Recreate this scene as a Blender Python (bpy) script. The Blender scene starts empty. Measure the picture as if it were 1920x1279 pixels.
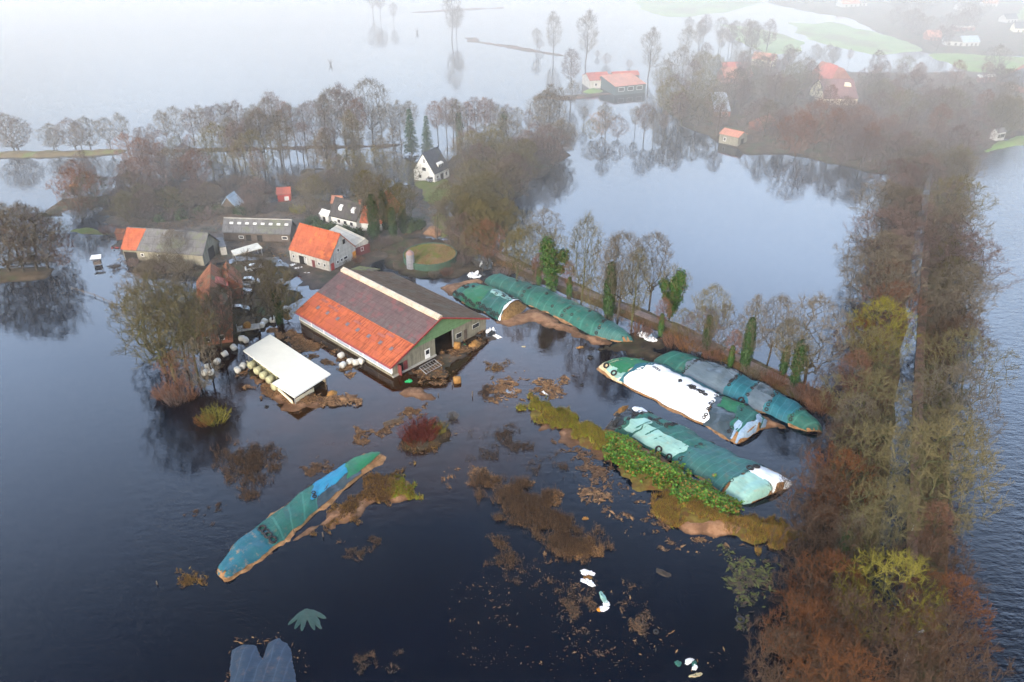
# Flooded farm seen from the air on a misty winter day
import bpy, math, random
import numpy as np
from mathutils import Vector, Matrix, noise as mnoise
R = math.radians
scene = bpy.context.scene
COL = scene.collection

# ------------------------------------------------------------------ camera
CAM_H, FPX, CX, CY = 80.0, 1493.0, 960.0, 639.5
PITCH = R(30.8)
CP, SP = math.cos(PITCH), math.sin(PITCH)
cam = bpy.data.cameras.new('camera')
cam.sensor_width = 36.0
cam.lens = FPX / 1920.0 * 36.0
cam.clip_start = 0.5
cam.clip_end = 6000
camo = bpy.data.objects.new('camera', cam)
camo.location = (0, 0, CAM_H)
camo.rotation_euler = (math.pi / 2 - PITCH, 0, 0)
COL.objects.link(camo)
scene.camera = camo

def G(px, py, z=0.0):
    """point of the place at height z that the survey photo shows at px, py"""
    u = (px - CX) / FPX
    v = -(py - CY) / FPX
    d = (u, CP + v * SP, -SP + v * CP)
    t = (z - CAM_H) / d[2]
    return Vector((d[0] * t, d[1] * t, z))

def proj(p):
    x, y, z = p[0], p[1], p[2] - CAM_H
    w = y * CP - z * SP
    return CX + FPX * x / w, CY - FPX * (y * SP + z * CP) / w

def height_for(px, py_base, py_top, z0=0.0):
    """height of an upright thing standing at px, py_base whose top shows at row py_top"""
    b = G(px, py_base, z0)
    lo, hi = 0.0, 60.0
    for _ in range(40):
        m = (lo + hi) / 2
        if proj((b.x, b.y, z0 + m))[1] > py_top: lo = m
        else: hi = m
    return lo

# ------------------------------------------------------------------ tags and tree of objects
def tag(o, label=None, cat=None, group=None, kind=None):
    if label: o['label'] = label
    if cat: o['category'] = cat
    if group: o['group'] = group
    if kind: o['kind'] = kind
    return o

def thing(name, label, cat, loc=(0, 0, 0), rz=0.0, group=None):
    o = bpy.data.objects.new(name, None)
    o.empty_display_size = 0.5
    COL.objects.link(o)
    o.location = loc
    o.rotation_euler = (0, 0, rz)
    return tag(o, label, cat, group)

def copy_tree(o, parent=None):
    c = o.copy()
    COL.objects.link(c)
    if parent: c.parent = parent
    for ch in KIDS.get(o.name, []):
        copy_tree(ch, c)
    return c
KIDS = {}

# ------------------------------------------------------------------ mesh builder
class MB:
    def __init__(s):
        s.v = []; s.f = []; s.m = []
    def add(s, vs, fs, mi=0):
        n = len(s.v)
        s.v.extend([tuple(p) for p in vs])
        for f in fs:
            s.f.append(tuple(i + n for i in f)); s.m.append(mi)
    def poly(s, pts, mi=0):
        s.add(pts, [tuple(range(len(pts)))], mi)
    def box(s, x0, x1, y0, y1, z0, z1, mi=0):
        s.add([(x0,y0,z0),(x1,y0,z0),(x1,y1,z0),(x0,y1,z0),(x0,y0,z1),(x1,y0,z1),(x1,y1,z1),(x0,y1,z1)],
              [(3,2,1,0),(4,5,6,7),(0,1,5,4),(1,2,6,5),(2,3,7,6),(3,0,4,7)], mi)
    def hexa(s, b, t, mi=0):
        """solid from a bottom ring b and a top ring t of equal length"""
        n = len(b)
        s.add(list(b) + list(t), [tuple(range(n))[::-1], tuple(range(n, 2*n))] +
              [(i, (i+1) % n, n + (i+1) % n, n + i) for i in range(n)], mi)
    def tube(s, p, q, r0, r1, n=6, mi=0, cap=True):
        p = Vector(p); q = Vector(q); d = q - p
        if d.length < 1e-6: return
        d.normalize()
        a = d.orthogonal().normalized(); b = d.cross(a)
        ring = [(math.cos(2*math.pi*k/n), math.sin(2*math.pi*k/n)) for k in range(n)]
        vs = [p + (a*c + b*e) * r0 for c, e in ring] + [q + (a*c + b*e) * r1 for c, e in ring]
        fs = [(k, (k+1) % n, n + (k+1) % n, n + k) for k in range(n)]
        if cap: fs += [tuple(range(n))[::-1], tuple(range(n, 2*n))]
        s.add(vs, fs, mi)
    def path(s, pts, rads, n=5, mi=0):
        """tapered tube through points, one surface"""
        pts = [Vector(p) for p in pts]
        vs = []; L = len(pts)
        ref = None
        for i, p in enumerate(pts):
            d = (pts[min(i+1, L-1)] - pts[max(i-1, 0)])
            if d.length < 1e-9: d = Vector((0, 0, 1))
            d.normalize()
            if ref is None: ref = d.orthogonal()
            a = (ref - d * ref.dot(d))
            if a.length < 1e-6: a = d.orthogonal()
            a.normalize(); ref = a
            b = d.cross(a)
            for k in range(n):
                t = 2*math.pi*k/n
                vs.append(p + (a*math.cos(t) + b*math.sin(t)) * rads[i])
        fs = []
        for i in range(L-1):
            for k in range(n):
                k2 = (k+1) % n
                fs.append((i*n+k, i*n+k2, (i+1)*n+k2, (i+1)*n+k))
        s.add(vs, fs, mi)
    def spike(s, p, q, r, mi=0):
        p = Vector(p); q = Vector(q); d = q - p
        a = d.orthogonal().normalized(); b = d.cross(a).normalized()
        s.add([p + a*r, p + (b*0.866 - a*0.5)*r, p + (-b*0.866 - a*0.5)*r, q],
              [(0,1,3),(1,2,3),(2,0,3)], mi)
    def leaf(s, p, n, size, rng, mi=0, stretch=1.3):
        n = Vector(n)
        if n.length < 1e-6: n = Vector((0, 0, 1))
        n.normalize()
        a = n.orthogonal().normalized(); b = n.cross(a)
        t = rng.random() * 6.283
        e = (a*math.cos(t) + b*math.sin(t)) * size * 0.5 * stretch
        g = (b*math.cos(t) - a*math.sin(t)) * size * 0.5
        p = Vector(p)
        s.add([p - e, p + g + n*size*0.1, p + e, p - g + n*size*0.1], [(0,1,2),(0,2,3)], mi)
    def lathe(s, prof, n=16, c=(0,0), mi=0):
        vs = []
        for r, z in prof:
            for k in range(n):
                t = 2*math.pi*k/n
                vs.append((c[0] + r*math.cos(t), c[1] + r*math.sin(t), z))
        fs = []
        for i in range(len(prof)-1):
            for k in range(n):
                k2 = (k+1) % n
                fs.append((i*n+k, i*n+k2, (i+1)*n+k2, (i+1)*n+k))
        s.add(vs, fs, mi)
    def build(s, name, mats, parent=None, smooth=False):
        me = bpy.data.meshes.new(name)
        me.from_pydata(s.v, [], s.f)
        if not isinstance(mats, (list, tuple)): mats = [mats]
        for m in mats: me.materials.append(m)
        if len(mats) > 1:
            me.polygons.foreach_set('material_index', s.m)
        if smooth:
            me.polygons.foreach_set('use_smooth', [True] * len(me.polygons))
        me.update()
        return link(me, name, parent)

def link(me, name, parent=None):
    o = bpy.data.objects.new(name, me)
    COL.objects.link(o)
    if parent:
        o.parent = parent
        KIDS.setdefault(parent.name, []).append(o)
    return o

# ------------------------------------------------------------------ materials
class NT:
    def __init__(s, name):
        s.mat = bpy.data.materials.new(name)
        s.mat.use_nodes = True
        s.t = s.mat.node_tree
        s.p = s.t.nodes['Principled BSDF']
        s.tc = s.t.nodes.new('ShaderNodeTexCoord')
    def n(s, typ, **kw):
        o = s.t.nodes.new(typ)
        for k, v in kw.items():
            if k in o.inputs: o.inputs[k].default_value = v
            else: setattr(o, k, v)
        return o
    def l(s, a, b): s.t.links.new(a, b)
    def noise(s, scale, detail=4.0, rough=0.55, vec=None, dist=0.0):
        o = s.n('ShaderNodeTexNoise')
        o.inputs['Scale'].default_value = scale
        o.inputs['Detail'].default_value = detail
        o.inputs['Roughness'].default_value = rough
        o.inputs['Distortion'].default_value = dist
        s.l(vec or s.tc.outputs['Object'], o.inputs['Vector'])
        return o.outputs['Fac']
    def mapping(s, scale=(1,1,1), rot=(0,0,0), src='Object'):
        o = s.n('ShaderNodeMapping')
        o.inputs['Scale'].default_value = scale
        o.inputs['Rotation'].default_value = rot
        s.l(s.tc.outputs[src], o.inputs['Vector'])
        return o.outputs['Vector']
    def ramp(s, fac, stops):
        o = s.n('ShaderNodeValToRGB')
        e = o.color_ramp.elements
        while len(e) < len(stops): e.new(0.5)
        for i, (p, c) in enumerate(stops):
            e[i].position = p
            e[i].color = (c[0], c[1], c[2], 1) if len(c) == 3 else c
        s.l(fac, o.inputs['Fac'])
        return o.outputs['Color']
    def mix(s, fac, a, b, blend='MIX'):
        o = s.n('ShaderNodeMix', data_type='RGBA', blend_type=blend)
        if isinstance(fac, (int, float)): o.inputs[0].default_value = fac
        else: s.l(fac, o.inputs[0])
        for i, c in ((6, a), (7, b)):
            if isinstance(c, (tuple, list)): o.inputs[i].default_value = (c[0], c[1], c[2], 1)
            else: s.l(c, o.inputs[i])
        return o.outputs[2]
    def math(s, op, a, b=None, clamp=False):
        o = s.n('ShaderNodeMath', operation=op, use_clamp=clamp)
        for i, c in ((0, a), (1, b)):
            if c is None: continue
            if isinstance(c, (int, float)): o.inputs[i].default_value = c
            else: s.l(c, o.inputs[i])
        return o.outputs[0]
    def bump(s, h, strength=0.3, dist=0.05):
        o = s.n('ShaderNodeBump')
        o.inputs['Strength'].default_value = strength
        o.inputs['Distance'].default_value = dist
        s.l(h, o.inputs['Height'])
        s.l(o.outputs['Normal'], s.p.inputs['Normal'])
    def base(s, c):
        if isinstance(c, (tuple, list)): s.p.inputs['Base Color'].default_value = (c[0], c[1], c[2], 1)
        else: s.l(c, s.p.inputs['Base Color'])
    def done(s, rough=0.8, spec=0.3):
        s.p.inputs['Roughness'].default_value = rough
        s.p.inputs['Specular IOR Level'].default_value = spec
        return s.mat

def m_noise(name, c1, c2, scale=1.5, rough=0.85, spec=0.2, c3=None, bump=0.0, detail=5, lo=0.35, hi=0.65, wet=False):
    t = NT(name)
    f = t.noise(scale, detail, 0.6)
    st = [(lo, c1), (hi, c2)]
    col = t.ramp(f, st)
    if c3:
        f2 = t.noise(scale * 0.37 + 0.013, 4, 0.65)
        o = t.ramp(f2, [(0.5, (0,0,0)), (0.62, (1,1,1))])
        col = t.mix(o, col, c3)
    if wet:     # ground soaked dark where it meets the water
        sx = t.n('ShaderNodeSeparateXYZ'); t.l(t.tc.outputs['Object'], sx.inputs[0])
        h = t.math('ADD', sx.outputs[2], t.math('MULTIPLY', t.math('SUBTRACT', f, 0.5), 0.25))
        col = t.mix(t.ramp(h, [(0.0, (1,1,1)), (0.24, (0,0,0))]), col, tuple(x * 0.42 for x in c1))
    t.base(col)
    if bump: t.bump(f, bump, 0.1)
    return t.done(rough, spec)

def m_island(name, cols, rough=0.8, spec=0.15):
    """each loose piece of a mesh takes its own tint"""
    t = NT(name)
    g = t.n('ShaderNodeNewGeometry')
    n = len(cols)
    t.base(t.ramp(g.outputs['Random Per Island'], [(i / max(1, n-1), c) for i, c in enumerate(cols)]))
    return t.done(rough, spec)

def m_roof(name, c1, c2, pitch_x=0.3, row=1.2, c3=None, rough=0.75, stain=0.25, bump=0.5, spec=0.25):
    """roofing in rows: ribs along local y, lap joints along local x, weathering"""
    t = NT(name)
    f = t.noise(0.9, 6, 0.65)
    col = t.ramp(f, [(0.3, c1), (0.7, c2)])
    st = t.noise(1.0, 5, 0.6, t.mapping((3.0, 0.35, 0.6)))
    col = t.mix(t.math('MULTIPLY', t.ramp(st, [(0.46, (0,0,0)), (0.68, (1,1,1))]), min(1, stain * 1.7)), col, tuple(x * 0.38 + 0.006 for x in c1))
    big = t.noise(0.16, 3, 0.5)
    col = t.mix(t.math('MULTIPLY', t.ramp(big, [(0.42, (0,0,0)), (0.66, (1,1,1))]), 0.30), col, tuple(x * 0.55 + 0.01 for x in c1))
    if c3:
        col = t.mix(t.ramp(t.noise(0.35, 5, 0.7), [(0.52, (0,0,0)), (0.6, (1,1,1))]), col, c3)
    sx = t.n('ShaderNodeSeparateXYZ'); t.l(t.tc.outputs['Object'], sx.inputs[0])
    wx = t.math('SINE', t.math('MULTIPLY', sx.outputs[0], 2 * math.pi / pitch_x))
    fy = t.math('FRACT', t.math('MULTIPLY', sx.outputs[1], 1.0 / row))
    lap = t.math('LESS_THAN', fy, 0.10)
    col = t.mix(t.math('MULTIPLY', lap, 0.35), col, tuple(x * 0.5 for x in c1))
    t.base(col)
    t.bump(t.math('ADD', t.math('MULTIPLY', wx, 0.5), t.math('MULTIPLY', fy, 0.6)), bump, 0.05)
    return t.done(rough, spec)

def m_wall(name, c1, c2, course=0.3, rough=0.9, stain=0.3):
    t = NT(name)
    f = t.noise(0.8, 6, 0.65)
    col = t.ramp(f, [(0.3, c1), (0.7, c2)])
    sx = t.n('ShaderNodeSeparateXYZ'); t.l(t.tc.outputs['Object'], sx.inputs[0])
    fz = t.math('FRACT', t.math('MULTIPLY', sx.outputs[2], 1.0 / course))
    col = t.mix(t.math('MULTIPLY', t.math('LESS_THAN', fz, 0.12), 0.3), col, tuple(x * 0.5 for x in c1))
    st = t.noise(1.0, 5, 0.6, t.mapping((2.2, 2.2, 0.25)))
    col = t.mix(t.math('MULTIPLY', t.ramp(st, [(0.45, (0,0,0)), (0.75, (1,1,1))]), stain), col, (0.06, 0.06, 0.04))
    t.base(col)
    return t.done(rough, 0.2)

def m_plain(name, c, rough=0.6, spec=0.3, metal=0.0, var=0.25, scale=2.0):
    t = NT(name)
    f = t.noise(scale, 5, 0.6)
    t.base(t.ramp(f, [(0.3, tuple(x * (1 - var) for x in c)), (0.7, tuple(min(1, x * (1 + var * 0.4)) for x in c))]))
    t.p.inputs['Metallic'].default_value = metal
    return t.done(rough, spec)

def m_sheet(name, c1, c2, dirt=(0.16, 0.09, 0.04), dirt_amt=0.35, rough=0.6, lines=0.0, wr=0.5, spec=0.3, src='UV'):
    """plastic sheeting or woven netting laid over a heap: patchy dirt, wrinkles, seams across"""
    t = NT(name)
    f = t.noise(0.55, 6, 0.62)
    col = t.ramp(f, [(0.3, c1), (0.7, c2)])
    f2 = t.noise(1.0, 5, 0.65, t.mapping((0.5, 3.2, 1.0)))
    col = t.mix(t.math('MULTIPLY', t.ramp(f2, [(0.48, (0,0,0)), (0.72, (1,1,1))]), 0.45), col, tuple(x * 0.55 for x in c1))
    d = t.noise(0.9, 7, 0.72)
    g = t.noise(0.28, 4, 0.6)
    col = t.mix(t.math('MULTIPLY', t.ramp(g, [(0.45, (0,0,0)), (0.65, (1,1,1))]), 0.4 if dirt_amt > 0.11 else 0.08), col, tuple(x * 0.5 + 0.01 for x in c1))
    col = t.mix(t.math('MULTIPLY', t.ramp(d, [(0.55, (0,0,0)), (0.66, (1,1,1))]), dirt_amt), col, dirt)
    w = t.noise(1.0, 5, 0.7, t.mapping((1.1, 3.5, 2.0)))
    h = w
    if lines:
        # seams of the strips it is sewn from
        sx = t.n('ShaderNodeSeparateXYZ'); t.l(t.tc.outputs[src], sx.inputs[0])
        wob = t.math('ADD', sx.outputs[0], t.math('MULTIPLY', t.noise(0.5, 2), 0.5))
        fr = t.math('FRACT', t.math('MULTIPLY', wob, 1.0 / lines))
        ln = t.math('LESS_THAN', fr, 0.13)
        col = t.mix(t.math('MULTIPLY', ln, 0.3), col, tuple(min(1, x * 1.5 + 0.03) for x in c2))
        h = t.math('ADD', w, t.math('MULTIPLY', fr, 0.35))
    t.base(col)
    t.bump(h, wr, 0.12)
    return t.done(rough, spec)
# ------------------------------------------------------------------ light, sky, air
scene.view_settings.view_transform = 'Standard'
scene.view_settings.look = 'None'
scene.view_settings.gamma = 1.0
scene.view_settings.exposure = EXPOSURE = 2.33
scene.view_settings.use_curve_mapping = False
SUN_EL, SUN_AZ = R(24), R(205)          # azimuth clockwise from +Y
w = bpy.data.worlds.new("World"); scene.world = w
w.use_nodes = True
nt = w.node_tree
bg = nt.nodes['Background']
sky = nt.nodes.new('ShaderNodeTexSky')
sky.sky_type = 'NISHITA'
sky.sun_disc = False
sky.sun_elevation = SUN_EL
sky.sun_rotation = SUN_AZ
sky.air_density = 1.0
sky.dust_density = 4.0
sky.ozone_density = 1.5
# unseen sky band added for the water reflections: bright low ahead, dark overhead
tcw = nt.nodes.new('ShaderNodeTexCoord')
sep = nt.nodes.new('ShaderNodeSeparateXYZ'); nt.links.new(tcw.outputs['Generated'], sep.inputs[0])
rp = nt.nodes.new('ShaderNodeValToRGB'); e = rp.color_ramp.elements
SKY_BAND = [(0.0, 0.58), (0.16, 0.74), (0.32, 2.3), (0.44, 2.9), (0.54, 2.9), (0.63, 2.0), (0.70, 0.75), (0.78, 0.16), (1.0, 0.10)]
while len(e) < len(SKY_BAND): e.new(0.5)
for i, (p_, v_) in enumerate(SKY_BAND): e[i].position = p_; e[i].color = (v_ / 3, v_ / 3, v_ / 3, 1)
rp.color_ramp.interpolation = 'B_SPLINE'
cn = nt.nodes.new('ShaderNodeTexNoise'); cn.inputs['Scale'].default_value = 2.2; cn.inputs['Detail'].default_value = 4
nt.links.new(tcw.outputs['Generated'], cn.inputs['Vector'])
def wm(op, a, b, clamp=False):
    o = nt.nodes.new('ShaderNodeMath'); o.operation = op; o.use_clamp = clamp
    for i, c in ((0, a), (1, b)):
        if isinstance(c, (int, float)): o.inputs[i].default_value = c
        else: nt.links.new(c, o.inputs[i])
    return o.outputs[0]
zz = wm('ADD', sep.outputs[2], wm('MULTIPLY', wm('SUBTRACT', cn.outputs['Fac'], 0.5), 0.16))
nt.links.new(zz, rp.inputs['Fac'])
ahead = wm('ADD', wm('MULTIPLY', sep.outputs[1], 1.2), 0.35, True)
north = wm('MULTIPLY', rp.outputs['Color'], 3.0)
fac = wm('ADD', wm('MULTIPLY', north, ahead), wm('MULTIPLY', wm('SUBTRACT', 1.0, ahead), 0.42))
fac = wm('MULTIPLY', fac, wm('ADD', 0.85, wm('MULTIPLY', cn.outputs['Fac'], 0.3)))
vm = nt.nodes.new('ShaderNodeVectorMath'); vm.operation = 'SCALE'
nt.links.new(sky.outputs['Color'], vm.inputs[0]); nt.links.new(fac, vm.inputs['Scale'])
hs = nt.nodes.new('ShaderNodeHueSaturation'); hs.inputs['Saturation'].default_value = 0.78
nt.links.new(vm.outputs[0], hs.inputs['Color']); nt.links.new(hs.outputs['Color'], bg.inputs['Color'])
bg.inputs['Strength'].default_value = 0.15
sun = bpy.data.lights.new('sun', 'SUN')
sun.energy = 0.45
sun.angle = R(14)
sun.color = (1.0, 0.95, 0.88)
suno = bpy.data.objects.new('sun', sun)
d = Vector((math.sin(SUN_AZ) * math.cos(SUN_EL), math.cos(SUN_AZ) * math.cos(SUN_EL), math.sin(SUN_EL)))
suno.rotation_euler = (-d).to_track_quat('-Z', 'Y').to_euler()
suno.location = d * 300
COL.objects.link(suno)

HAZE_DENSITY = 0.00006
mb = MB(); mb.box(-1500, 1500, -300, 2200, -4.0, 86.0)
hm = bpy.data.materials.new('mist'); hm.use_nodes = True
hn = hm.node_tree; hn.nodes.remove(hn.nodes['Principled BSDF'])
pv = hn.nodes.new('ShaderNodeVolumePrincipled')
pv.inputs['Color'].default_value = (1.0, 0.99, 0.965, 1)
pv.inputs['Density'].default_value = HAZE_DENSITY
pv.inputs['Anisotropy'].default_value = 0.0
hn.links.new(pv.outputs['Volume'], hn.nodes['Material Output'].inputs['Volume'])
hz = mb.build('haze', hm)
tag(hz, 'pale winter mist lying over the whole flooded valley', 'haze', kind='stuff')
# the fog bank that lies over the far lake and the village
FOG_DENSITY = 0.0033
mb = MB()
Y = [120, 205, 300, 430]; Zt = [0.4, 17, 38, 60]
lo_ = [(-1300, Y[0], -3), (1300, Y[0], -3)]; vs = []
nx_ = 40
for j in range(4):
    for i in range(nx_ + 1):
        x_ = -1300 + 2600 * i / nx_
        wob = mnoise.noise(Vector((x_ * 0.006, j * 1.7, 2.0)))
        vs.append((x_, Y[j] + wob * (28 + 12 * j), Zt[j] * (1 + 0.12 * wob)))
for i in range(nx_ + 1): vs.append((-1300 + 2600 * i / nx_, 2100, 64))
for i in range(nx_ + 1): vs.append((-1300 + 2600 * i / nx_, 2100, -3))
for i in range(nx_ + 1): vs.append((vs[i][0], vs[i][1], -3))
fs = []; N = nx_ + 1
rows = 7
for j in range(rows):
    k = (j + 1) % rows
    for i in range(nx_): fs.append((j*N+i, j*N+i+1, k*N+i+1, k*N+i))
fs.append(tuple(j*N for j in range(rows))[::-1]); fs.append(tuple(j*N + nx_ for j in range(rows)))
mb.add(vs, fs)
fm = hm.copy(); fm.name = 'fog'
fm.node_tree.nodes['Principled Volume'].inputs['Density'].default_value = FOG_DENSITY
tag(mb.build('fog_bank', fm), 'low white fog bank drifting over the far lake and village', 'fog', kind='stuff')
scene.cycles.volume_bounces = 1
scene.cycles.max_bounces = 6
scene.cycles.transparent_max_bounces = 8
scene.cycles.use_denoising = True
scene.cycles.denoising_prefilter = 'FAST'

# ------------------------------------------------------------------ water
def water_mat():
    t = NT('flood_water')
    # silt: brown where the farmyard is shallow, dark elsewhere
    f = t.noise(0.035, 5, 0.6)
    deep = t.ramp(f, [(0.35, (0.0006, 0.0026, 0.0085)), (0.7, (0.0016, 0.0028, 0.0062))])
    silt = t.noise(0.12, 6, 0.65)
    siltc = t.ramp(silt, [(0.35, (0.030, 0.012, 0.004)), (0.7, (0.012, 0.007, 0.004))])
    yard = G(760, 690)
    sub = t.n('ShaderNodeVectorMath', operation='DISTANCE')
    t.l(t.tc.outputs['Object'], sub.inputs[0]); sub.inputs[1].default_value = (yard.x, yard.y, 0)
    near = t.math('SUBTRACT', 1.0, t.math('DIVIDE', sub.outputs['Value'], 42.0), True)
    near = t.math('MULTIPLY', near, 2.2, True)
    t.base(t.mix(near, deep, siltc))
    # wind ripples, stronger east of the avenue
    sx = t.n('ShaderNodeSeparateXYZ'); t.l(t.tc.outputs['Object'], sx.inputs[0])
    a, b = G(1740, 1279), G(1780, 330)
    k = (b.x - a.x) / (b.y - a.y)
    side = t.math('SUBTRACT', sx.outputs[0], t.math('ADD', t.math('MULTIPLY', sx.outputs[1], k), a.x - k * a.y))
    east = t.math('MULTIPLY', side, 1 / 14.0, True)
    pat = t.ramp(t.noise(0.03, 3, 0.6), [(0.4, (0,0,0)), (0.62, (1,1,1))])
    r1 = t.noise(0.75, 3, 0.55, t.mapping((0.55, 1.25, 1.0), (0, 0, R(-22))))
    r2 = t.noise(2.3, 3, 0.6, t.mapping((0.7, 1.2, 1.0), (0, 0, R(-10))))
    amp = t.math('ADD', t.math('MULTIPLY', east, 0.55), t.math('ADD', 0.05, t.math('MULTIPLY', pat, 0.07)))
    h = t.math('MULTIPLY', t.math('ADD', r1, t.math('MULTIPLY', r2, 0.35)), amp)
    t.bump(h, 1.0, 0.20)
    t.p.inputs['IOR'].default_value = 1.34
    return t.done(0.035, 0.5)
M_WATER = water_mat()
mb = MB(); mb.poly([(-1400, -200, 0), (1400, -200, 0), (1400, 2000, 0), (-1400, 2000, 0)])
tag(mb.build('flood_water', M_WATER), 'dark flood water reaching from the farm to the horizon', 'water', kind='structure')

# ------------------------------------------------------------------ land that stands out of the flood
def poly_dist(x, y, P):
    """signed distance to polygon, positive inside"""
    ins = False; best = 1e18
    n = len(P); j = n - 1
    for i in range(n):
        xi, yi = P[i]; xj, yj = P[j]
        if (yi > y) != (yj > y) and x < (xj - xi) * (y - yi) / (yj - yi) + xi: ins = not ins
        dx, dy = xj - xi, yj - yi
        L = dx*dx + dy*dy
        t = 0 if L == 0 else max(0, min(1, ((x - xi)*dx + (y - yi)*dy) / L))
        ex, ey = x - xi - t*dx, y - yi - t*dy
        d = ex*ex + ey*ey
        if d < best: best = d
        j = i
    best = math.sqrt(best)
    return best if ins else -best

def land_z(x, y, P, h, amp, ns, edge, seed, rag=0.55):
    d = poly_dist(x, y, P)
    n = mnoise.fractal(Vector((x * ns, y * ns, seed * 7.3)), 0.9, 2.0, 4)
    n2 = mnoise.noise(Vector((x * ns * 4, y * ns * 4, seed * 3.1)))
    e = max(-1.5, min(1.0, (d + n * edge * 1.3 * rag) / edge))
    n3 = mnoise.noise(Vector((x * 1.1, y * 1.1, seed * 1.7)))
    return e * h + n * amp + n2 * amp * 0.35 + n3 * min(0.10, amp * 0.6)

def land(name, px, h, mat, cell=1.5, amp=0.15, ns=0.08, edge=3.0, seed=1, smooth=True):
    P = [(G(x, y).x, G(x, y).y) for x, y in px]
    x0 = min(p[0] for p in P) - edge; x1 = max(p[0] for p in P) + edge
    y0 = min(p[1] for p in P) - edge; y1 = max(p[1] for p in P) + edge
    nx = int((x1 - x0) / cell) + 2; ny = int((y1 - y0) / cell) + 2
    idx = {}; mb = MB(); zz = {}
    for j in range(ny):
        for i in range(nx):
            x = x0 + i * cell; y = y0 + j * cell
            zz[i, j] = land_z(x, y, P, h, amp, ns, edge, seed)
    for j in range(ny - 1):
        for i in range(nx - 1):
            q = ((i, j), (i+1, j), (i+1, j+1), (i, j+1))
            if max(zz[c] for c in q) < 0.0: continue
            f = []
            for c in q:
                if c not in idx:
                    idx[c] = len(mb.v)
                    mb.v.append((x0 + c[0]*cell, y0 + c[1]*cell, max(-0.6, zz[c])))
                f.append(idx[c])
            mb.f.append(tuple(f)); mb.m.append(0)
    o = mb.build(name, mat, None, smooth)
    tag(o, kind='structure')
    return P

M_LITTER = m_noise('leaf_litter', (0.050, 0.036, 0.024), (0.10, 0.072, 0.044), 0.5, 0.95, 0.1, (0.052, 0.060, 0.026), 0.6, 7, wet=True)
M_MUD = m_noise('yard_mud', (0.060, 0.045, 0.034), (0.125, 0.090, 0.062), 0.5, 0.7, 0.3, (0.05, 0.05, 0.028), 0.5, 7, wet=True)
M_LAWN = m_noise('lawn', (0.095, 0.125, 0.028), (0.14, 0.16, 0.045), 0.35, 0.95, 0.1, (0.13, 0.11, 0.05), 0.5, 7)
M_MEADOW = m_noise('meadow', (0.11, 0.19, 0.04), (0.16, 0.24, 0.07), 0.08, 0.95, 0.1, (0.14, 0.17, 0.06), 0.2, 6)
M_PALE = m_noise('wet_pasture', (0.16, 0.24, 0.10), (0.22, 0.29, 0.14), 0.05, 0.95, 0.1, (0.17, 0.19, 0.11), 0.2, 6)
M_SAND = m_noise('sand', (0.19, 0.100, 0.055), (0.31, 0.18, 0.105), 0.9, 0.9, 0.15, (0.13, 0.07, 0.04), 0.4, 7, wet=True)
M_DYKE = m_noise('dyke_turf', (0.10, 0.072, 0.03), (0.15, 0.11, 0.04), 0.35, 0.95, 0.1, (0.12, 0.14, 0.035), 0.4, 6, wet=True)
M_DYKE2 = m_noise('dyke_bracken', (0.085, 0.05, 0.035), (0.13, 0.075, 0.05), 0.4, 0.95, 0.1, (0.07, 0.06, 0.03), 0.5, 6, wet=True)
M_TRACK = m_noise('track_gravel', (0.12, 0.085, 0.072), (0.19, 0.14, 0.12), 0.9, 0.9, 0.2, (0.09, 0.065, 0.05), 0.5, 7)
M_VERGE = m_noise('verge_leaves', (0.055, 0.036, 0.02), (0.10, 0.062, 0.03), 0.8, 0.95, 0.1, (0.045, 0.05, 0.02), 0.6, 7)
M_PATH = m_noise('red_path', (0.125, 0.07, 0.047), (0.20, 0.115, 0.078), 0.9, 0.85, 0.2, (0.075, 0.05, 0.03), 0.3, 7)
M_ASPHALT = m_noise('wet_asphalt', (0.035, 0.036, 0.038), (0.06, 0.06, 0.062), 1.2, 0.35, 0.5, (0.075, 0.05, 0.035), 0.2, 7)

# farm islands
land('yard_ground', [(222,492),(300,518),(372,505),(432,485),(500,472),(540,505),(560,522),(600,535),(640,520),(690,482),(738,462),(775,440),(842,446),(862,452),(846,400),(800,352),(720,352),(640,372),(540,372),(430,396),(320,402),(210,408),(205,440)], 0.30, M_MUD, 1.2, 0.22, 0.07, 4, 1)
land('farmhouse_ground', [(352,505),(470,482),(540,512),(552,560),(535,596),(490,618),(452,640),(410,668),(372,650),(352,580)], 0.18, M_LITTER, 1.0, 0.2, 0.09, 3, 2)
land('garden_lawn', [(778,338),(835,335),(850,360),(842,420),(852,446),(800,440),(806,390),(790,362)], 0.55, M_LAWN, 1.2, 0.1, 0.1, 3, 3)
land('grove_ground', [(806,322),(850,296),(905,276),(965,262),(1030,262),(1066,290),(1030,318),(985,342),(960,388),(950,420),(905,452),(868,452),(850,400)], 0.42, M_LITTER, 1.5, 0.22, 0.06, 4, 4)
land('tank_ground', [(700,470),(738,452),(800,438),(868,450),(905,480),(890,505),(850,520),(790,524),(752,518)], 0.25, M_LITTER, 1.0, 0.16, 0.1, 3, 5)
land('thicket_ground', [(140,395),(330,388),(560,365),(700,335),(690,325),(560,345),(430,352),(330,352),(240,372),(130,385)], 0.10, M_LITTER, 1.5, 0.35, 0.06, 4, 6)
land('island_ground', [(-60,500),(60,498),(100,505),(92,524),(30,530),(-60,528)], 0.5, M_LITTER, 1.0, 0.15, 0.1, 2, 7)
land('sheep_bank', [(140,432),(165,428),(240,440),(232,444),(170,440)], 0.25, M_LAWN, 0.8, 0.1, 0.1, 1.5, 8)
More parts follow.
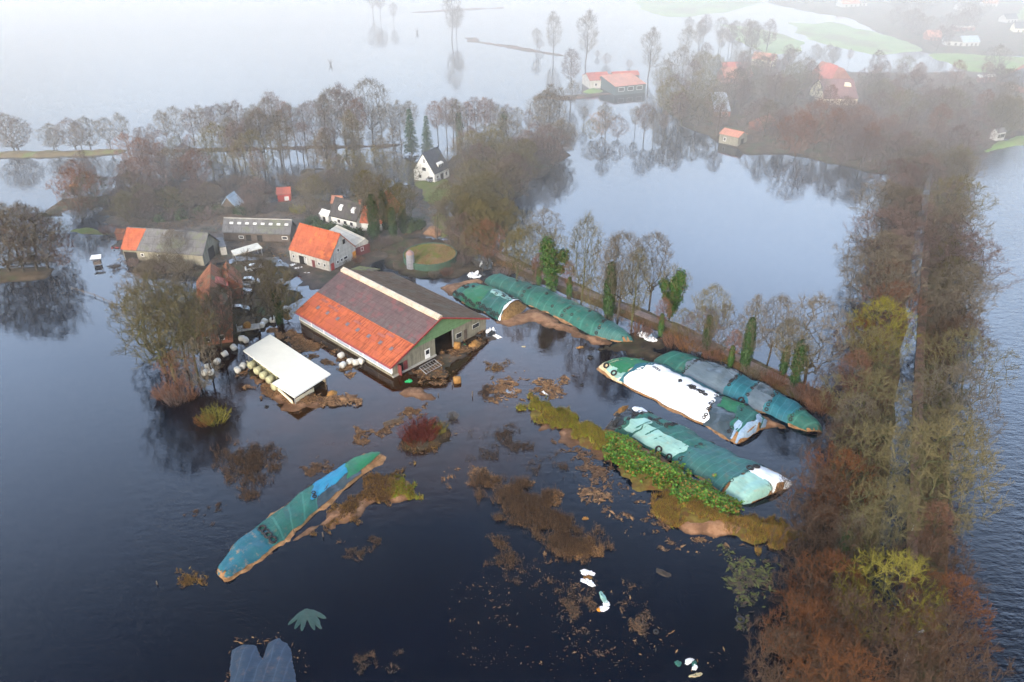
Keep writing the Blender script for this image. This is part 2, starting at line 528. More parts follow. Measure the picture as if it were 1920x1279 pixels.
# the dyke along the lake
land('grass_dyke', [(-140,286),(0,286),(120,283),(215,281),(240,282),(215,291),(120,294),(0,297),(-140,300)], 0.9, M_DYKE, 0.9, 0.08, 0.2, 1.8, 9)
land('wooded_dyke', [(225,283),(330,281),(460,277),(600,274),(700,272),(770,270),(770,274),(700,277),(600,279),(460,282),(330,286)], 0.7, M_DYKE2, 0.9, 0.15, 0.2, 1.6, 10)
# village side
land('village_ground', [(1228,205),(1300,238),(1345,265),(1420,284),(1500,296),(1600,318),(1690,335),(1735,300),(1800,286),(1850,285),(1995,240),(2010,140),(1700,134),(1500,140),(1400,140),(1300,150),(1232,172)], 0.45, M_LITTER, 3.0, 0.45, 0.025, 6, 11)
land('green_bank', [(1850,284),(1870,268),(1900,256),(2010,238),(2010,262),(1930,268),(1890,278)], 1.0, M_MEADOW, 1.0, 0.06, 0.1, 2.5, 12)
land('green_meadow', [(1738,100),(1800,103),(1865,107),(2010,112),(2010,142),(1900,140),(1830,138),(1790,128),(1762,112)], 1.2, M_MEADOW, 3.0, 0.1, 0.05, 5, 13)
land('upper_meadow', [(1846,52),(1872,30),(1925,8),(2010,0),(2010,45),(1920,42),(1862,50)], 1.4, M_MEADOW, 4.0, 0.1, 0.03, 6, 14)
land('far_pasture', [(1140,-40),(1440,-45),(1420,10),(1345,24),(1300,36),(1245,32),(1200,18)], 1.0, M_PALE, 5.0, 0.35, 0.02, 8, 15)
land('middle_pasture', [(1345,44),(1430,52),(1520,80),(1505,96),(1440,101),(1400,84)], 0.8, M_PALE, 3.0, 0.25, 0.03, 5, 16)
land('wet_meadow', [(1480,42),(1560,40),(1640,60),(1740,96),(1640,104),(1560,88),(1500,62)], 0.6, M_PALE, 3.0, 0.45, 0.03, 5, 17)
land('upland_ground', [(1500,-45),(2050,-45),(2030,110),(1740,98),(1690,72),(1580,36),(1440,6)], 0.9, M_LITTER, 6.0, 0.3, 0.02, 8, 18)
land('ditch_bank', [(872,72),(892,70),(900,77),(960,86),(1020,97),(1060,104),(1058,107),(1015,100),(950,90),(880,78)], 0.5, M_DYKE2, 1.4, 0.25, 0.12, 1.8, 19)
land('far_bank', [(755,24),(800,21),(860,17),(945,14),(945,16),(860,20),(800,24)], 0.5, M_DYKE2, 2.0, 0.2, 0.1, 2, 20)
land('ruin_bank', [(1000,180),(1060,182),(1100,177),(1140,172),(1160,176),(1105,183),(1060,187),(1000,184)], 0.5, M_DYKE2, 1.2, 0.35, 0.1, 1.6, 21)
land('barn_lawn', [(1090,173),(1112,166),(1128,170),(1118,178)], 0.7, M_MEADOW, 0.9, 0.05, 0.2, 1.5, 22)

# ------------------------------------------------------------------ track and avenue: strips along a centre line
def strip(name, pts, widths, z, mat, jit=0.25, step=1.5, crown=0.0, seed=3, skirt=0.5):
    P = [G(x, y) for x, y in pts]
    # resample
    out = []
    for i in range(len(P) - 1):
        n = max(1, int((P[i+1] - P[i]).length / step))
        for k in range(n):
            t = k / n
            out.append((P[i].lerp(P[i+1], t), widths[i] * (1-t) + widths[i+1] * t))
    out.append((P[-1], widths[-1]))
    mb = MB(); vs = []; C = 6
    for i, (p, wd) in enumerate(out):
        a = out[max(0, i-1)][0]; b = out[min(len(out)-1, i+1)][0]
        d = (b - a); d.z = 0; d.normalize(); nrm = Vector((-d.y, d.x, 0))
        for c in range(C + 1):
            s = c / C * 2 - 1
            ww = wd / 2 + jit * mnoise.noise(Vector((p.x*0.11, p.y*0.11, seed + (10 if s > 0 else 0)))) * 2
            zz = z + crown * (1 - s*s) + 0.05 * mnoise.noise(Vector((p.x*0.5, p.y*0.5, c + seed)))
            if c in (0, C): zz -= skirt
            q = p + nrm * (s * ww)
            vs.append((q.x, q.y, zz))
    fs = []
    for i in range(len(out) - 1):
        for c in range(C):
            fs.append((i*(C+1)+c, i*(C+1)+c+1, (i+1)*(C+1)+c+1, (i+1)*(C+1)+c))
    mb.add(vs, fs)
    return tag(mb.build(name, mat, None, True), kind='structure')

TRACK = [(848,436),(880,455),(930,480),(1000,514),(1080,545),(1130,565),(1200,592),(1260,617),(1330,650),(1400,684),(1480,722),(1545,752),(1600,780)]
strip('track_bank', TRACK, [6]*13, 0.42, M_VERGE, 0.8, 1.2, 0.15, 3, 0.9)
strip('farm_track', TRACK, [2.3]*13, 0.62, M_TRACK, 0.25, 1.2, 0.04, 5, 0.12)
AVE = [(1652,1340),(1664,1279),(1678,1150),(1690,1000),(1703,850),(1712,700),(1722,560),(1734,430),(1748,330),(1760,290)]
# flooded carriageway: its crown is just awash, the verge and the red cycle path stand clear of it
VERGE_L = [(1545,1340),(1562,1279),(1588,1150),(1613,1000),(1640,850),(1658,700),(1679,560),(1699,430),(1721,330),(1739,290)]
strip('verge_ground', VERGE_L, [6.0]*10, 0.30, M_VERGE, 0.5, 1.0, 0.25, 11, 0.9)
VERGE_R = [(1722,1340),(1732,1279),(1738,1150),(1744,1000),(1749,850),(1752,700),(1755,560),(1761,430),(1769,330),(1776,290)]
strip('verge_ground', VERGE_R, [5.5]*10, 0.32, M_VERGE, 0.5, 1.0, 0.25, 17, 0.9)
PATHC = [(1694,1340),(1699,1279),(1706,1150),(1712,1000),(1719,850),(1724,700),(1731,560),(1741,430),(1753,330),(1763,290)]
strip('cycle_path', PATHC, [1.7]*10, 0.52, M_PATH, 0.12, 1.0, 0.03, 23, 0.25)
# ------------------------------------------------------------------ building materials
M_TILE_O = m_roof('orange_sheeting', (0.36, 0.082, 0.034), (0.49, 0.132, 0.054), 0.35, 1.35, (0.34, 0.085, 0.045), 0.85, 0.6, 0.5)
M_TILE_O2 = m_roof('orange_pantile', (0.36, 0.086, 0.044), (0.46, 0.13, 0.062), 0.3, 0.45, (0.50, 0.14, 0.05), 0.85, 0.3, 0.4)
M_TILE_P = m_roof('purple_grey_sheeting', (0.088, 0.058, 0.058), (0.135, 0.092, 0.088), 0.35, 1.35, (0.145, 0.065, 0.065), 0.75, 0.25, 0.5)
M_TILE_G = m_roof('grey_brown_sheeting', (0.125, 0.083, 0.058), (0.185, 0.13, 0.092), 0.35, 1.35, (0.14, 0.115, 0.085), 0.9, 0.3, 0.5, 0.0)
M_GREYROOF = m_roof('grey_fibre_roof', (0.10, 0.10, 0.105), (0.17, 0.17, 0.175), 0.3, 1.4, (0.12, 0.13, 0.10), 0.75, 0.3, 0.5)
M_DARKROOF = m_roof('dark_slate', (0.035, 0.037, 0.044), (0.065, 0.068, 0.08), 0.3, 0.4, (0.05, 0.055, 0.045), 0.6, 0.2, 0.4)
M_THATCH = m_roof('dark_thatch', (0.045, 0.042, 0.044), (0.085, 0.08, 0.08), 0.9, 2.5, (0.07, 0.075, 0.05), 0.95, 0.3, 0.6)
M_RUSTROOF = m_roof('mossy_red_tile', (0.19, 0.070, 0.035), (0.30, 0.115, 0.055), 0.3, 0.5, (0.13, 0.11, 0.06), 0.85, 0.45, 0.5)
M_PINKROOF = m_roof('salmon_tile', (0.40, 0.17, 0.11), (0.50, 0.23, 0.15), 0.3, 0.5, (0.5, 0.2, 0.13), 0.75, 0.15, 0.3)
M_REDROOF = m_roof('red_tile', (0.36, 0.085, 0.06), (0.46, 0.125, 0.08), 0.3, 0.5, (0.40, 0.12, 0.08), 0.75, 0.2, 0.3)
M_BLUEROOF = m_roof('blue_grey_sheet', (0.25, 0.33, 0.40), (0.36, 0.45, 0.52), 0.3, 2.0, None, 0.5, 0.2, 0.3)
M_CREAMROOF = m_roof('cream_sheet_roof', (0.48, 0.45, 0.37), (0.58, 0.55, 0.46), 0.4, 2.5, (0.44, 0.40, 0.32), 0.6, 0.12, 0.2)
M_WHITEROOF = m_plain('white_roof_panel', (0.60, 0.57, 0.47), 0.55, 0.3, 0, 0.05, 0.6)
M_MOSSROOF = m_roof('mossy_sheet', (0.12, 0.11, 0.05), (0.16, 0.17, 0.05), 0.35, 1.2, (0.10, 0.07, 0.065), 0.9, 0.3, 0.5)
M_BLOCK = m_wall('grey_block', (0.17, 0.16, 0.125), (0.26, 0.245, 0.19), 0.25, 0.9, 0.65)
M_RENDER = m_wall('weathered_render', (0.42, 0.40, 0.36), (0.56, 0.54, 0.49), 0.9, 0.9, 0.4)
M_WHITE = m_plain('white_render', (0.66, 0.66, 0.63), 0.7, 0.2, 0, 0.06)
M_CREAM = m_plain('cream_render', (0.72, 0.66, 0.48), 0.8, 0.2, 0, 0.1)
M_BRICK = m_wall('red_brick', (0.22, 0.085, 0.055), (0.32, 0.13, 0.085), 0.2, 0.9, 0.25)
M_BOARD = m_wall('dark_board', (0.075, 0.058, 0.048), (0.13, 0.105, 0.088), 0.18, 0.85, 0.3)
M_GREENCLAD = m_wall('green_cladding', (0.10, 0.19, 0.09), (0.15, 0.25, 0.13), 0.9, 0.7, 0.35)
M_TEALWALL = m_plain('dark_teal_cladding', (0.045, 0.075, 0.08), 0.7, 0.3, 0, 0.2)
M_CURTAIN = m_plain('pale_blue_curtain', (0.33, 0.38, 0.46), 0.5, 0.4, 0, 0.12, 0.4)
M_REDTRIM = m_plain('dark_red_trim', (0.27, 0.035, 0.03), 0.5, 0.4, 0, 0.2)
M_REDWALL = m_wall('red_boarding', (0.42, 0.05, 0.04), (0.52, 0.08, 0.06), 0.2, 0.7, 0.1)
M_MAROON = m_plain('maroon_door', (0.17, 0.045, 0.045), 0.6, 0.3, 0, 0.2)
M_ORANGEDOOR = m_plain('orange_paint', (0.70, 0.28, 0.03), 0.6, 0.3, 0, 0.15)
M_GLASS = m_plain('dark_glass', (0.02, 0.024, 0.03), 0.12, 0.5, 0, 0.1)
M_FRAMEW = m_plain('white_paint', (0.74, 0.74, 0.72), 0.5, 0.3, 0, 0.06)
M_DOORSHADE = m_plain('doorway_shade', (0.02, 0.018, 0.016), 0.9, 0.1)  # near-black panel colour painted as the shade inside open doorways
M_CONCRETE = m_plain('concrete', (0.36, 0.35, 0.32), 0.9, 0.15, 0, 0.25, 1.2)
M_SKYLIGHT = m_plain('dull_rooflight', (0.14, 0.105, 0.105), 0.4, 0.4, 0, 0.2)
M_SKYLIGHTW = m_plain('pale_rooflight', (0.55, 0.57, 0.55), 0.4, 0.4, 0, 0.15)
M_STEEL = m_plain('galvanised_steel', (0.45, 0.46, 0.47), 0.4, 0.5, 0.6, 0.15)
M_WOOD = m_plain('weathered_timber', (0.13, 0.10, 0.075), 0.9, 0.1, 0, 0.35, 3)

M_DULLWHITE = m_plain('dull_white_render', (0.40, 0.40, 0.38), 0.8, 0.2, 0, 0.15)
def frame(A, B, C, z):
    a, b, c = G(*A, z), G(*B, z), G(*C, z)
    ex = (b - a); L = ex.length; ex.normalize()
    ey = Vector((-ex.y, ex.x, 0))
    Wd = (c - b).dot(ey)
    assert Wd > 0, (A, B, C)
    return a, math.atan2(ex.y, ex.x), L, Wd

def slab(mb, q, t, mi=0):
    """roof panel: quad of four points made t thick downwards"""
    q = [Vector(p) for p in q]
    n = (q[1] - q[0]).cross(q[3] - q[0]).normalized()
    if n.z < 0: n = -n
    lo = [p - n * t for p in q]
    mb.hexa(lo, q, mi)

def opening(par, L, W, side, pos, wd, z0, z1, mat, name='window', frame_mat=None, pane=True, proud=0.03, label=None):
    """window or door set in a wall face; pos is the distance along that face"""
    def bx(m, a, b, c, d, p0, p1):
        if side == 'y0': m.box(a, b, -p1, -p0, c, d)
        elif side == 'y1': m.box(a, b, W + p0, W + p1, c, d)
        elif side == 'x0': m.box(-p1, -p0, a, b, c, d)
        else: m.box(L + p0, L + p1, a, b, c, d)
    m = MB()
    if pane and name == 'window':
        fw = min(0.09, wd * 0.12)
        for a, b, c, d in ((pos-wd/2, pos-wd/2+fw, z0, z1), (pos+wd/2-fw, pos+wd/2, z0, z1),
                           (pos-wd/2+fw, pos+wd/2-fw, z0, z0+fw), (pos-wd/2+fw, pos+wd/2-fw, z1-fw, z1),
                           (pos-fw*0.4, pos+fw*0.4, z0+fw, z1-fw)):
            bx(m, a, b, c, d, 0.0, proud + 0.04)
        o = m.build(name, frame_mat or M_FRAMEW, par)
        g = MB(); bx(g, pos-wd/2+fw, pos+wd/2-fw, z0+fw, z1-fw, 0.0, proud)
        g.build('pane', mat, o)
    else:
        bx(m, pos-wd/2, pos+wd/2, z0, z1, 0.0, proud + 0.03)
        o = m.build(name, mat, par)
        if name == 'door':
            g = MB(); bx(g, pos+wd*0.32, pos+wd*0.40, z0+0.95, z0+1.1, proud+0.03, proud + 0.09)
            g.build('handle', M_STEEL, o)
    if label: o['label'] = label
    return o

def gable_house(name, label, cat, A, B, C, ze, zr, roof, wall, group=None, oh=0.35, oe=0.4, rf=0.5, zb=-0.4,
                openings=(), chimney=None, half_hip=(0, 0), trim=None, lean=0.0):
    a, rz, L, W = frame(A, B, C, ze)
    t = thing(name, label, cat, (a.x, a.y, 0), rz, group)
    e = 0.45 if oh > 0.2 else 0.2
    # eave points given are the roof edge; the wall stands in from it
    x0, x1, y0, y1 = oh, L - oh, oe, W - oe
    yr = W * rf
    s1 = (zr - ze) / yr
    zw = ze + s1 * oe - 0.12
    s2 = (zr - ze) / (W - yr)
    m = MB()
    ztop = zr - 0.16
    vs = []
    for x in (x0, x1):
        vs += [(x, y0, zb), (x, y1, zb), (x, y1, zw), (x, yr, ztop), (x, y0, zw)]
    m.add(vs, [(0,1,2,3,4)[::-1], (5,6,7,8,9), (0,5,9,4), (6,1,2,7), (4,9,8,3), (3,8,7,2)])
    m.build('wall', wall, t)
    m = MB()
    h0, h1 = half_hip
    slab(m, [(0, 0, ze), (L, 0, ze), (L - h1, yr, zr), (h0, yr, zr)], 0.14)
    slab(m, [(h0, yr, zr), (L - h1, yr, zr), (L, W, ze), (0, W, ze)], 0.14)
    if h0: slab(m, [(0, 0, ze), (h0, yr, zr), (h0 + 0.001, yr, zr), (0, W, ze)], 0.1)
    if h1: slab(m, [(L, 0, ze), (L, W, ze), (L - h1, yr, zr), (L - h1 - 0.001, yr, zr)], 0.1)
    ro = m.build('roof', roof, t)
    m = MB(); m.tube((h0, yr, zr + 0.02), (L - h1, yr, zr + 0.02), 0.13, 0.13, 6)
    m.build('ridge_cap', trim or roof, ro)
    for o in openings:
        side, pos, wd, z0, z1, mt = o[:6]
        nm = o[6] if len(o) > 6 else 'window'
        Lx, Wx = (L - oh, W - oe)
        # shift onto the wall face
        mm = KIDSHIFT(t, oh, oe)
        pos2 = pos
        opening_shift(t, x0, x1, y0, y1, side, pos2, wd, z0, z1, mt, nm)
    if chimney:
        fx, fy, hh = chimney
        m = MB(); m.box(L*fx - 0.3, L*fx + 0.3, W*fy - 0.3, W*fy + 0.3, ze, zr + hh)
        m.box(L*fx - 0.36, L*fx + 0.36, W*fy - 0.36, W*fy + 0.36, zr + hh, zr + hh + 0.12)
        m.build('chimney', M_BRICK, ro)
    return t, L, W
def KIDSHIFT(t, a, b): return None
def opening_shift(par, x0, x1, y0, y1, side, pos, wd, z0, z1, mat, name):
    """pos given as fraction of the face"""
    def bx(m, a, b, c, d, p0, p1):
        if side == 'y0': m.box(x0 + a, x0 + b, y0 - p1, y0 - p0, c, d)
        elif side == 'y1': m.box(x0 + a, x0 + b, y1 + p0, y1 + p1, c, d)
        elif side == 'x0': m.box(x0 - p1, x0 - p0, y0 + a, y0 + b, c, d)
        else: m.box(x1 + p0, x1 + p1, y0 + a, y0 + b, c, d)
    ln = (x1 - x0) if side[0] == 'y' else (y1 - y0)
    p = pos * ln
    m = MB()
    if name == 'window':
        fw = min(0.1, wd * 0.13)
        for a, b, c, d in ((p-wd/2, p-wd/2+fw, z0, z1), (p+wd/2-fw, p+wd/2, z0, z1),
                           (p-wd/2+fw, p+wd/2-fw, z0, z0+fw), (p-wd/2+fw, p+wd/2-fw, z1-fw, z1)):
            bx(m, a, b, c, d, -0.05, 0.07)
        o = m.build('window', M_FRAMEW, par)
        g = MB(); bx(g, p-wd/2+fw, p+wd/2-fw, z0+fw, z1-fw, -0.05, 0.03)
        g.build('pane', mat, o)
    else:
        bx(m, p-wd/2, p+wd/2, z0, z1, -0.05, 0.06)
        o = m.build(name, mat, par)
    return o

# ================================================================== the big cattle barn
a, rz, L, W = frame((552.8,584.8), (732.7,690.0), (916.9,596.4), 2.55)
ZE = 2.55
# ridge height from the photograph
lo, hi = 4.0, 12.0
ex = Vector((math.cos(rz), math.sin(rz), 0)); ey = Vector((-ex.y, ex.x, 0))
mid = a + ex * L + ey * (W * 0.5)
for _ in range(40):
    m_ = (lo + hi) / 2
    if proj((mid.x, mid.y, m_))[1] > 595.7: lo = m_
    else: hi = m_
ZR = lo
barn = thing('cattle_barn', 'huge cattle barn with a half orange half purple-grey roof and green gable', 'barn', (a.x, a.y, 0), rz)
OE, OH = 0.55, 0.5
yr = W * 0.5; SL = (ZR - ZE) / yr
def rz_at(y): return ZE + SL * (y if y <= yr else W - y)
# walls
m = MB()
x0, x1, y0, y1 = OH, L - OH, OE, W - OE
tk = 0.22
m.box(x0, x1, y0, y0 + tk, -0.5, 0.85)                       # low wall under the curtain
m.box(x0, x1, y1 - tk, y1, -0.5, rz_at(y1) - 0.15)           # far long wall
zl = ZE + (ZR - ZE) * 0.25                                     # bottom edge of the green cladding
def gable_piece(mb, xa, xb, ya, yb, za, zb_):
    """wall piece between ya and yb clipped under the roof slope"""
    ys = sorted(set([ya, yb] + ([yr] if ya < yr < yb else [])))
    top = [(y, min(zb_, rz_at(y) - 0.17)) for y in ys]
    bot = [(y, za) for y in ys]
    for i in range(len(ys) - 1):
        q = [(ys[i], za), (ys[i+1], za), (ys[i+1], top[i+1][1]), (ys[i], top[i][1])]
        mb.hexa([(xa, p[0], p[1]) for p in q], [(xb, p[0], p[1]) for p in q])
# rear gable
gable_piece(m, x0, x0 + tk, y0 + tk, y1 - tk, -0.5, 99)
# front gable in pieces round the doorway
D0, D1 = W * 0.44, W * 0.62
ylim = lambda z: OE
ycut = (zl - ZE) / SL
gable_piece(m, x1 - tk, x1, y0 + tk, ycut, -0.5, 99)
gable_piece(m, x1 - tk, x1, ycut, D0, -0.5, zl)
gable_piece(m, x1 - tk, x1, D1, W - ycut, -0.5, zl)
gable_piece(m, x1 - tk, x1, W - ycut, y1 - tk, -0.5, 99)
m.build('wall', M_BLOCK, barn)
m = MB()
gable_piece(m, x1 - 0.30, x1 + 0.08, ycut + 0.25, W - ycut - 0.25, zl - 0.05, 99)
m.build('gable_cladding', M_GREENCLAD, barn)
m = MB()
for k in range(7):                                             # curtain in bays with posts
    xa = x0 + (x1 - x0) * k / 7; xb = x0 + (x1 - x0) * (k + 1) / 7
    m.box(xa + 0.09, xb - 0.09, y0 + 0.05, y0 + 0.13, 0.85, rz_at(y0) - 0.2)
m.build('side_curtain', M_CURTAIN, barn)
m = MB()
for k in range(8):
    xa = x0 + (x1 - x0) * k / 7
    m.box(max(x0, xa - 0.08), min(x1, xa + 0.08), y0 - 0.04, y0 + 0.2, 0.85, rz_at(y0) - 0.16)
m.box(x0, x1, y0 - 0.10, y0 - 0.003, 0.75, 0.87)
m.build('post_row', M_FRAMEW, barn)
# roof
fb = 0.455
m = MB()
slab(m, [(0, 0, ZE), (L, 0, ZE), (L, yr*fb, rz_at(yr*fb)), (0, yr*fb, rz_at(yr*fb))], 0.14)
lo_roof = m.build('lower_roof', M_TILE_O, barn)
lo_roof['label'] = 'orange lower half of the near roof slope'
m = MB()
slab(m, [(0, yr*fb, rz_at(yr*fb)), (L, yr*fb, rz_at(yr*fb)), (L, yr, ZR), (0, yr, ZR)], 0.14)
m.build('upper_roof', M_TILE_P, barn)['label'] = 'purple-grey upper half of the near roof slope'
m = MB()
slab(m, [(0, yr, ZR), (L, yr, ZR), (L, W, ZE), (0, W, ZE)], 0.14)
m.build('rear_roof', M_TILE_G, barn)['label'] = 'grey-brown rear roof slope'
rng = random.Random(4)
def on_slope(mb, xa, xb, ya, yb, t0, t1):
    n = Vector((0, -SL, 1)).normalized()
    q = [Vector((xa, ya, rz_at(ya))), Vector((xb, ya, rz_at(ya))), Vector((xb, yb, rz_at(yb))), Vector((xa, yb, rz_at(yb)))]
    mb.hexa([p + n*t0 for p in q], [p + n*t1 for p in q])
for k in range(8):
    xx = L * (0.135 + 0.107 * k) + rng.uniform(-.2, .2); yy = yr * 0.24
    m = MB(); on_slope(m, xx - 0.38, xx + 0.38, yy - 0.36, yy + 0.36, -0.05, 0.05)
    m.build('rooflight', M_SKYLIGHT, lo_roof)
# replaced sheets: ragged edge between the two colours
M_OLD1 = m_plain('old_grey_sheet', (0.30, 0.10, 0.075), 0.8, 0.2, 0, 0.35, 1.2)
M_OLD2 = m_plain('older_grey_sheet', (0.115, 0.088, 0.086), 0.8, 0.2, 0, 0.3, 1.0)
for k in range(7):
    xx = rng.uniform(0.3, L - 2.5); yy = yr * rng.uniform(0.30, 0.41)
    m = MB(); on_slope(m, xx, xx + rng.choice((1.1, 2.2)), yy, yy + 0.5, -0.05, 0.02 + 0.002 * k)
    m.build('patched_sheet', M_OLD1, lo_roof)
for k in range(16):
    xx = k * L / 16 + rng.uniform(0.02, .5); m = MB(); on_slope(m, xx, min(L - .1, xx + rng.uniform(.8, 1.3)), yr * 0.458, yr * rng.uniform(0.50, 0.62), -0.05, 0.02 + 0.002 * (k % 3))
    m.build('patched_sheet', M_OLD2, KIDS[barn.name][5])
# ridge ventilator cap
m = MB()
hw = 0.78
m.add([(0.15, yr - hw, ZR + 0.10), (L - 0.15, yr - hw, ZR + 0.10), (L - 0.15, yr, ZR + 0.48), (0.15, yr, ZR + 0.48), (0.15, yr + hw*0.5, ZR + 0.28), (L - 0.15, yr + hw*0.5, ZR + 0.28),
       (0.15, yr - hw, ZR - 0.35), (L - 0.15, yr - hw, ZR - 0.35), (0.15, yr + hw*0.5, ZR - 0.2), (L - 0.15, yr + hw*0.5, ZR - 0.2)],
      [(0,1,2,3), (3,2,5,4), (6,7,1,0), (4,5,9,8), (0,3,4,8,6), (1,7,9,5,2)])
m.build('ridge_cap', m_roof('cream_ridge', (0.40, 0.32, 0.24), (0.58, 0.49, 0.38), 0.35, 9.0, None, 0.5, 0.12, 0.2), barn)
m = MB()
for ya, yb in ((0, yr), (yr, W)):
    p, q = (L + 0.03, ya, rz_at(ya) - 0.05), (L + 0.03, yb, rz_at(yb) - 0.05)
    m.hexa([(L + 0.002, p[1], p[2] - 0.18), (L + 0.09, p[1], p[2] - 0.18), (L + 0.09, q[1], q[2] - 0.18), (L + 0.002, q[1], q[2] - 0.18)],
           [(L + 0.002, p[1], p[2] + 0.12), (L + 0.09, p[1], p[2] + 0.12), (L + 0.09, q[1], q[2] + 0.12), (L + 0.002, q[1], q[2] + 0.12)])
m.box(0, L, -0.14, -0.003, ZE - 0.22, ZE + 0.02)
m.build('bargeboard', M_REDTRIM, barn)
# openings of the front gable
def gbox(name, ya, yb, za, zb_, mat, p0=0.0, p1=0.05):
    m = MB(); m.box(x1 + p0, x1 + p1, ya, yb, za, zb_); return m.build(name, mat, barn)
for ya, yb, za, zb_ in ((W*.655, W*.71, 1.35, 2.3), (W*.83, W*.90, 1.7, 2.5)):
    o = gbox('window', ya - .06, yb + .06, za - .06, zb_ + .06, M_FRAMEW, -0.05, 0.03)
    m = MB(); m.box(x1 - 0.05, x1 + 0.05, ya, yb, za, zb_); m.build('pane', M_GLASS, o)
gbox('door', W*.085, W*.125, 0.1, 2.15, M_DOORSHADE, -0.03, 0.02)  # flat dark panel, the shade between the two maroon leaves painted on
m = MB(); m.box(x1 + 0.03, x1 + 0.09, W*.128, W*.165, 0.1, 2.2); m.build('door', M_MAROON, barn)
m = MB(); m.box(x1 + 0.0, x1 + 0.95, W*.076, W*.083, 0.1, 2.2); m.build('door', M_MAROON, barn)
o = gbox('door', W*.335, W*.385, 0.3, 2.3, M_FRAMEW); m = MB(); m.box(x1 + 0.02, x1 + 0.07, W*.344, W*.376, 1.2, 2.1); m.build('pane', M_GLASS, o)
gbox('door', W*.735, W*.77, 0.3, 2.4, M_BOARD)
m = MB(); m.box(x1 - 0.1, x1 + 0.12, D1 - 0.12, D1 + 0.08, -0.3, zl); m.build('post', M_STEEL, barn)
m = MB(); m.box(x1, x1 + 0.28, OE, D0, -0.3, 0.32); m.build('plinth', M_CONCRETE, barn)
# low mossy lean-to against the far gable
m = MB()
p = [(-0.05, W*.50, 5.9), (-0.05, W*.86, 4.2), (-4.5, W*.80, 3.6), (-4.2, W*.60, 3.9)]
slab(m, [(-0.02, W*.42, 6.1), (-0.02, W*.88, 4.4), (-4.8, W*.80, 4.3), (-4.4, W*.60, 4.7)], 0.12)
lt = m.build('lean_to', M_MOSSROOF, barn)
m = MB(); m.hexa([(-0.02, W*.45, -.4), (-4.2, W*.62, -.4), (-4.5, W*.78, -.4), (-0.02, W*.85, -.4)], [(-0.02, W*.45, 5.6), (-4.2, W*.62, 4.4), (-4.5, W*.78, 4.1), (-0.02, W*.85, 4.2)])
m.build('wall', M_BLOCK, lt)
BARN = (a, rz, L, W)

# ================================================================== white-roofed bale shed
ZS = 2.45
pts = [G(x, y, ZS) for x, y in ((506.5,626.8),(456,657),(526.2,708.4),(511,717.5),(551.8,744.7),(619.8,700.8))]
c0 = pts[4].copy(); exs = (pts[0] - pts[5]); exs.z = 0; exs.normalize(); rzs = math.atan2(exs.y, exs.x)
shed = thing('bale_shed', 'open-sided bale shed with a flat cream-white L-shaped roof', 'shed', (c0.x, c0.y, 0), rzs)
inv = Matrix.Rotation(-rzs, 3, 'Z')
lp = [inv @ (p - Vector((c0.x, c0.y, 0))) for p in pts]
m = MB()
m.hexa([(p.x, p.y, ZS - 0.16) for p in lp[::-1]], [(p.x, p.y, ZS) for p in lp[::-1]])
ro = m.build('roof', M_WHITEROOF, shed)
m = MB()
for i in range(6):
    p, q = lp[i], lp[(i+1) % 6]
    m.tube((p.x, p.y, ZS - 0.14), (q.x, q.y, ZS - 0.14), 0.08, 0.08, 4)
m.build('fascia', M_FRAMEW, ro)
xs = [p.x for p in lp]; ys = [p.y for p in lp]
sx0, sx1 = 0.5, max(xs) - 0.8; sy0, sy1 = min(ys), max(ys)
def inshed(u, v):  # bilinear on the roof outline without the notch
    A_, B_, C_, D_ = lp[4], lp[5], lp[0], lp[1]
    return (A_*(1-u) + D_*u)*(1-v) + (B_*(1-u) + C_*u)*v
for u, v in ((.05,.06),(.05,.93),(.35,.93),(.65,.93),(.96,.93),(.96,.08),(.40,.22)):
    p = inshed(u, v); m = MB(); m.box(p.x-.08, p.x+.08, p.y-.08, p.y+.08, -.4, ZS-.16); m.build('post', M_STEEL, shed)
m = MB()
def wallseg(mb, p, q, h, t=0.09, z0=-.4):
    d = Vector((q.x-p.x, q.y-p.y, 0)); d.normalize(); n = Vector((-d.y, d.x, 0))*t
    mb.hexa([(p.x-n.x,p.y-n.y,z0),(q.x-n.x,q.y-n.y,z0),(q.x+n.x,q.y+n.y,z0),(p.x+n.x,p.y+n.y,z0)],
            [(p.x-n.x,p.y-n.y,h),(q.x-n.x,q.y-n.y,h),(q.x+n.x,q.y+n.y,h),(p.x+n.x,p.y+n.y,h)])
wallseg(m, inshed(.07,.08), inshed(.07,.60), 0.75); wallseg(m, inshed(.075,.02), inshed(.36,.02), 0.8)
wallseg(m, inshed(.40,.01), inshed(.97,.01), 0.42); wallseg(m, inshed(.07,.96), inshed(.95,.96), 1.6)
m.build('wall', M_CREAM, shed)
m = MB(); q = [inshed(.09,.04), inshed(.95,.04), inshed(.95,.94), inshed(.09,.94)]
m.hexa([(p.x,p.y,-.5) for p in q][::-1], [(p.x,p.y,.08) for p in q][::-1]); m.build('floor', M_LITTER, shed)
SHED = (c0, rzs, inshed)

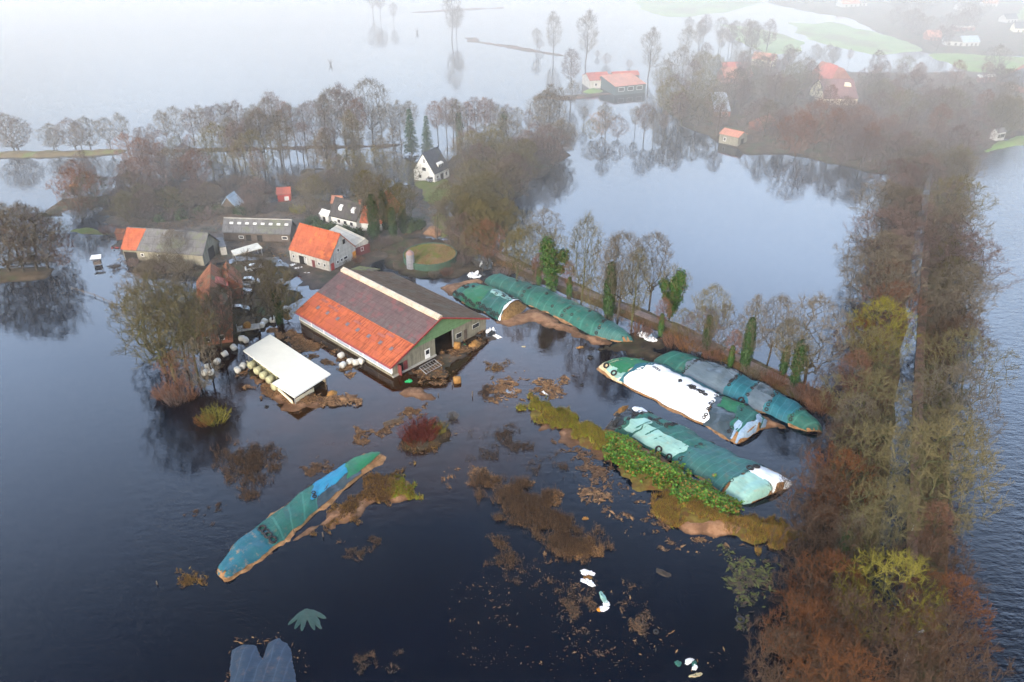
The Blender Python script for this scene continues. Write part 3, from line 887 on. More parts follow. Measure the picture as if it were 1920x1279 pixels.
# ================================================================== the other farm buildings
W_ = M_GLASS
gable_house('farm_building', 'pale farm building with a steep bright orange roof beside the long barn', 'farm building',
    (540.5,468.5), (616.9,490.3), (664,462), 3.0, 8.0, M_TILE_O2, M_RENDER, oh=0.12, oe=0.12,
    openings=[('y0',.10,.7,1.2,2.0,W_),('y0',.33,2.2,.2,2.3,M_DOORSHADE,'door'),('y0',.40,.8,.6,2.2,M_FRAMEW,'door'),('y0',.60,.9,.2,2.1,M_MAROON,'door'),('y0',.74,.7,1.2,2.0,W_),('y0',.88,.7,1.2,2.0,W_),
              ('x1',.10,1.0,.1,2.1,M_REDWALL,'door'),('x1',.30,.8,1.3,2.1,W_),('x1',.45,.8,1.3,2.1,W_),('x1',.60,1.4,1.3,2.1,W_),('x1',.36,.7,4.0,4.9,W_),('x1',.60,.8,5.2,6.3,M_DOORSHADE,'door'),('x1',.93,1.1,.1,2.1,M_ORANGEDOOR,'door')])
gable_house('garage', 'low pale garage with a corrugated cream roof and maroon doors', 'garage',
    (610,436), (664,462), (693,453), 3.1, 4.0, M_CREAMROOF, M_RENDER, oh=0.1, oe=0.15, rf=0.8,
    openings=[('x1',.22,2.3,.1,2.5,M_MAROON,'door'),('x1',.52,.8,1.2,2.2,W_),('x1',.80,2.3,.1,2.5,M_MAROON,'door')])
t, l_, w_ = gable_house('long_shed', 'long low shed with dark boards and eight pale rooflights', 'shed',
    (415.7,436.3), (544.2,440.4), (556,424), 2.4, 5.2, M_GREYROOF, M_BOARD, oh=0.3, oe=0.3, trim=M_CONCRETE,
    openings=[('y0',.37,1.3,0,1.9,M_DOORSHADE,'door'),('y0',.54,1.3,0,1.9,M_DOORSHADE,'door'),('y0',.92,1.4,1.0,1.8,W_),('y0',.26,1.2,.9,1.6,W_)])
ro = KIDS[t.name][1]
for k in range(8):
    s = 2.8 / (w_ * .5); m = MB(); xx = l_*(.12 + .115*k); ya, yb = w_*.30, w_*.37
    n = Vector((0, -s, 1)).normalized(); q = [Vector((xx+dx, y, 2.4 + s*y)) for dx, y in ((-.45,ya),(.45,ya),(.45,yb),(-.45,yb))]
    m.hexa([p - n*.03 for p in q], [p + n*.05 for p in q]); m.build('rooflight', M_SKYLIGHTW, ro)
t, l_, w_ = gable_house('old_barn', 'wide grey-roofed barn at the water with an orange-tiled end', 'barn',
    (226,468), (380,480), (408,452), 2.7, 6.6, M_GREYROOF, M_BLOCK, oh=0.3, oe=0.3,
    openings=[('y0',.05,1.6,0,2.1,M_DOORSHADE,'door'),('y0',.13,1.6,0,2.1,M_DOORSHADE,'door'),('y0',.24,.8,1.2,2,W_),('y0',.45,.8,1.2,2,W_),('y0',.7,1.6,.2,2.2,M_BOARD,'door'),('x1',.5,2.6,0,3,M_DOORSHADE,'door')])
m = MB(); s = 3.9 / (w_*.5); n = Vector((0, -s, 1)).normalized()
q = [Vector((xx, y, 2.7 + s*y)) for xx, y in ((0,0),(l_*.19,0),(l_*.24,w_*.5),(0,w_*.5))]
m.hexa([p + n*.004 for p in q], [p + n*.07 for p in q]); m.build('tiled_end', M_TILE_O2, KIDS[t.name][1])
t, l_, w_ = gable_house('farmhouse', 'old farmhouse with a mossy rust-red tiled roof among tall trees', 'farmhouse',
    (437,620), (434,518), (369,518), 2.8, 6.6, M_RUSTROOF, M_BRICK, oh=0.3, oe=0.4,
    openings=[('y0',.2,1,1,2.1,W_),('y0',.4,1,1,2.1,W_),('y0',.6,1,1,2.1,W_),('y0',.8,1,1,2.1,W_),('x0',.3,1,1,2.1,W_),('x0',.7,1,1,2.1,W_)], chimney=(.62,.86,-1.2))
s = 3.8/(w_*.5); xx = l_*.72
m = MB(); m.hexa([(xx-1.4,w_*.10,3.0),(xx+1.4,w_*.10,3.0),(xx+1.4,w_*.34,3.0),(xx-1.4,w_*.34,3.0)],[(xx-1.4,w_*.10,4.7),(xx+1.4,w_*.10,4.7),(xx+1.4,w_*.34,5.4),(xx-1.4,w_*.34,5.4)])
dm = m.build('dormer', M_REDWALL, t)
m = MB(); slab(m, [(xx-1.7,w_*.06,4.65),(xx+1.7,w_*.06,4.65),(xx+1.7,w_*.40,5.8),(xx-1.7,w_*.40,5.8)], .1); m.build('roof', M_REDROOF, dm)
m = MB(); m.box(xx-1.1, xx+1.1, w_*.10-.04, w_*.10-.003, 3.5, 4.5); m.build('pane', M_GLASS, dm)
gable_house('farmhouse_wing', 'short hipped wing of rust-red tiles behind the old farmhouse', 'farmhouse', (457,540), (452,512), (405,512), 2.7, 6.0, M_RUSTROOF, M_BRICK, oh=.3, oe=.3, half_hip=(2.5,0),
    openings=[('y0',.3,1,1,2,W_),('y0',.7,1,1,2,W_)])
# lean flat roofs
def flat_roof(name, label, cat, px, z, mat, t=0.15, wall=None, inset=0.35, group=None, dz=None):
    P = [G(x, y, z + (dz[i] if dz else 0)) for i, (x, y) in enumerate(px)]
    c = sum(P, Vector()) / len(P)
    o = thing(name, label, cat, (c.x, c.y, 0), 0, group)
    q = [Vector((p.x - c.x, p.y - c.y, p.z)) for p in P]
    area = sum(q[i].x*q[(i+1)%len(q)].y - q[(i+1)%len(q)].x*q[i].y for i in range(len(q)))
    if area < 0: q = q[::-1]
    m = MB(); m.hexa([p - Vector((0,0,t)) for p in q], q); m.build('roof', mat, o)
    if wall:
        k = 1 - inset / max(1.0, min(p.length for p in q))
        m = MB(); m.hexa([(p.x*k, p.y*k, -.4) for p in q], [(p.x*k, p.y*k, p.z - t) for p in q]); m.build('wall', wall, o)
    else:
        for p in q:
            m = MB(); m.tube((p.x*.92, p.y*.92, -.4), (p.x*.92, p.y*.92, p.z - t), .08, .08, 5); m.build('post', M_STEEL, o)
    return o
flat_roof('machine_shed', 'open machine shed with a cream sheet roof behind the farmhouse', 'shed', [(432.7,469.7),(438.7,478.9),(492,464.8),(482.4,455.1)], 2.6, M_CREAMROOF)
flat_roof('lean_to_shed', 'small grey lean-to of pale sheeting at the end of the grey barn', 'shed', [(405,446),(412,464),(424,462),(417,444)], 2.5, M_GREYROOF, wall=M_RENDER)

# ------------------------------------------------------------------ slurry tank and feed silo
c = G(807, 489, 0)
tank = thing('slurry_tank', 'round green slurry tank overgrown with grass and reeds', 'tank', (c.x, c.y, 0))
M_TANKG = m_wall('green_tank_panel', (0.035, 0.085, 0.055), (0.07, 0.135, 0.09), 0.42, 0.7, 0.6)
TR, TH = 6.3, 1.9
m = MB(); m.lathe([(TR, -.5), (TR, TH), (TR-.16, TH), (TR-.16, TH-.4)], 48); m.build('wall', M_TANKG, tank)
m = MB(); n = 26
vs = [(0,0,TH-.12)]; fs = []
for j in range(1, 9):
    for k in range(n*2):
        tt = 2*math.pi*k/(n*2); r = (TR-.17)*j/8
        vs.append((r*math.cos(tt), r*math.sin(tt), TH-.18 + .16*mnoise.noise(Vector((r*math.cos(tt)*.5, r*math.sin(tt)*.5, 3)))))
for k in range(n*2): fs.append((0, 1+k, 1+(k+1) % (n*2)))
for j in range(7):
    for k in range(n*2):
        k2 = (k+1) % (n*2); fs.append((1+j*n*2+k, 1+(j+1)*n*2+k, 1+(j+1)*n*2+k2, 1+j*n*2+k2))
m.add(vs, fs); crust = m.build('crust', m_noise('tank_crust', (0.17,0.105,0.045), (0.13,0.13,0.03), 0.35, 0.95, 0.1, (0.20,0.12,0.06), 0.4, 6, 0.42, 0.55), tank, True)
m = MB(); rng = random.Random(8)
for k in range(2600):
    tt = rng.random()*6.283; r = (TR-.4)*math.sqrt(rng.random()); x, y = r*math.cos(tt), r*math.sin(tt)
    green = mnoise.noise(Vector((x*.35, y*.35, 5))) + (-x*.09) > 0.05
    z = TH-.2; h = rng.uniform(.12,.3) if green else rng.uniform(.15,.4)
    m.spike((x,y,z), (x+rng.uniform(-.2,.2), y+rng.uniform(-.2,.2), z+h), .05, 0 if green else 1)
g_ = m.build('grass', [m_plain('tank_grass', (0.15,0.18,0.03), 0.9, 0.1), m_plain('tank_reed', (0.26,0.18,0.08), 0.9, 0.1)], tank); g_['kind'] = 'stuff'
c = G(770.5, 505, 0)
silo = thing('feed_silo', 'small galvanised feed silo with a conical top beside the round tank', 'silo', (c.x, c.y, 0))
m = MB(); m.lathe([(.95, .0), (.95, 3.9)], 20); m.build('body', m_wall('silo_steel', (0.22,0.22,0.24), (0.32,0.32,0.34), .8, .4, .2), silo, True)
m = MB(); m.lathe([(1.0, 3.9), (.75, 4.35), (.25, 4.75), (0.02, 4.8)], 20); m.build('cone_top', m_plain('rusty_lid', (0.28,0.18,0.16), .6, .3, 0, .3), silo, True)
m = MB()
for k in range(4): tt = math.pi/4 + k*math.pi/2; m.box(.9*math.cos(tt)-.06, .9*math.cos(tt)+.06, .9*math.sin(tt)-.06, .9*math.sin(tt)+.06, -.5, 4.0)
m.build('leg_frame', M_STEEL, silo)

# ------------------------------------------------------------------ houses round the farm
t, l_, w_ = gable_house('white_house', 'white house with a steep dark roof standing on the lawn in the grove', 'house',
    (815,327.5), (843.5,314), (806,304), 3.0, 8.6, M_DARKROOF, M_WHITE, oh=.15, oe=.25,
    openings=[('x0',.48,1.5,3.3,4.5,W_),('x0',.70,1.3,.9,2.1,W_),('x0',.46,.6,5.7,7.0,W_),('x0',.25,1.2,.9,2.1,W_),('y0',.2,1.2,.9,2.2,W_),('y0',.5,1.4,.3,2.2,M_DOORSHADE,'door'),('y0',.8,1.2,.9,2.2,W_)])
m = MB(); s = 5.6/(w_*.5)
m.hexa([(l_*.4,w_*.10,3.7),(l_*.75,w_*.10,3.7),(l_*.75,w_*.3,3.7),(l_*.4,w_*.3,3.7)],[(l_*.4,w_*.10,5.0),(l_*.75,w_*.10,5.0),(l_*.75,w_*.3,5.6),(l_*.4,w_*.3,5.6)])
dm = m.build('dormer', M_WHITE, t)
for k in range(3):
    xx = l_*(.46+.11*k); m = MB(); m.box(xx-.28, xx+.28, w_*.10-.04, w_*.10-.003, 4.0, 4.8); m.build('pane', M_GLASS, dm)
gable_house('red_shed', 'small bright red wooden shed with a pink-red roof by the trees', 'shed', (517.6,365.5), (545,364), (556.5,354), 2.3, 3.6, M_REDROOF, M_REDWALL, oh=.25, oe=.25,
    openings=[('y0',.7,1.2,.4,1.6,M_FRAMEW,'door'),('x1',.5,1.0,0.2,2.0,M_ORANGEDOOR,'door')])
gable_house('blue_roofed_hut', 'dark timber hut with a pale blue sheet-metal roof', 'hut', (444,391), (459,380), (428,377), 1.6, 4.6, M_BLUEROOF, M_BOARD, oh=.2, oe=.1, openings=[('x0',.5,1.0,0,1.7,M_DOORSHADE,'door')])
t, l_, w_ = gable_house('thatched_cottage', 'white cottage under a dark thatched roof with two pale dormers', 'cottage', (616,405), (668,417), (674,396), 2.5, 6.6, M_THATCH, M_WHITE, oh=.4, oe=.5, chimney=(.92,.5,.6),
    openings=[('y0',.3,1.1,.9,2.0,W_),('y0',.55,1.1,.9,2.0,W_),('y0',.8,1.1,.9,2.0,W_)])
for fx in (.33, .78):
    xx = l_*fx; m = MB(); m.hexa([(xx-.5,w_*.2,3.6),(xx+.5,w_*.2,3.6),(xx+.5,w_*.36,3.6),(xx-.5,w_*.36,3.6)],[(xx-.5,w_*.2,4.9),(xx+.5,w_*.2,4.9),(xx+.5,w_*.36,5.4),(xx-.5,w_*.36,5.4)])
    m.build('dormer', M_FRAMEW, t)
gable_house('orange_roofed_house', 'brick house with a wide orange tiled roof behind ivy-clad trunks', 'house', (722.7,415), (758,390.5), (718,373), 2.6, 7.0, M_TILE_O2, M_WHITE, oh=.3, oe=.4, chimney=(.3,.5,.7),
    openings=[('y0',.2,1,.9,2,W_),('y0',.45,1,.9,2,W_),('y0',.75,1,.9,2,W_)])
gable_house('orange_roofed_annex', 'low orange-tiled annex between the cottage and the brick house', 'annex', (674,418), (716,420), (718,398), 2.5, 5.4, M_TILE_O2, M_WHITE, oh=.3, oe=.3, openings=[('y0',.4,1,.9,2,W_),('y0',.7,1,.9,2,W_)])
gable_house('garden_shed', 'small salmon-roofed garden shed peeping out above the cottage roof', 'shed', (619,381.5), (640,382.5), (641,374), 2.4, 4.0, M_PINKROOF, M_BOARD, oh=.2, oe=.2)
gable_house('white_pavilion', 'little white garden pavilion at the left end of the thatched cottage', 'pavilion', (597,401), (615,406), (619,397), 2.1, 3.0, M_FRAMEW, M_WHITE, oh=.2, oe=.2, openings=[('y0',.5,.9,.2,1.6,M_DOORSHADE,'door')])
gable_house('brick_hut', 'tiny red-brick hut on the bank left of the orange barn end', 'hut', (214,437), (231,438), (233,431), 1.9, 2.6, M_RUSTROOF, M_BRICK, oh=.1, oe=.1)
# ------------------------------------------------------------------ flooded building far out
gable_house('lakeside_barn', 'pale-roofed dark barn standing in the flood far across the water', 'barn', (1154,162.5), (1212.5,157), (1196,140), 3.6, 5.2, M_PINKROOF, M_TEALWALL, oh=.2, oe=.3, rf=.85,
    openings=[('y0',.2,2.6,1.4,3.0,M_GLASS),('y0',.5,2.6,1.4,3.0,M_GLASS),('y0',.8,2.6,1.4,3.0,M_GLASS)])
gable_house('lakeside_stable', 'long red-roofed stable joined to the far barn in the flood', 'stable', (1106,151.5), (1146,149), (1144,138), 3.4, 5.4, M_REDROOF, M_RENDER, oh=.2, oe=.3,
    openings=[('y0',.3,1.2,1,2.2,W_),('y0',.6,1.2,1,2.2,W_)])
gable_house('lakeside_annex', 'narrow brown-ended annex behind the pale-roofed lakeside barn', 'annex', (1150,143), (1200,140.5), (1199,135), 3.4, 4.6, M_REDROOF, M_BOARD, oh=.2, oe=.2)
# ------------------------------------------------------------------ village houses
gable_house('slate_cottage', 'brick cottage with a pale slate-blue roof at the village edge', 'cottage', (1340,209), (1371,209), (1367,183), 2.6, 7.0, m_roof('pale_slate', (.27,.31,.37), (.36,.41,.47), .3, .45, None, .6, .15, .3), M_BRICK, oh=.1, oe=.2,
    openings=[('y0',.35,1.4,.7,2.2,W_),('y0',.75,1,.9,2.1,W_)])
gable_house('boathouse', 'grey boathouse with a tan roof right on the lake shore', 'boathouse', (1348,250), (1385,258.5), (1398,250), 3.2, 4.4, M_PINKROOF, M_BLOCK, oh=.2, oe=.25, openings=[('y0',.3,1,1,2.3,W_),('x1',.5,1.8,0,2.2,M_DOORSHADE,'door')])
gable_house('tan_roofed_garage', 'tan-roofed garage half hidden behind the lakeside trees', 'garage', (1430,236), (1455,225), (1440,215), 2.6, 4.4, M_PINKROOF, M_BRICK, oh=.2, oe=.2)
gable_house('red_hipped_house', 'large house with a red hipped roof in the village trees', 'house', (1514,140), (1556,156), (1568,141), 3.4, 9.0, M_REDROOF, M_BRICK, oh=.3, oe=.4, half_hip=(4.5,4.5), openings=[('y0',.4,1.2,1,2.2,W_),('y0',.7,1.2,1,2.2,W_)])
gable_house('purple_roofed_villa', 'long villa with a purple-brown roof and cream walls', 'villa', (1546,185.5), (1610,185.5), (1608,165), 3.0, 8.5, m_roof('plum_tile', (.16,.085,.085), (.24,.13,.12), .3, .5, None, .8, .2, .3), M_CREAM, oh=.2, oe=.3,
    openings=[('y0',.1,1,1,2.4,W_),('y0',.24,1,1,2.4,W_),('y0',.8,1,1,2.4,W_),('y0',.92,1,1,2.4,W_)])
gable_house('cream_gable', 'tall cream stepped gable front in the middle of the long villa', 'house', (1575,180), (1575,186.5), (1574,187), 5.0, 9.0, M_CREAM, M_CREAM) if False else None
a_ = G(1583, 193.5); gt = thing('gabled_porch', 'tall cream gable porch at the front of the plum-roofed villa', 'porch', (a_.x, a_.y, 0), R(-4))
m = MB(); m.add([(-2.4,0,-.4),(2.4,0,-.4),(2.4,0,4),(0.9,0,7.6),(-0.9,0,7.6),(-2.4,0,4),(-2.4,4,-.4),(2.4,4,-.4),(2.4,4,4),(.9,4,7.6),(-.9,4,7.6),(-2.4,4,4)],
    [(0,1,2,3,4,5),(6,7,8,9,10,11)[::-1],(1,7,8,2),(0,5,11,6),(2,8,9,3),(3,9,10,4),(4,10,11,5)]); m.build('wall', M_CREAM, gt)
for zz, ww in ((1.0,1.6),(4.2,1.2)):
    m = MB(); m.box(-ww/2, ww/2, -.05, -.003, zz, zz+1.5); m.build('window', M_GLASS, gt)
gable_house('dark_roofed_house', 'brick house with a dark slate roof and white dormer at right edge', 'house', (1868,149), (1921,163), (1945,138), 3.0, 8.6, M_DARKROOF, M_BRICK, oh=.3, oe=.4, half_hip=(3,0), openings=[('y0',.3,1.2,1,2.2,W_),('y0',.6,1.2,1,2.2,W_)])
a_ = G(1899, 152, 3.9); dt = KIDS[[o for o in bpy.data.objects if o.name.startswith('dark_roofed_house')][0].name]
flat_roof('flat_roofed_garage', 'brick garage with a white flat roof left of the dark house', 'garage', [(1832.6,140.2),(1836.5,145.2),(1870,143.2),(1865,138.2)], 3.0, M_WHITEROOF, wall=M_BRICK)
for i, (px, py, L_, W2, rz_, rm, wm, lab) in enumerate([
    (1588, 14, 12, 8, 10, M_PINKROOF, M_DULLWHITE, 'white house with a salmon roof at the foggy top edge'),
    (1611, 12, 9, 7, -20, M_GREYROOF, M_DULLWHITE, 'pale grey-roofed house right of the foggy salmon-roofed one'),
    (1804, 60, 11, 5, 5, M_WHITEROOF, M_BRICK, 'flat white-roofed outbuilding among the upper village trees'),
    (1746, 77, 7, 6, 0, M_PINKROOF, M_BRICK, 'small pink-roofed house at the upper meadow edge'),
    (1786, 87, 10, 6, -15, M_GREYROOF, M_DULLWHITE, 'pale grey cottage just above the green meadow'),
    (1812, 88, 9, 6, 8, M_BLUEROOF, M_DULLWHITE, 'blue-roofed cottage just above the green meadow'),
    (1806, 20, 10, 7, 20, M_GREYROOF, M_DULLWHITE, 'farm cottage beside the upper green field'),
    (1852, 14, 9, 6, -10, M_PINKROOF, M_DULLWHITE, 'small white house on top of the upper field'),
    (1888, 44, 8, 6, 15, M_DARKROOF, M_DULLWHITE, 'white cottage with a dark roof below the upper field'),
    (1911, 62, 8, 7, -10, M_DARKROOF, M_CREAM, 'cream house near the right edge below the upper field'),
    (1374, 136, 11, 4, 4, M_REDROOF, M_BOARD, 'low red-roofed shed by the flooded pasture'),
    (1376, 154, 13, 8, 12, M_PINKROOF, M_BRICK, 'salmon-roofed house hidden among the village trees'),
    (1432, 122, 10, 6, -35, M_PINKROOF, M_CREAM, 'tan-roofed cottage by the village pond'),
    (1868, 262, 4, 2.5, 25, M_GREYROOF, M_DULLWHITE, 'tiny white hut in the trees by the green bank') ]):
    c = G(px, py); hx, hy = L_/2, W2/2
    t = thing('village_house', lab, 'house', (c.x, c.y, 0), R(rz_), 'far houses of the village')
    zr_ = 3.0 + W2*.42
    if rm is M_WHITEROOF: zr_ = 3.3
    m = MB(); vs = []
    for x in (-hx, hx): vs += [(x,-hy,-.5),(x,hy,-.5),(x,hy,3),(x,0,zr_-.15),(x,-hy,3)]
    m.add(vs, [(4,3,2,1,0),(5,6,7,8,9),(0,5,9,4),(6,1,2,7),(4,9,8,3),(3,8,7,2)]); m.build('wall', wm, t)
    m = MB(); slab(m, [(-hx-.3,-hy-.3,2.9),(hx+.3,-hy-.3,2.9),(hx+.3,0,zr_),(-hx-.3,0,zr_)], .1); slab(m, [(-hx-.3,0,zr_),(hx+.3,0,zr_),(hx+.3,hy+.3,2.9),(-hx-.3,hy+.3,2.9)], .1)
    m.build('roof', rm, t)
    for xx in (-hx*.5, hx*.1, hx*.6):
        m = MB(); m.box(xx-.5, xx+.5, -hy-.05, -hy+.003, 1, 2.2); m.build('window', M_GLASS, t)
# duck house on posts in the water
a_ = G(184, 497); t = thing('bird_hut', 'little white-roofed hut on posts in the water beyond the island', 'hut', (a_.x, a_.y, 0), R(15)); t.scale = (.75, .75, .75)
m = MB(); slab(m, [(-1.6,-1.1,2.6),(1.6,-1.1,2.6),(1.4,1.2,3.0),(-1.4,1.2,3.0)], .1); m.build('roof', M_FRAMEW, t)
m = MB(); m.box(-.9,.9,-.7,.7,.7,1.5); m.box(-1.0,1.0,-.8,.8,.45,.7); m.build('body', M_BOARD, t)
for x in (-.95,.95):
    for y in (-.75,.75): m = MB(); m.box(x-.06,x+.06,y-.06,y+.06,-.4,2.7); m.build('post', M_WOOD, t)
# ------------------------------------------------------------------ bare winter trees
def bark(name, c1, c2): return m_noise(name, c1, c2, 1.3, 0.95, 0.05, None, 0.6, 4)
M_BARK = bark('bark', (0.038, 0.033, 0.028), (0.085, 0.076, 0.062))
M_BARKG = bark('mossy_bark', (0.052, 0.054, 0.028), (0.11, 0.11, 0.055))
def twigm(name, c): return m_island(name, [tuple(x*0.72 for x in c), c, tuple(x*1.25 for x in c)], 0.95, 0.05)
M_TW_PURPLE = twigm('purple_twig', (0.128, 0.096, 0.088))
M_TW_BROWN = twigm('brown_twig', (0.120, 0.103, 0.080))
M_TW_RED = twigm('russet_twig', (0.145, 0.078, 0.054))
M_TW_GREEN = twigm('mossy_twig', (0.118, 0.102, 0.054))
M_TW_VIGNETTE = twigm('vignette_twig', (0.066, 0.044, 0.032))  # darkened so the lens vignette is painted into the near avenue twigs
M_TW_RUST = twigm('rust_twig', (0.105, 0.046, 0.022))  # own orange hue, toned down to the same painted vignette
M_TW_YELLOW = twigm('yellow_twig', (0.19, 0.17, 0.035))
M_TW_ORANGE = twigm('orange_twig', (0.24, 0.12, 0.045))
M_IVY = m_island('ivy_leaf', [(0.009, 0.026, 0.008), (0.018, 0.046, 0.012), (0.032, 0.066, 0.018)], 0.6, 0.2)
M_IVYL = m_island('light_ivy_leaf', [(0.013, 0.042, 0.009), (0.028, 0.072, 0.014), (0.048, 0.105, 0.022)], 0.6, 0.2)
M_NEEDLE = m_island('needle', [(0.014, 0.036, 0.020), (0.026, 0.055, 0.028), (0.04, 0.075, 0.035)], 0.8, 0.1)
M_EVER = m_island('evergreen_leaf', [(0.016, 0.034, 0.012), (0.034, 0.060, 0.018), (0.055, 0.082, 0.026)], 0.7, 0.15)
M_BRAMBLE = m_island('bramble_leaf', [(0.020, 0.060, 0.008), (0.050, 0.145, 0.016), (0.11, 0.22, 0.03), (0.10, 0.10, 0.022)], 0.7, 0.15)

def rnd_perp(d, rng):
    a = d.orthogonal().normalized(); b = d.cross(a)
    t = rng.random() * 6.2832
    return a * math.cos(t) + b * math.sin(t)

def limb(mb, p, d, L, r0, r1, rng, n=5, up=0.15, wob=0.12, sides=5):
    """curving limb; returns points and directions along it"""
    pts = [Vector(p)]; rads = [r0]; dirs = [d.copy()]
    q = Vector(p); dd = d.copy()
    for i in range(n):
        dd = dd + Vector((rng.uniform(-wob, wob), rng.uniform(-wob, wob), rng.uniform(-wob, wob) + up / n))
        dd.normalize()
        q = q + dd * (L / n)
        pts.append(q.copy()); dirs.append(dd.copy())
        rads.append(r0 + (r1 - r0) * ((i + 1) / n) ** 0.8)
    mb.path(pts, rads, sides)
    return pts, dirs, rads

def along(pts, dirs, rads, t):
    n = len(pts) - 1
    f = t * n; i = min(n - 1, int(f)); k = f - i
    return pts[i].lerp(pts[i+1], k), dirs[i].lerp(dirs[i+1], k).normalized(), rads[i] + (rads[i+1] - rads[i]) * k

def twigs(mb, p, d, L, rng, r=0.016, up=0.1, n=6, spread=0.75):
    """a spray of fine twigs round a shoot"""
    mb.spike(p, p + d * L, r * 1.3)
    for i in range(n):
        t = rng.uniform(0.15, 0.95)
        q = p + d * (L * t)
        dd = (d + rnd_perp(d, rng) * rng.uniform(0.5, 1.0) * spread + Vector((0, 0, up))).normalized()
        l = L * rng.uniform(0.35, 0.75) * (1.1 - 0.5 * t)
        mb.spike(q, q + dd * l, r)
        if rng.random() < 0.6:
            q2 = q + dd * l * 0.45
            d3 = (dd + rnd_perp(dd, rng) * 0.7).normalized()
            mb.spike(q2, q2 + d3 * l * 0.6, r * 0.8)

FORMS = {  # crown foot, widest height, radius, trunk top, upward bias, points, trunk radius
    'oak':    (.16, .48, .47, .26, .35, 600, .019),
    'alder':  (.34, .66, .20, .93, .45, 430, .011),
    'poplar': (.22, .58, .19, .88, 1.5, 430, .012),
    'fork':   (.26, .70, .29, .34, 1.2, 500, .0135),
    'willow': (.06, .50, .50, .10, .9, 460, .010)}
def tree_mesh(rng, H, form, tw=1.0, rt=0.014):
    """bare tree: points strewn through an uneven crown are joined to the nearest wood below them,
    limbs thicken with what they carry, sprays of fine twigs end every shoot"""
    z0, zm, Rm, zt, bias, N, r0 = FORMS[form]
    T, C = MB(), MB()
    sd = rng.random() * 90
    P = []; par = []
    def add(p, q): P.append(p); par.append(q); return len(P) - 1
    lx, ly = rng.uniform(-.05, .05), rng.uniform(-.05, .05)
    k = -1; n = max(3, int(zt * H / .8))
    for i in range(n + 1):
        z = -.4 + (zt * H + .4) * i / n
        k = add((lx * z + .12 * math.sin(z * .5 + sd), ly * z + .12 * math.cos(z * .43 + sd), z), k)
    if form == 'willow':
        for j in range(6):
            az = j * 1.05 + rng.uniform(-.3, .3); q = 1
            for i in range(1, 4): q = add((.5 * i * math.cos(az), .5 * i * math.sin(az), .1 * H + .09 * H * i), q)
    pts = []
    while len(pts) < N:
        z = rng.uniform(z0, 1.0)
        if z < zm: f = math.sin(math.pi / 2 * ((z - z0) / (zm - z0)) * .85 + .235)
        else: f = math.cos(math.pi / 2 * ((z - zm) / (1 - zm)) ** 1.5)
        if rng.random() > .25 + f: continue
        az = rng.random() * 6.2832
        lump = 1 + .5 * mnoise.noise(Vector((math.cos(az) * 1.3 + sd, math.sin(az) * 1.3, z * 3.2)))
        r = Rm * H * f * lump * rng.random() ** .42
        pts.append((lx * z * H + r * math.cos(az), ly * z * H + r * math.sin(az), z * H))
    ax = [lx * zt * H, ly * zt * H, zt * H * .8]
    pts.sort(key=lambda p: (p[0] - lx * p[2]) ** 2 + (p[1] - ly * p[2]) ** 2 + (max(0, p[2] - ax[2]) ** 2 if form != 'alder' else 0))
    A = np.zeros((len(P) + N * 4, 3)); A[:len(P)] = P
    first = 2
    for p in pts:
        m = len(P); v = np.array(p) - A[first:m]
        d = np.sqrt((v * v).sum(1)) + 1e-6
        c = d * (1 + bias * (1 - v[:, 2] / d))
        j = int(c.argmin()) + first
        L = float(d[j - first]); steps = min(3, max(1, int(L / (H * .06))))
        q = j
        for s_ in range(1, steps + 1):
            t = s_ / steps
            w = [P[j][x] + (p[x] - P[j][x]) * t for x in range(3)]
            if s_ < steps:
                w = [w[0] + rng.uniform(-.04, .04) * L, w[1] + rng.uniform(-.04, .04) * L, w[2] + rng.uniform(-.02, .08) * L]
            q = add(tuple(w), q); A[len(P) - 1] = w
    n = len(P); kids = [[] for _ in range(n)]
    for i in range(1, n):
        if par[i] >= 0: kids[par[i]].append(i)
    load = [0] * n
    for i in range(n - 1, -1, -1):
        load[i] = sum(load[c] for c in kids[i]) + (0 if kids[i] else 1)
    tot = load[0]
    rad = [max(.011, r0 * H * (l / tot) ** .52) for l in load]
    for i in range(n // 40 + 2):
        if i < n and par[i] == i - 1: rad[i] = max(rad[i], r0 * H * (.95 - .55 * max(0, P[i][2]) / H))
    # chains
    stack = [(0, [0])]
    while stack:
        i, ch = stack.pop()
        while kids[i]:
            ks_ = sorted(kids[i], key=lambda c: -load[c])
            for c in ks_[1:]: stack.append((c, [i, c]))
            i = ks_[0]; ch.append(i)
        rr = [rad[x] for x in ch]
        if len(ch) > 1: rr[0] = min(rr[0], rr[1] * 1.25)
        big = rr[min(1, len(rr) - 1)]
        (T if big > .035 else C).path([P[x] for x in ch], rr, 6 if big > .12 else 4 if big > .05 else 3)
    # twigs
    for i in range(first, n):
        if load[i] > 3: continue
        a_ = Vector(P[i]); b_ = Vector(P[par[i]])
        d = (a_ - b_)
        if d.length < 1e-4: continue
        d.normalize()
        out = Vector((a_.x - lx * a_.z, a_.y - ly * a_.z, 0))
        if out.length > .01: out.normalize()
        for t in range(max(1, int((2 if load[i] > 1 else 4) * tw))):
            d2 = (d * .7 + out * .25 + rnd_perp(d, rng) * rng.uniform(.3, .95) + Vector((0, 0, .22))).normalized()
            twigs(C, a_.lerp(b_, rng.random()), d2, H * .055 * rng.uniform(.7, 1.35) + .15, rng, rt, .12, 4, .7)
    return T, C

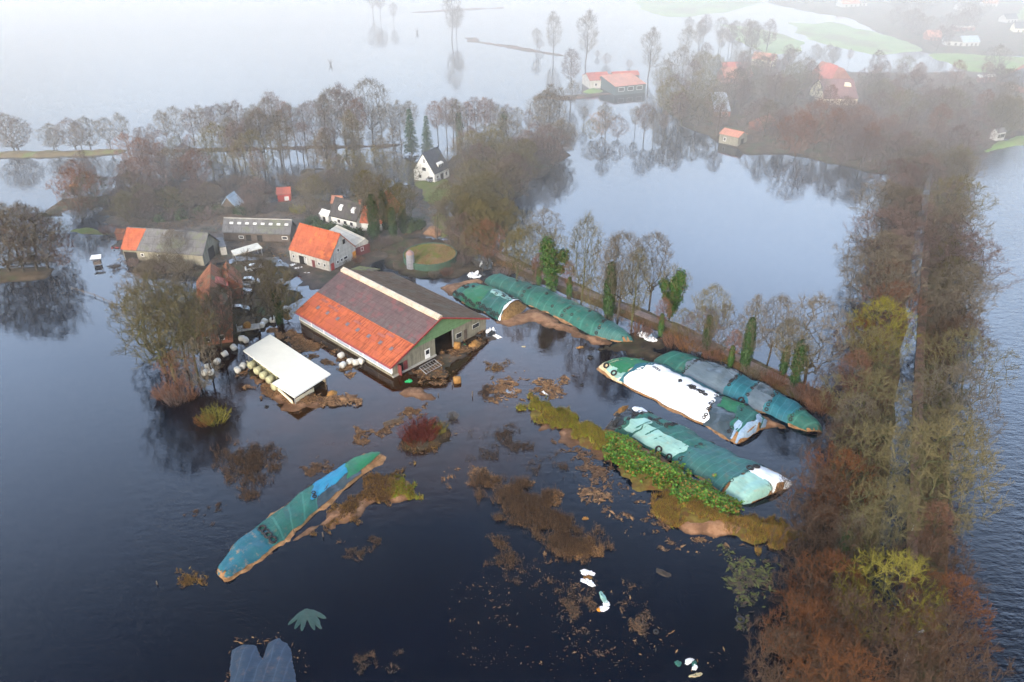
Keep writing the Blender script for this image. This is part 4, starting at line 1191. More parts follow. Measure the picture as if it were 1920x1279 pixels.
def ivy_mesh(rng, H, R0, top, n, mlt=0, size=.30, lump=0.5):
    m = MB(); n = int(n * 1.9)
    for i in range(n):
        z = top * H * (rng.random() ** .8)
        k = z / (top * H)
        lob = 1 + lump * mnoise.noise(Vector((z * .55, i % 3, 1.0)))
        az = rng.random() * 6.283
        rr = R0 * lob * (0.55 + .75 * math.sin(math.pi * min(1, .15 + k * .8))) * math.sqrt(rng.uniform(.25, 1)) * (1 + .3 * mnoise.noise(Vector((math.cos(az) * 1.4, math.sin(az) * 1.4, z * .6))))
        p = Vector((rr * math.cos(az), rr * math.sin(az), z))
        nn = Vector((math.cos(az), math.sin(az), rng.uniform(-.1, .9)))
        m.leaf(p, nn + Vector((rng.uniform(-.5, .5), rng.uniform(-.5, .5), rng.uniform(-.3, .5))), size * rng.uniform(.4, 1.5), rng)
    return m

def crown_leaves(rng, blobs, n, size):
    m = MB()
    tot = sum(b[3] ** 2 for b in blobs)
    for x, y, z, r in blobs:
        for i in range(int(n * r * r / tot)):
            v = Vector((rng.gauss(0, 1), rng.gauss(0, 1), rng.gauss(0, 1))).normalized()
            rr = r * (0.45 + 0.6 * rng.random()) * (1 + .55 * mnoise.noise(v * 2.2 + Vector((x, y, z))))
            if mnoise.noise(v * 3.5 + Vector((z, x, y))) < -.22: continue
            p = Vector((x, y, z)) + v * rr
            if p.z < 0: continue
            m.leaf(p, v + Vector((rng.uniform(-.6, .6), rng.uniform(-.6, .6), rng.uniform(-.2, .8))), size * rng.uniform(.35, 1.5), rng)
    return m

def conifer_mesh(rng, H):
    T, C = MB(), MB()
    T.path([(0, 0, -.4), (0, 0, H * .5), (0, 0, H * .98)], [H * .02, H * .012, .02], 6)
    z = H * .10
    while z < H * .97:
        k = z / H
        Rr = H * .19 * (1 - k) ** .8 + .15
        nb = 9 if k < .7 else 6
        for i in range(nb):
            az = rng.random() * 6.283; r = Rr * rng.uniform(.7, 1.1)
            tip = Vector((r * math.cos(az), r * math.sin(az), z - r * .28 + rng.uniform(-.1, .1)))
            b = Vector((0, 0, z + .1))
            for j in range(int(8 + r * 9)):
                t = rng.uniform(.12, 1)
                p = b.lerp(tip, t)
                side = Vector((-math.sin(az), math.cos(az), 0)) * rng.choice((-1, 1)) * rng.uniform(.3, .8)
                d = (Vector((math.cos(az), math.sin(az), -.25)) * .6 + side + Vector((0, 0, rng.uniform(-.4, .1)))).normalized()
                C.spike(p, p + d * rng.uniform(.4, .85) * (1.2 - .4 * t), .10)
        z += H * .032
    return T, C

PROTO = {}
def proto(key, T, mt, C, mc, extra=None):
    PROTO[key] = (T.build('trunk', mt, None, True).data if T else None, C.build('crown', mc).data, extra)
    for o in [x for x in COL.objects if x.name.split('.')[0] in ('trunk', 'crown') and x.users_collection and x.parent is None]:
        bpy.data.objects.remove(o)
def mesh_only(mb, name, mats):
    o = mb.build(name, mats); me = o.data; bpy.data.objects.remove(o); return me

def make(key, form, seed, H, mt, mc, tw=1.0, rt=.02, ivy=None):
    r = random.Random(seed)
    T, C = tree_mesh(r, H, form, tw, rt)
    ex = None
    if ivy:
        top, R0, n, ml = ivy
        ex = ('ivy', mesh_only(ivy_mesh(r, H, R0, top, n), 'ivy', ml))
    PROTO[key] = (mesh_only(T, 'trunk', mt), mesh_only(C, 'crown', mc), ex, H)
    mexp = PROTO[key][0]; mexp.polygons.foreach_set('use_smooth', [True] * len(mexp.polygons))

make('oak1', 'oak', 11, 13, M_BARK, M_TW_BROWN, 1.0, .014)
make('oak2', 'oak', 12, 13, M_BARKG, M_TW_GREEN, 1.0, .014)
make('oak3', 'oak', 13, 13, M_BARK, M_TW_PURPLE, 1.0, .014)
make('oak4', 'oak', 14, 13, M_BARKG, M_TW_YELLOW, 1.0, .0142)
make('alder1', 'alder', 21, 17, M_BARK, M_TW_PURPLE, 1.0, .014)
make('alder2', 'alder', 22, 17, M_BARK, M_TW_BROWN, 1.0, .014)
make('alder3', 'alder', 23, 17, M_BARK, M_TW_RED, 1.0, .014)
make('poplar1', 'poplar', 31, 19, M_BARK, M_TW_BROWN, 1.0, .014)
make('poplar2', 'poplar', 32, 19, M_BARKG, M_TW_GREEN, 1.0, .014)
make('fork1', 'fork', 41, 17, M_BARK, M_TW_BROWN, 1.0, .014)
make('fork2', 'fork', 42, 17, M_BARKG, M_TW_GREEN, 1.0, .014)
make('fork3', 'fork', 43, 17, M_BARK, M_TW_PURPLE, 1.0, .014)
make('ivytree1', 'fork', 51, 16, M_BARKG, M_TW_GREEN, 1.0, .014, (.55, .95, 1500, M_IVY))
make('ivytree2', 'poplar', 52, 17, M_BARKG, M_TW_BROWN, 1.0, .014, (.72, 1.15, 2400, M_IVY))
make('ivytree3', 'alder', 53, 15, M_BARK, M_TW_RED, 1.0, .014, (.6, 1.0, 1600, M_IVYL))
make('willow6', 'willow', 66, 9, M_BARK, M_TW_VIGNETTE, 1.0, .014)
make('willow7', 'willow', 67, 9, M_BARK, M_TW_RUST, 1.0, .014)
make('willow1', 'willow', 61, 9, M_BARK, M_TW_PURPLE, 1.0, .014)
make('willow2', 'willow', 62, 9, M_BARKG, M_TW_GREEN, 1.0, .014)
make('willow3', 'willow', 63, 9, M_BARK, M_TW_RED, 1.0, .014)
make('willow5', 'willow', 65, 9, M_BARKG, M_TW_BROWN, 1.0, .014)
make('willow4', 'willow', 64, 9, M_BARK, M_TW_ORANGE, 1.0, .014)
r = random.Random(71)
T, C = conifer_mesh(r, 15); PROTO['spruce'] = (mesh_only(T, 'trunk', M_BARK), mesh_only(C, 'crown', M_NEEDLE), None, 15)
# ivy-smothered trees: leafy lumps round a forked trunk
T, C = tree_mesh(random.Random(72), 13, 'fork', .5)
PROTO['smothered1'] = (mesh_only(T, 'trunk', M_BARKG), mesh_only(C, 'twig_spray', M_TW_GREEN), ('crown', mesh_only(crown_leaves(r, [(-.9,0,8.6,2.2),(-.6,.3,6.0,2.0),(-.4,0,3.4,1.5),(2.1,.2,8.2,1.5),(1.6,-.2,5.8,1.0),(0,0,1.4,.8),(-1.4,.2,10.6,1.5)], 9500, .30), 'crown', M_IVYL)), 12)
PROTO['smothered2'] = (mesh_only(T, 'trunk', M_BARKG), mesh_only(C, 'twig_spray', M_TW_GREEN), ('crown', mesh_only(crown_leaves(r, [(0,0,10,1.6),(.2,0,7.6,1.7),(-.2,.2,5.2,1.6),(0,0,2.8,1.3),(0,0,1.0,.9)], 7500, .29), 'crown', M_IVY)), 12)
T = MB(); T.path([(0,0,-.3),(0,0,1.2)], [.15,.08], 5)
PROTO['bush1'] = (mesh_only(T, 'stem', M_BARK), mesh_only(crown_leaves(r, [(0,0,1.0,1.5),(1.2,.3,.8,1.1),(-1.1,-.2,.9,1.2),(.2,-1,.6,1.0)], 2200, .34), 'foliage', M_EVER), None, 2.5)
def brush(rng, n, H, Rr, spread, r=.022):
    m = MB()
    for i in range(n):
        a = rng.random()*6.283; q = Rr*math.sqrt(rng.random()); b = Vector((q*math.cos(a), q*math.sin(a), -.2))
        d = Vector((math.cos(a)*spread*q/Rr + rng.uniform(-.25,.25), math.sin(a)*spread*q/Rr + rng.uniform(-.25,.25), 1)).normalized()
        L = H*rng.uniform(.6,1.05)
        m.spike(b, b + d*L, r*1.4)
        twigs(m, b + d*L*.35, d, L*.62, rng, r, .1, 5, .6)
    return m
T = MB(); T.path([(0,0,-.3),(0.1,0,.7)], [.12,.05], 5)
for k, (mt, nm) in enumerate(((M_TW_RED,'brush1'),(M_TW_BROWN,'brush2'),(M_TW_PURPLE,'brush3'),(M_TW_ORANGE,'brush4'),(m_island('crimson_twig',[(.07,.014,.012),(.12,.026,.02),(.16,.045,.03)],.8,.1),'brush5'),(M_TW_YELLOW,'brush6'))):
    PROTO[nm] = (mesh_only(T, 'stem', M_BARK), mesh_only(brush(random.Random(80+k), 130, 2.6, 1.5, .7), 'twigs', mt), None, 2.4)

ORD = ['first','second','third','fourth','fifth','sixth','seventh','eighth','ninth','tenth','eleventh','twelfth','thirteenth','fourteenth','fifteenth','sixteenth','seventeenth','eighteenth','nineteenth','twentieth']
def place(key, name, label, cat, loc, h, group, rng, part_names=('trunk', 'crown'), wide=1.0):
    tm, cm, ex, H0 = PROTO[key]
    s = h / H0
    t = thing(name, label, cat, loc, rng.random() * 6.283, group)
    t.scale = (s * wide, s * wide, s)
    if tm: link(tm, tm.name.split('.')[0], t)
    link(cm, cm.name.split('.')[0], t)
    if ex: link(ex[1], ex[0], t)
    return t

TONE = {'oak1':'broad brown', 'oak2':'broad mossy green', 'oak3':'broad purplish', 'oak4':'broad yellow-green', 'alder1':'slim purple-brown', 'alder2':'slim grey-brown', 'alder3':'slim russet',
        'poplar1':'tall grey-brown', 'poplar2':'tall mossy', 'fork1':'forked grey-brown', 'fork2':'forked mossy', 'fork3':'forked purplish', 'ivytree1':'ivy-stemmed mossy', 'ivytree2':'ivy-wrapped tall',
        'ivytree3':'ivy-stemmed russet', 'willow1':'many-stemmed purplish', 'willow2':'many-stemmed mossy', 'willow3':'many-stemmed russet', 'willow4':'many-stemmed orange', 'willow5':'many-stemmed brown', 'willow6':'many-stemmed vignette-darkened brown', 'willow7':'many-stemmed rust-red', 'spruce':'dark green',
        'smothered1':'lumpy ivy-smothered', 'smothered2':'column-like ivy-smothered', 'bush1':'rounded evergreen', 'brush1':'russet twiggy', 'brush2':'brown twiggy', 'brush3':'purplish twiggy', 'brush4':'orange twiggy', 'brush5':'crimson twiggy', 'brush6':'yellowish twiggy'}
def kindname(k):
    if k == 'spruce': return 'spruce_tree', 'spruce', 'tree'
    if k.startswith('bu'): return 'evergreen_bush', 'bush', 'bush'
    if k.startswith('br'): return 'bare_shrub', 'shrub', 'shrub'
    if k.startswith('oak'): return 'spreading_tree', 'bare tree', 'tree'
    if k.startswith('ald'): return 'slender_tree', 'bare tree', 'tree'
    if k.startswith('pop'): return 'tall_tree', 'bare tree', 'tree'
    if k.startswith('fork'): return 'forked_tree', 'bare tree', 'tree'
    if k.startswith('wil'): return 'coppiced_tree', 'bare tree', 'tree'
    return 'ivy_clad_tree', 'tree', 'tree'
POS = []
WIDE = {'left row of the flooded avenue': .9, 'right row of the flooded avenue': .98, 'big trees in the grove by the white house': 1.1, 'trees of the left island': 1.0, 'trees of the purple thicket': 1.0, 'shore trees before the villa': 1.05, 'trees between villa and meadow': 1.1, 'trees on the near village shore': 1.1, 'trees round the red hipped house': 1.05, 'oaks along the grassy dyke': 1.1, 'trees along the farm track': 0.85, 'tall trees by the farmhouse': 0.85, 'alders along the wooded dyke': 0.95, 'yard trees by the farmhouse': 0.9}
def stand(where, group, items, seed=1, z=0.0, wide=1.0):
    """items: (px, py_base, py_top or None, kind, height if no top)"""
    rng = random.Random(seed)
    cnt = {}
    order = sorted(items, key=lambda i: i[0])
    tally = {}
    for it in order: tally[it[3]] = tally.get(it[3], 0) + 1
    for it in order:
        px, py, top, key = it[:4]
        h = it[4] if top is None else height_for(px, py, top)
        nm, word, cat = kindname(key)
        cnt[key] = cnt.get(key, 0) + 1
        k = cnt[key]
        if tally[key] == 1: post_ = ''
        elif k == 1: post_ = ', leftmost'
        elif k == tally[key]: post_ = ', rightmost'
        else: post_ = f', {ORD[k-1]} from left'
        lab = f"{TONE[key]} {word} {where}{post_}"
        if len(lab.replace(',', '').split()) > 16: print('LONG', lab)
        p = G(px, py)
        POS.append((p.x, p.y))
        place(key, nm, lab, cat, (p.x, p.y, z), h, group, rng, wide=it[5] if len(it) > 5 else WIDE.get(group, 1.0))

def fill(seed, px_poly, n, kinds, hlo, hhi, gap):
    """scatter n trees over a patch, no two closer than gap"""
    rng = random.Random(seed); out = []; pts = []
    xs = [p[0] for p in px_poly]; ys = [p[1] for p in px_poly]
    tries = 0
    while len(out) < n and tries < 6000:
        tries += 1
        x = rng.uniform(min(xs), max(xs)); y = rng.uniform(min(ys), max(ys))
        if poly_dist(x, y, px_poly) < 0: continue
        p = G(x, y)
        if any((p.x-a)**2 + (p.y-b)**2 < gap*gap for a, b in pts): continue
        pts.append((p.x, p.y))
        out.append((x, y, None, rng.choice(kinds), rng.uniform(hlo, hhi)))
    return out

# --- the grassy dyke on the left
stand('on the grassy dyke at the far left', 'oaks along the grassy dyke', [
    (28,286,214,'oak1'),(36,286,222,'oak3'),(103,284,232,'oak1'),(107,284,240,'fork1'),(143,283,222,'oak3'),(154,283,232,'fork3'),(171,283,220,'oak1'),(209,282,222,'fork1'),(240,280,212,'poplar1')], 1)
# --- alders on the wooded dyke
xs_ = [262,290,318,342,367,388,402,418,436,455,470,487,508,523,541,556,574,592,612]
rg = random.Random(5)
ks = ['alder1','alder1','alder2','fork1','alder1','alder2','alder1','fork3','alder2','alder1','poplar1','alder2','fork1','alder1','alder3','alder2','alder1','fork3','alder2']
tops = [240,232,205,200,203,198,200,196,194,188,205,194,186,172,190,192,196,190,178]
stand('on the wooded dyke beyond the red shed', 'alders along the wooded dyke', [(x, 279, t, k) for x, t, k in zip(xs_, tops, ks)], 2)
stand('on the dyke left of the two spruces', 'trees on the dyke behind the garden', [(628,276,166,'fork1'),(648,275,160,'oak3'),(660,275,176,'alder1'),(675,276,185,'alder3'),(700,273,150,'fork1'),(718,273,196,'alder2'),(738,273,192,'alder2'),(752,271,190,'poplar1'),(767,271,188,'alder2')], 3)
# --- flooded alders in front of the dyke
stand('in the water behind the blue and red huts', 'flooded alders in front of the dyke', fill(31, [(400,300),(760,292),(770,318),(700,345),(560,350),(470,352),(385,345)], 24, ['alder1','alder2','fork3','willow2','alder1','poplar2','fork1'], 11, 17, 3.8), 4)
# --- purple thicket at the left
stand('in the thicket at the left water edge', 'trees of the purple thicket', fill(32, [(132,400),(140,352),(215,330),(250,290),(330,292),(385,320),(380,352),(330,366),(240,392),(160,420)], 34, ['willow1','willow5','alder1','willow3','willow2','alder3','alder1','fork3'], 7.5, 13, 3.2), 5)
# --- grove round the white house
stand('behind the white house by the lake', 'two spruces by the white house', [(772,290,202,'spruce'),(802,290,215,'spruce')], 6)
stand('on the lake side of the white house', 'lakeside alders behind the white house', [(822,268,190,'alder3'),(838,268,184,'alder1'),(851,270,184,'alder1'),(862,272,188,'ivytree2'),(878,266,190,'alder3'),(893,264,182,'alder1'),(908,262,184,'alder3'),(921,262,186,'alder1'),(936,261,194,'alder2'),(950,258,196,'alder1'),(970,256,200,'alder2'),(944,262,210,'smothered2'),(992,256,205,'alder1'),(1012,255,178,'fork1'),(1030,256,158,'poplar1'),(1046,258,166,'poplar1'),(1022,258,170,'fork1')], 7)
stand('in the grove right of the white house', 'big trees in the grove by the white house', fill(33, [(868,335),(880,300),(930,285),(1000,278),(1050,275),(1062,292),(1020,322),(975,352),(950,392),(920,412),(880,404)], 30, ['oak2','oak1','oak3','fork2','oak2','oak1','fork1','willow2'], 9, 13, 4.6), 8)
stand('over the dark pool right of the grove', 'trees overhanging the dark pool', [(1048,300,238,'oak1'),(1030,318,258,'oak3'),(1055,285,225,'oak1')], 9)
stand('in the gardens behind the grey barns', 'garden trees behind the grey barns', fill(47, [(225,422),(400,398),(408,384),(330,386),(232,402)], 13, ['oak3','willow1','fork1','oak1','willow2'], 5.5, 8.5, 3.5) + fill(48, [(470,407),(506,402),(506,372),(470,378)], 5, ['oak1','willow1','fork3'], 5.5, 8, 3.2) + fill(49, [(578,418),(602,398),(700,362),(700,345),(580,362)], 10, ['oak1','oak3','fork1','willow2'], 7, 10, 3.6), 62)
# --- gardens
stand('beside the orange roofed house', 'ivy-clad trees by the orange roofed house', [(704,452,330,'ivytree2'),(738,448,340,'ivytree1'),(722,432,330,'ivytree2'),(690,420,322,'fork2'),(757,438,345,'ivytree1'),(660,358,280,'oak2'),(705,352,276,'oak2'),(740,345,285,'oak1'),(640,352,290,'oak3'),(768,352,300,'oak2')], 10)
stand('between the round tank and the farm track', 'trees between the tank and the track', [(820,448,None,'alder2',10),(842,452,372,'alder2'),(866,438,372,'ivytree2'),(880,452,365,'ivytree1'),(902,470,378,'fork2'),(905,440,360,'oak2'),(925,430,362,'ivytree1'),(938,478,395,'oak2'),(950,450,372,'fork2'),(875,478,402,'willow1'),(860,470,402,'willow5'),(893,488,420,'willow2'),(916,490,415,'willow3'),(965,458,390,'oak2'),(855,425,350,'fork2'),(887,405,330,'oak2'),(840,408,340,'oak2')], 11)
# --- along the farm track
stand('along the farm track, lake behind it', 'trees along the farm track', [
    (968,538,430,'fork2'),(1000,520,420,'oak2'),(1022,478,392,'oak1'),(1036,556,446,'smothered1'),(1010,540,475,'ivytree3'),(1067,562,490,'ivytree3'),(1090,574,402,'poplar2'),(1140,598,450,'ivytree2'),(1158,606,440,'fork1'),(1184,618,470,'poplar2'),
    (1218,580,440,'fork1'),(1255,601,505,'smothered1'),(1310,664,580,'willow1'),(1322,660,535,'ivytree1'),(1347,662,575,'willow5'),(1395,694,558,'ivytree2'),(1438,684,556,'fork1'),(1466,706,600,'ivytree1'),(1486,730,638,'smothered2'),(1508,716,560,'oak1'),(1112,590,520,'willow2'),(1238,630,560,'ivytree3'),(1368,690,620,'ivytree3'),(1280,640,580,'willow2')], 12)
stand('at the water line below the farm track', 'shrubs below the farm track', [(x, y, None, k, h) for x, y, k, h in [(985,540,'brush2',2.4),(1055,575,'brush3',2.2),(1130,612,'brush2',2.2),(1200,628,'brush1',2.4),(1265,648,'brush1',2.6),(1290,655,'brush4',2.6),(1335,672,'brush1',2.2),(1412,706,'brush2',2.4),(1450,720,'brush1',2.4),(1520,752,'brush1',2.8),(1540,770,'brush1',3.0),(1500,745,'brush3',2.4),(940,520,'brush3',2.0),(905,500,'brush2',2.2)]], 13)
# --- the avenue
stand('in the left row of the avenue', 'left row of the flooded avenue', [
    (1678,330,250,'oak3',0,1.3),(1670,388,300,'oak3',0,1.3),(1650,440,345,'oak1',0,1.3),(1647,500,392,'oak3',0,1.3),(1640,560,440,'oak1',0,1.3),(1632,622,470,'oak1'),(1628,690,560,'oak4'),(1600,690,600,'willow7'),(1616,770,620,'fork2'),(1588,790,660,'alder3'),(1558,770,690,'willow6'),
    (1610,862,700,'oak2'),(1578,870,740,'fork1'),(1553,910,800,'willow6'),(1616,960,800,'oak2'),(1548,985,850,'willow7'),(1512,1010,880,'willow6'),(1622,1085,905,'fork2'),(1570,1075,960,'ivytree2'),(1598,1075,950,'ivytree1'),(1520,1090,960,'willow6'),(1635,1205,1045,'oak4'),(1535,1180,1050,'willow7'),(1490,1150,1060,'willow6'),(1570,1265,1120,'willow6'),(1490,1250,1130,'willow7'),(1450,1300,1190,'willow6'),(1630,1330,1180,'willow6'),(1550,1370,1220,'willow7')], 14)
stand('in the right row of the avenue', 'right row of the flooded avenue', [
    (1786,318,236,'oak3',0,1.2),(1780,372,286,'oak1',0,1.2),(1776,430,330,'oak2',0,1.2),(1774,492,385,'oak1',0,1.2),(1794,560,440,'oak3',0,1.2),(1772,640,500,'oak1',0,0.88),(1770,712,590,'willow6',0,0.88),(1766,780,620,'oak2',0,0.88),(1751,860,690,'oak1',0,0.88),(1746,930,770,'oak2',0,0.88),(1718,1010,800,'oak2',0,0.88),(1723,1090,950,'alder3',0,0.80),(1716,1165,1010,'willow6',0,0.80),(1733,1240,1090,'willow7',0,0.80),(1720,1320,1150,'willow6',0,0.80),(1763,1330,1190,'willow6',0,0.80)], 15)
stand('in the far left verge of the avenue', 'inner trees of the far left verge', fill(63, [(1628,660),(1678,660),(1738,305),(1690,305)], 16, ['oak3','oak1','fork3','oak1','willow3'], 10, 14, 4.2), 64)
stand('in the far right verge of the avenue', 'inner trees of the far right verge', fill(64, [(1752,660),(1790,660),(1802,305),(1775,305)], 13, ['oak3','oak1','fork1','oak2','willow1'], 9, 13, 4.2), 65)
# --- island and farmhouse trees at the left
stand('on the small island at the left edge', 'trees of the left island', [(18,512,400,'oak3'),(46,514,392,'oak1'),(72,512,382,'oak1'),(92,506,402,'oak3'),(30,470,380,'oak1'),(66,470,385,'oak3'),(-20,505,395,'oak1'),(100,470,400,'willow2'),(118,500,440,'willow3')], 16)
stand('at the water left of the farmhouse', 'tall trees by the farmhouse', [(330,712,520,'oak2'),(352,690,480,'fork1'),(372,705,540,'fork2'),(300,640,500,'oak1'),(398,700,560,'fork1'),(418,668,540,'poplar1'),(316,680,560,'willow2'),(385,730,640,'willow5'),(340,735,660,'willow3'),(428,640,540,'willow5'),(310,700,540,'fork2')], 17)
stand('in the yard right of the farmhouse', 'yard trees by the farmhouse', [(483,614,474,'oak1'),(512,606,478,'poplar1'),(525,606,490,'ivytree1'),(540,600,530,'willow2'),(335,494,432,'oak1'),(505,520,470,'alder2')], 18)
# --- far lone trees in the lake
stand('standing alone far out in the lake', 'lone trees out in the lake', [(848,76,-20,'poplar1'),(856,74,12,'alder2'),(1037,108,22,'poplar1'),(1007,96,52,'alder2'),(1098,122,20,'poplar1'),(1215,148,52,'poplar1'),(1070,180,92,'alder1'),(1069,215,150,'alder2'),(700,30,-30,'fork1'),(714,36,-20,'alder1'),(738,44,5,'alder2'),(1120,108,95,'willow1'),(1137,122,100,'willow1'),(1180,128,112,'willow1'),(1012,92,72,'willow1')], 19)
stand('in the shallows left of the village', 'flooded trees left of the village', [(1128,255,208,'willow4'),(1135,262,192,'alder2'),(1108,262,222,'willow2'),(1158,260,216,'willow1'),(1190,250,200,'alder2'),(1207,262,194,'fork3'),(1225,262,205,'alder2'),(1242,258,208,'alder1'),(1095,235,200,'fork1')], 20)
# --- village trees
stand('on the near left shore of the village', 'trees on the near village shore', fill(41, [(1225,250),(1235,170),(1300,130),(1345,150),(1335,235),(1345,262),(1300,262)], 20, ['oak2','oak1','alder1','fork2','oak3'], 11, 16, 5.5), 21)
stand('before the boathouse and long villa', 'shore trees before the villa', fill(42, [(1400,262),(1460,240),(1560,225),(1640,235),(1690,270),(1690,330),(1600,318),(1500,298),(1420,284)], 32, ['alder1','alder3','alder2','willow3','fork3','willow1'], 9, 15, 4.2), 22)
stand('round the red hipped village house', 'trees round the red hipped house', fill(43, [(1370,225),(1380,150),(1500,140),(1528,205),(1470,232),(1400,215)], 26, ['oak1','fork1','oak3','oak2','alder1'], 10, 15, 5), 23)
stand('between the villa and the green meadow', 'trees between villa and meadow', fill(44, [(1625,250),(1620,190),(1640,150),(1740,135),(1840,160),(1900,190),(1990,200),(1990,240),(1880,262),(1800,285),(1720,300)], 44, ['oak3','alder1','fork1','oak1','alder3','oak2','willow1'], 10, 15, 5), 24)
stand('by the village pond and far pasture', 'trees by the village pond', fill(45, [(1260,130),(1290,70),(1400,60),(1440,110),(1380,130),(1300,135)], 14, ['poplar1','fork1','alder2','poplar2','alder1'], 12, 18, 7), 25)
stand('in the foggy upper village', 'trees of the foggy upper village', fill(46, [(1700,70),(1640,40),(1700,-10),(1850,-10),(1840,60),(1860,100),(1740,98)], 30, ['oak3','oak1','fork1','alder1'], 10, 15, 8) + [(1863,142,85,'oak1')], 26)
stand('behind the pond in the village', 'trees behind the pond', [(1525,128,84,'fork1'),(1548,130,84,'oak1'),(1475,128,84,'fork1'),(1590,122,92,'alder1'),(1560,128,88,'fork1')], 27)
# --- evergreen bushes and shrubs
stand('in the farm gardens', 'evergreen bushes in the gardens', [(x, y, None, 'bush1', h) for x, y, h in [(575,435,2.6),(600,432,2.8),(622,438,3.0),(648,440,2.6),(668,444,2.4),(700,440,2.6),(770,432,3.2),(785,426,2.6),(760,420,2.6),(588,420,2.4),(340,410,2.6),(375,405,2.6),(410,398,2.4),(302,415,2.2),(450,402,2.4),(330,385,3.6),(300,372,3.4)]], 28)
stand('in the thicket above the grey barns', 'brown shrubs above the barns', [(x, y, None, k, h) for x, y, k, h in [(250,408,'brush3',3),(280,412,'brush2',3),(318,412,'brush3',3),(350,408,'brush2',3.2),(385,410,'brush3',3),(420,402,'brush2',2.8),(470,402,'brush2',3),(500,398,'brush3',2.6),(535,396,'brush2',2.6),(262,428,'brush2',2.2),(205,438,'brush1',2.2),(560,400,'brush6',2.2),(480,390,'brush3',3),(440,398,'brush2',3),(300,500,'brush2',2.4),(330,505,'brush2',2.2)]], 29)
# ------------------------------------------------------------------ silage clamps under sheets and netting
M_SIL = m_noise('silage', (0.20, 0.105, 0.05), (0.33, 0.19, 0.095), 1.2, 0.95, 0.1, (0.14, 0.08, 0.04), 0.6, 7)
S_TEAL = m_sheet('teal_netting', (0.008, 0.075, 0.060), (0.022, 0.125, 0.098), lines=2.6, dirt_amt=0.25, wr=0.8)
S_TEAL_L = m_sheet('teal_netting_seamed', (0.016, 0.080, 0.080), (0.028, 0.115, 0.108), lines=1.15, dirt_amt=0.25)
S_TEAL_B = m_sheet('blue_netting', (0.009, 0.085, 0.115), (0.018, 0.120, 0.155), lines=1.3, dirt_amt=0.12)
S_GREEN = m_sheet('green_netting', (0.012, 0.120, 0.055), (0.024, 0.165, 0.075), dirt_amt=0.25)
S_GREY = m_sheet('grey_foil', (0.080, 0.115, 0.145), (0.125, 0.165, 0.200), dirt_amt=0.08, rough=0.25, wr=0.2)
S_DARK = m_sheet('dark_foil', (0.028, 0.045, 0.058), (0.055, 0.078, 0.095), dirt_amt=0.12, rough=0.25, wr=0.4)
S_BLACK = m_sheet('black_foil', (0.010, 0.013, 0.018), (0.024, 0.03, 0.036), dirt_amt=0.1, rough=0.25, wr=0.9)
S_WHITE = m_sheet('white_foil', (0.76, 0.77, 0.78), (0.84, 0.84, 0.84), dirt=(0.5, 0.42, 0.33), dirt_amt=0.1, rough=0.35, wr=0.25)
S_PALE = m_sheet('pale_green_foil', (0.20, 0.38, 0.34), (0.28, 0.46, 0.41), dirt=(0.3, 0.2, 0.1), dirt_amt=0.3, wr=0.35)
S_BLUE = m_sheet('bright_blue_tarp', (0.010, 0.150, 0.260), (0.020, 0.20, 0.33), dirt_amt=0.05, lines=0.0)
S_SLATE = m_sheet('slate_blue_tarp', (0.008, 0.021, 0.042), (0.015, 0.032, 0.060), dirt=(0.30, 0.17, 0.08), dirt_amt=0.15, lines=1.15, src='Object', wr=.5)
S_ICE = m_sheet('pale_blue_foil', (0.16, 0.25, 0.36), (0.32, 0.42, 0.52), dirt_amt=0.1, rough=0.3, wr=0.8)
S_CREAM = m_sheet('cream_edge', (0.48, 0.40, 0.24), (0.58, 0.48, 0.30), dirt_amt=0.4)

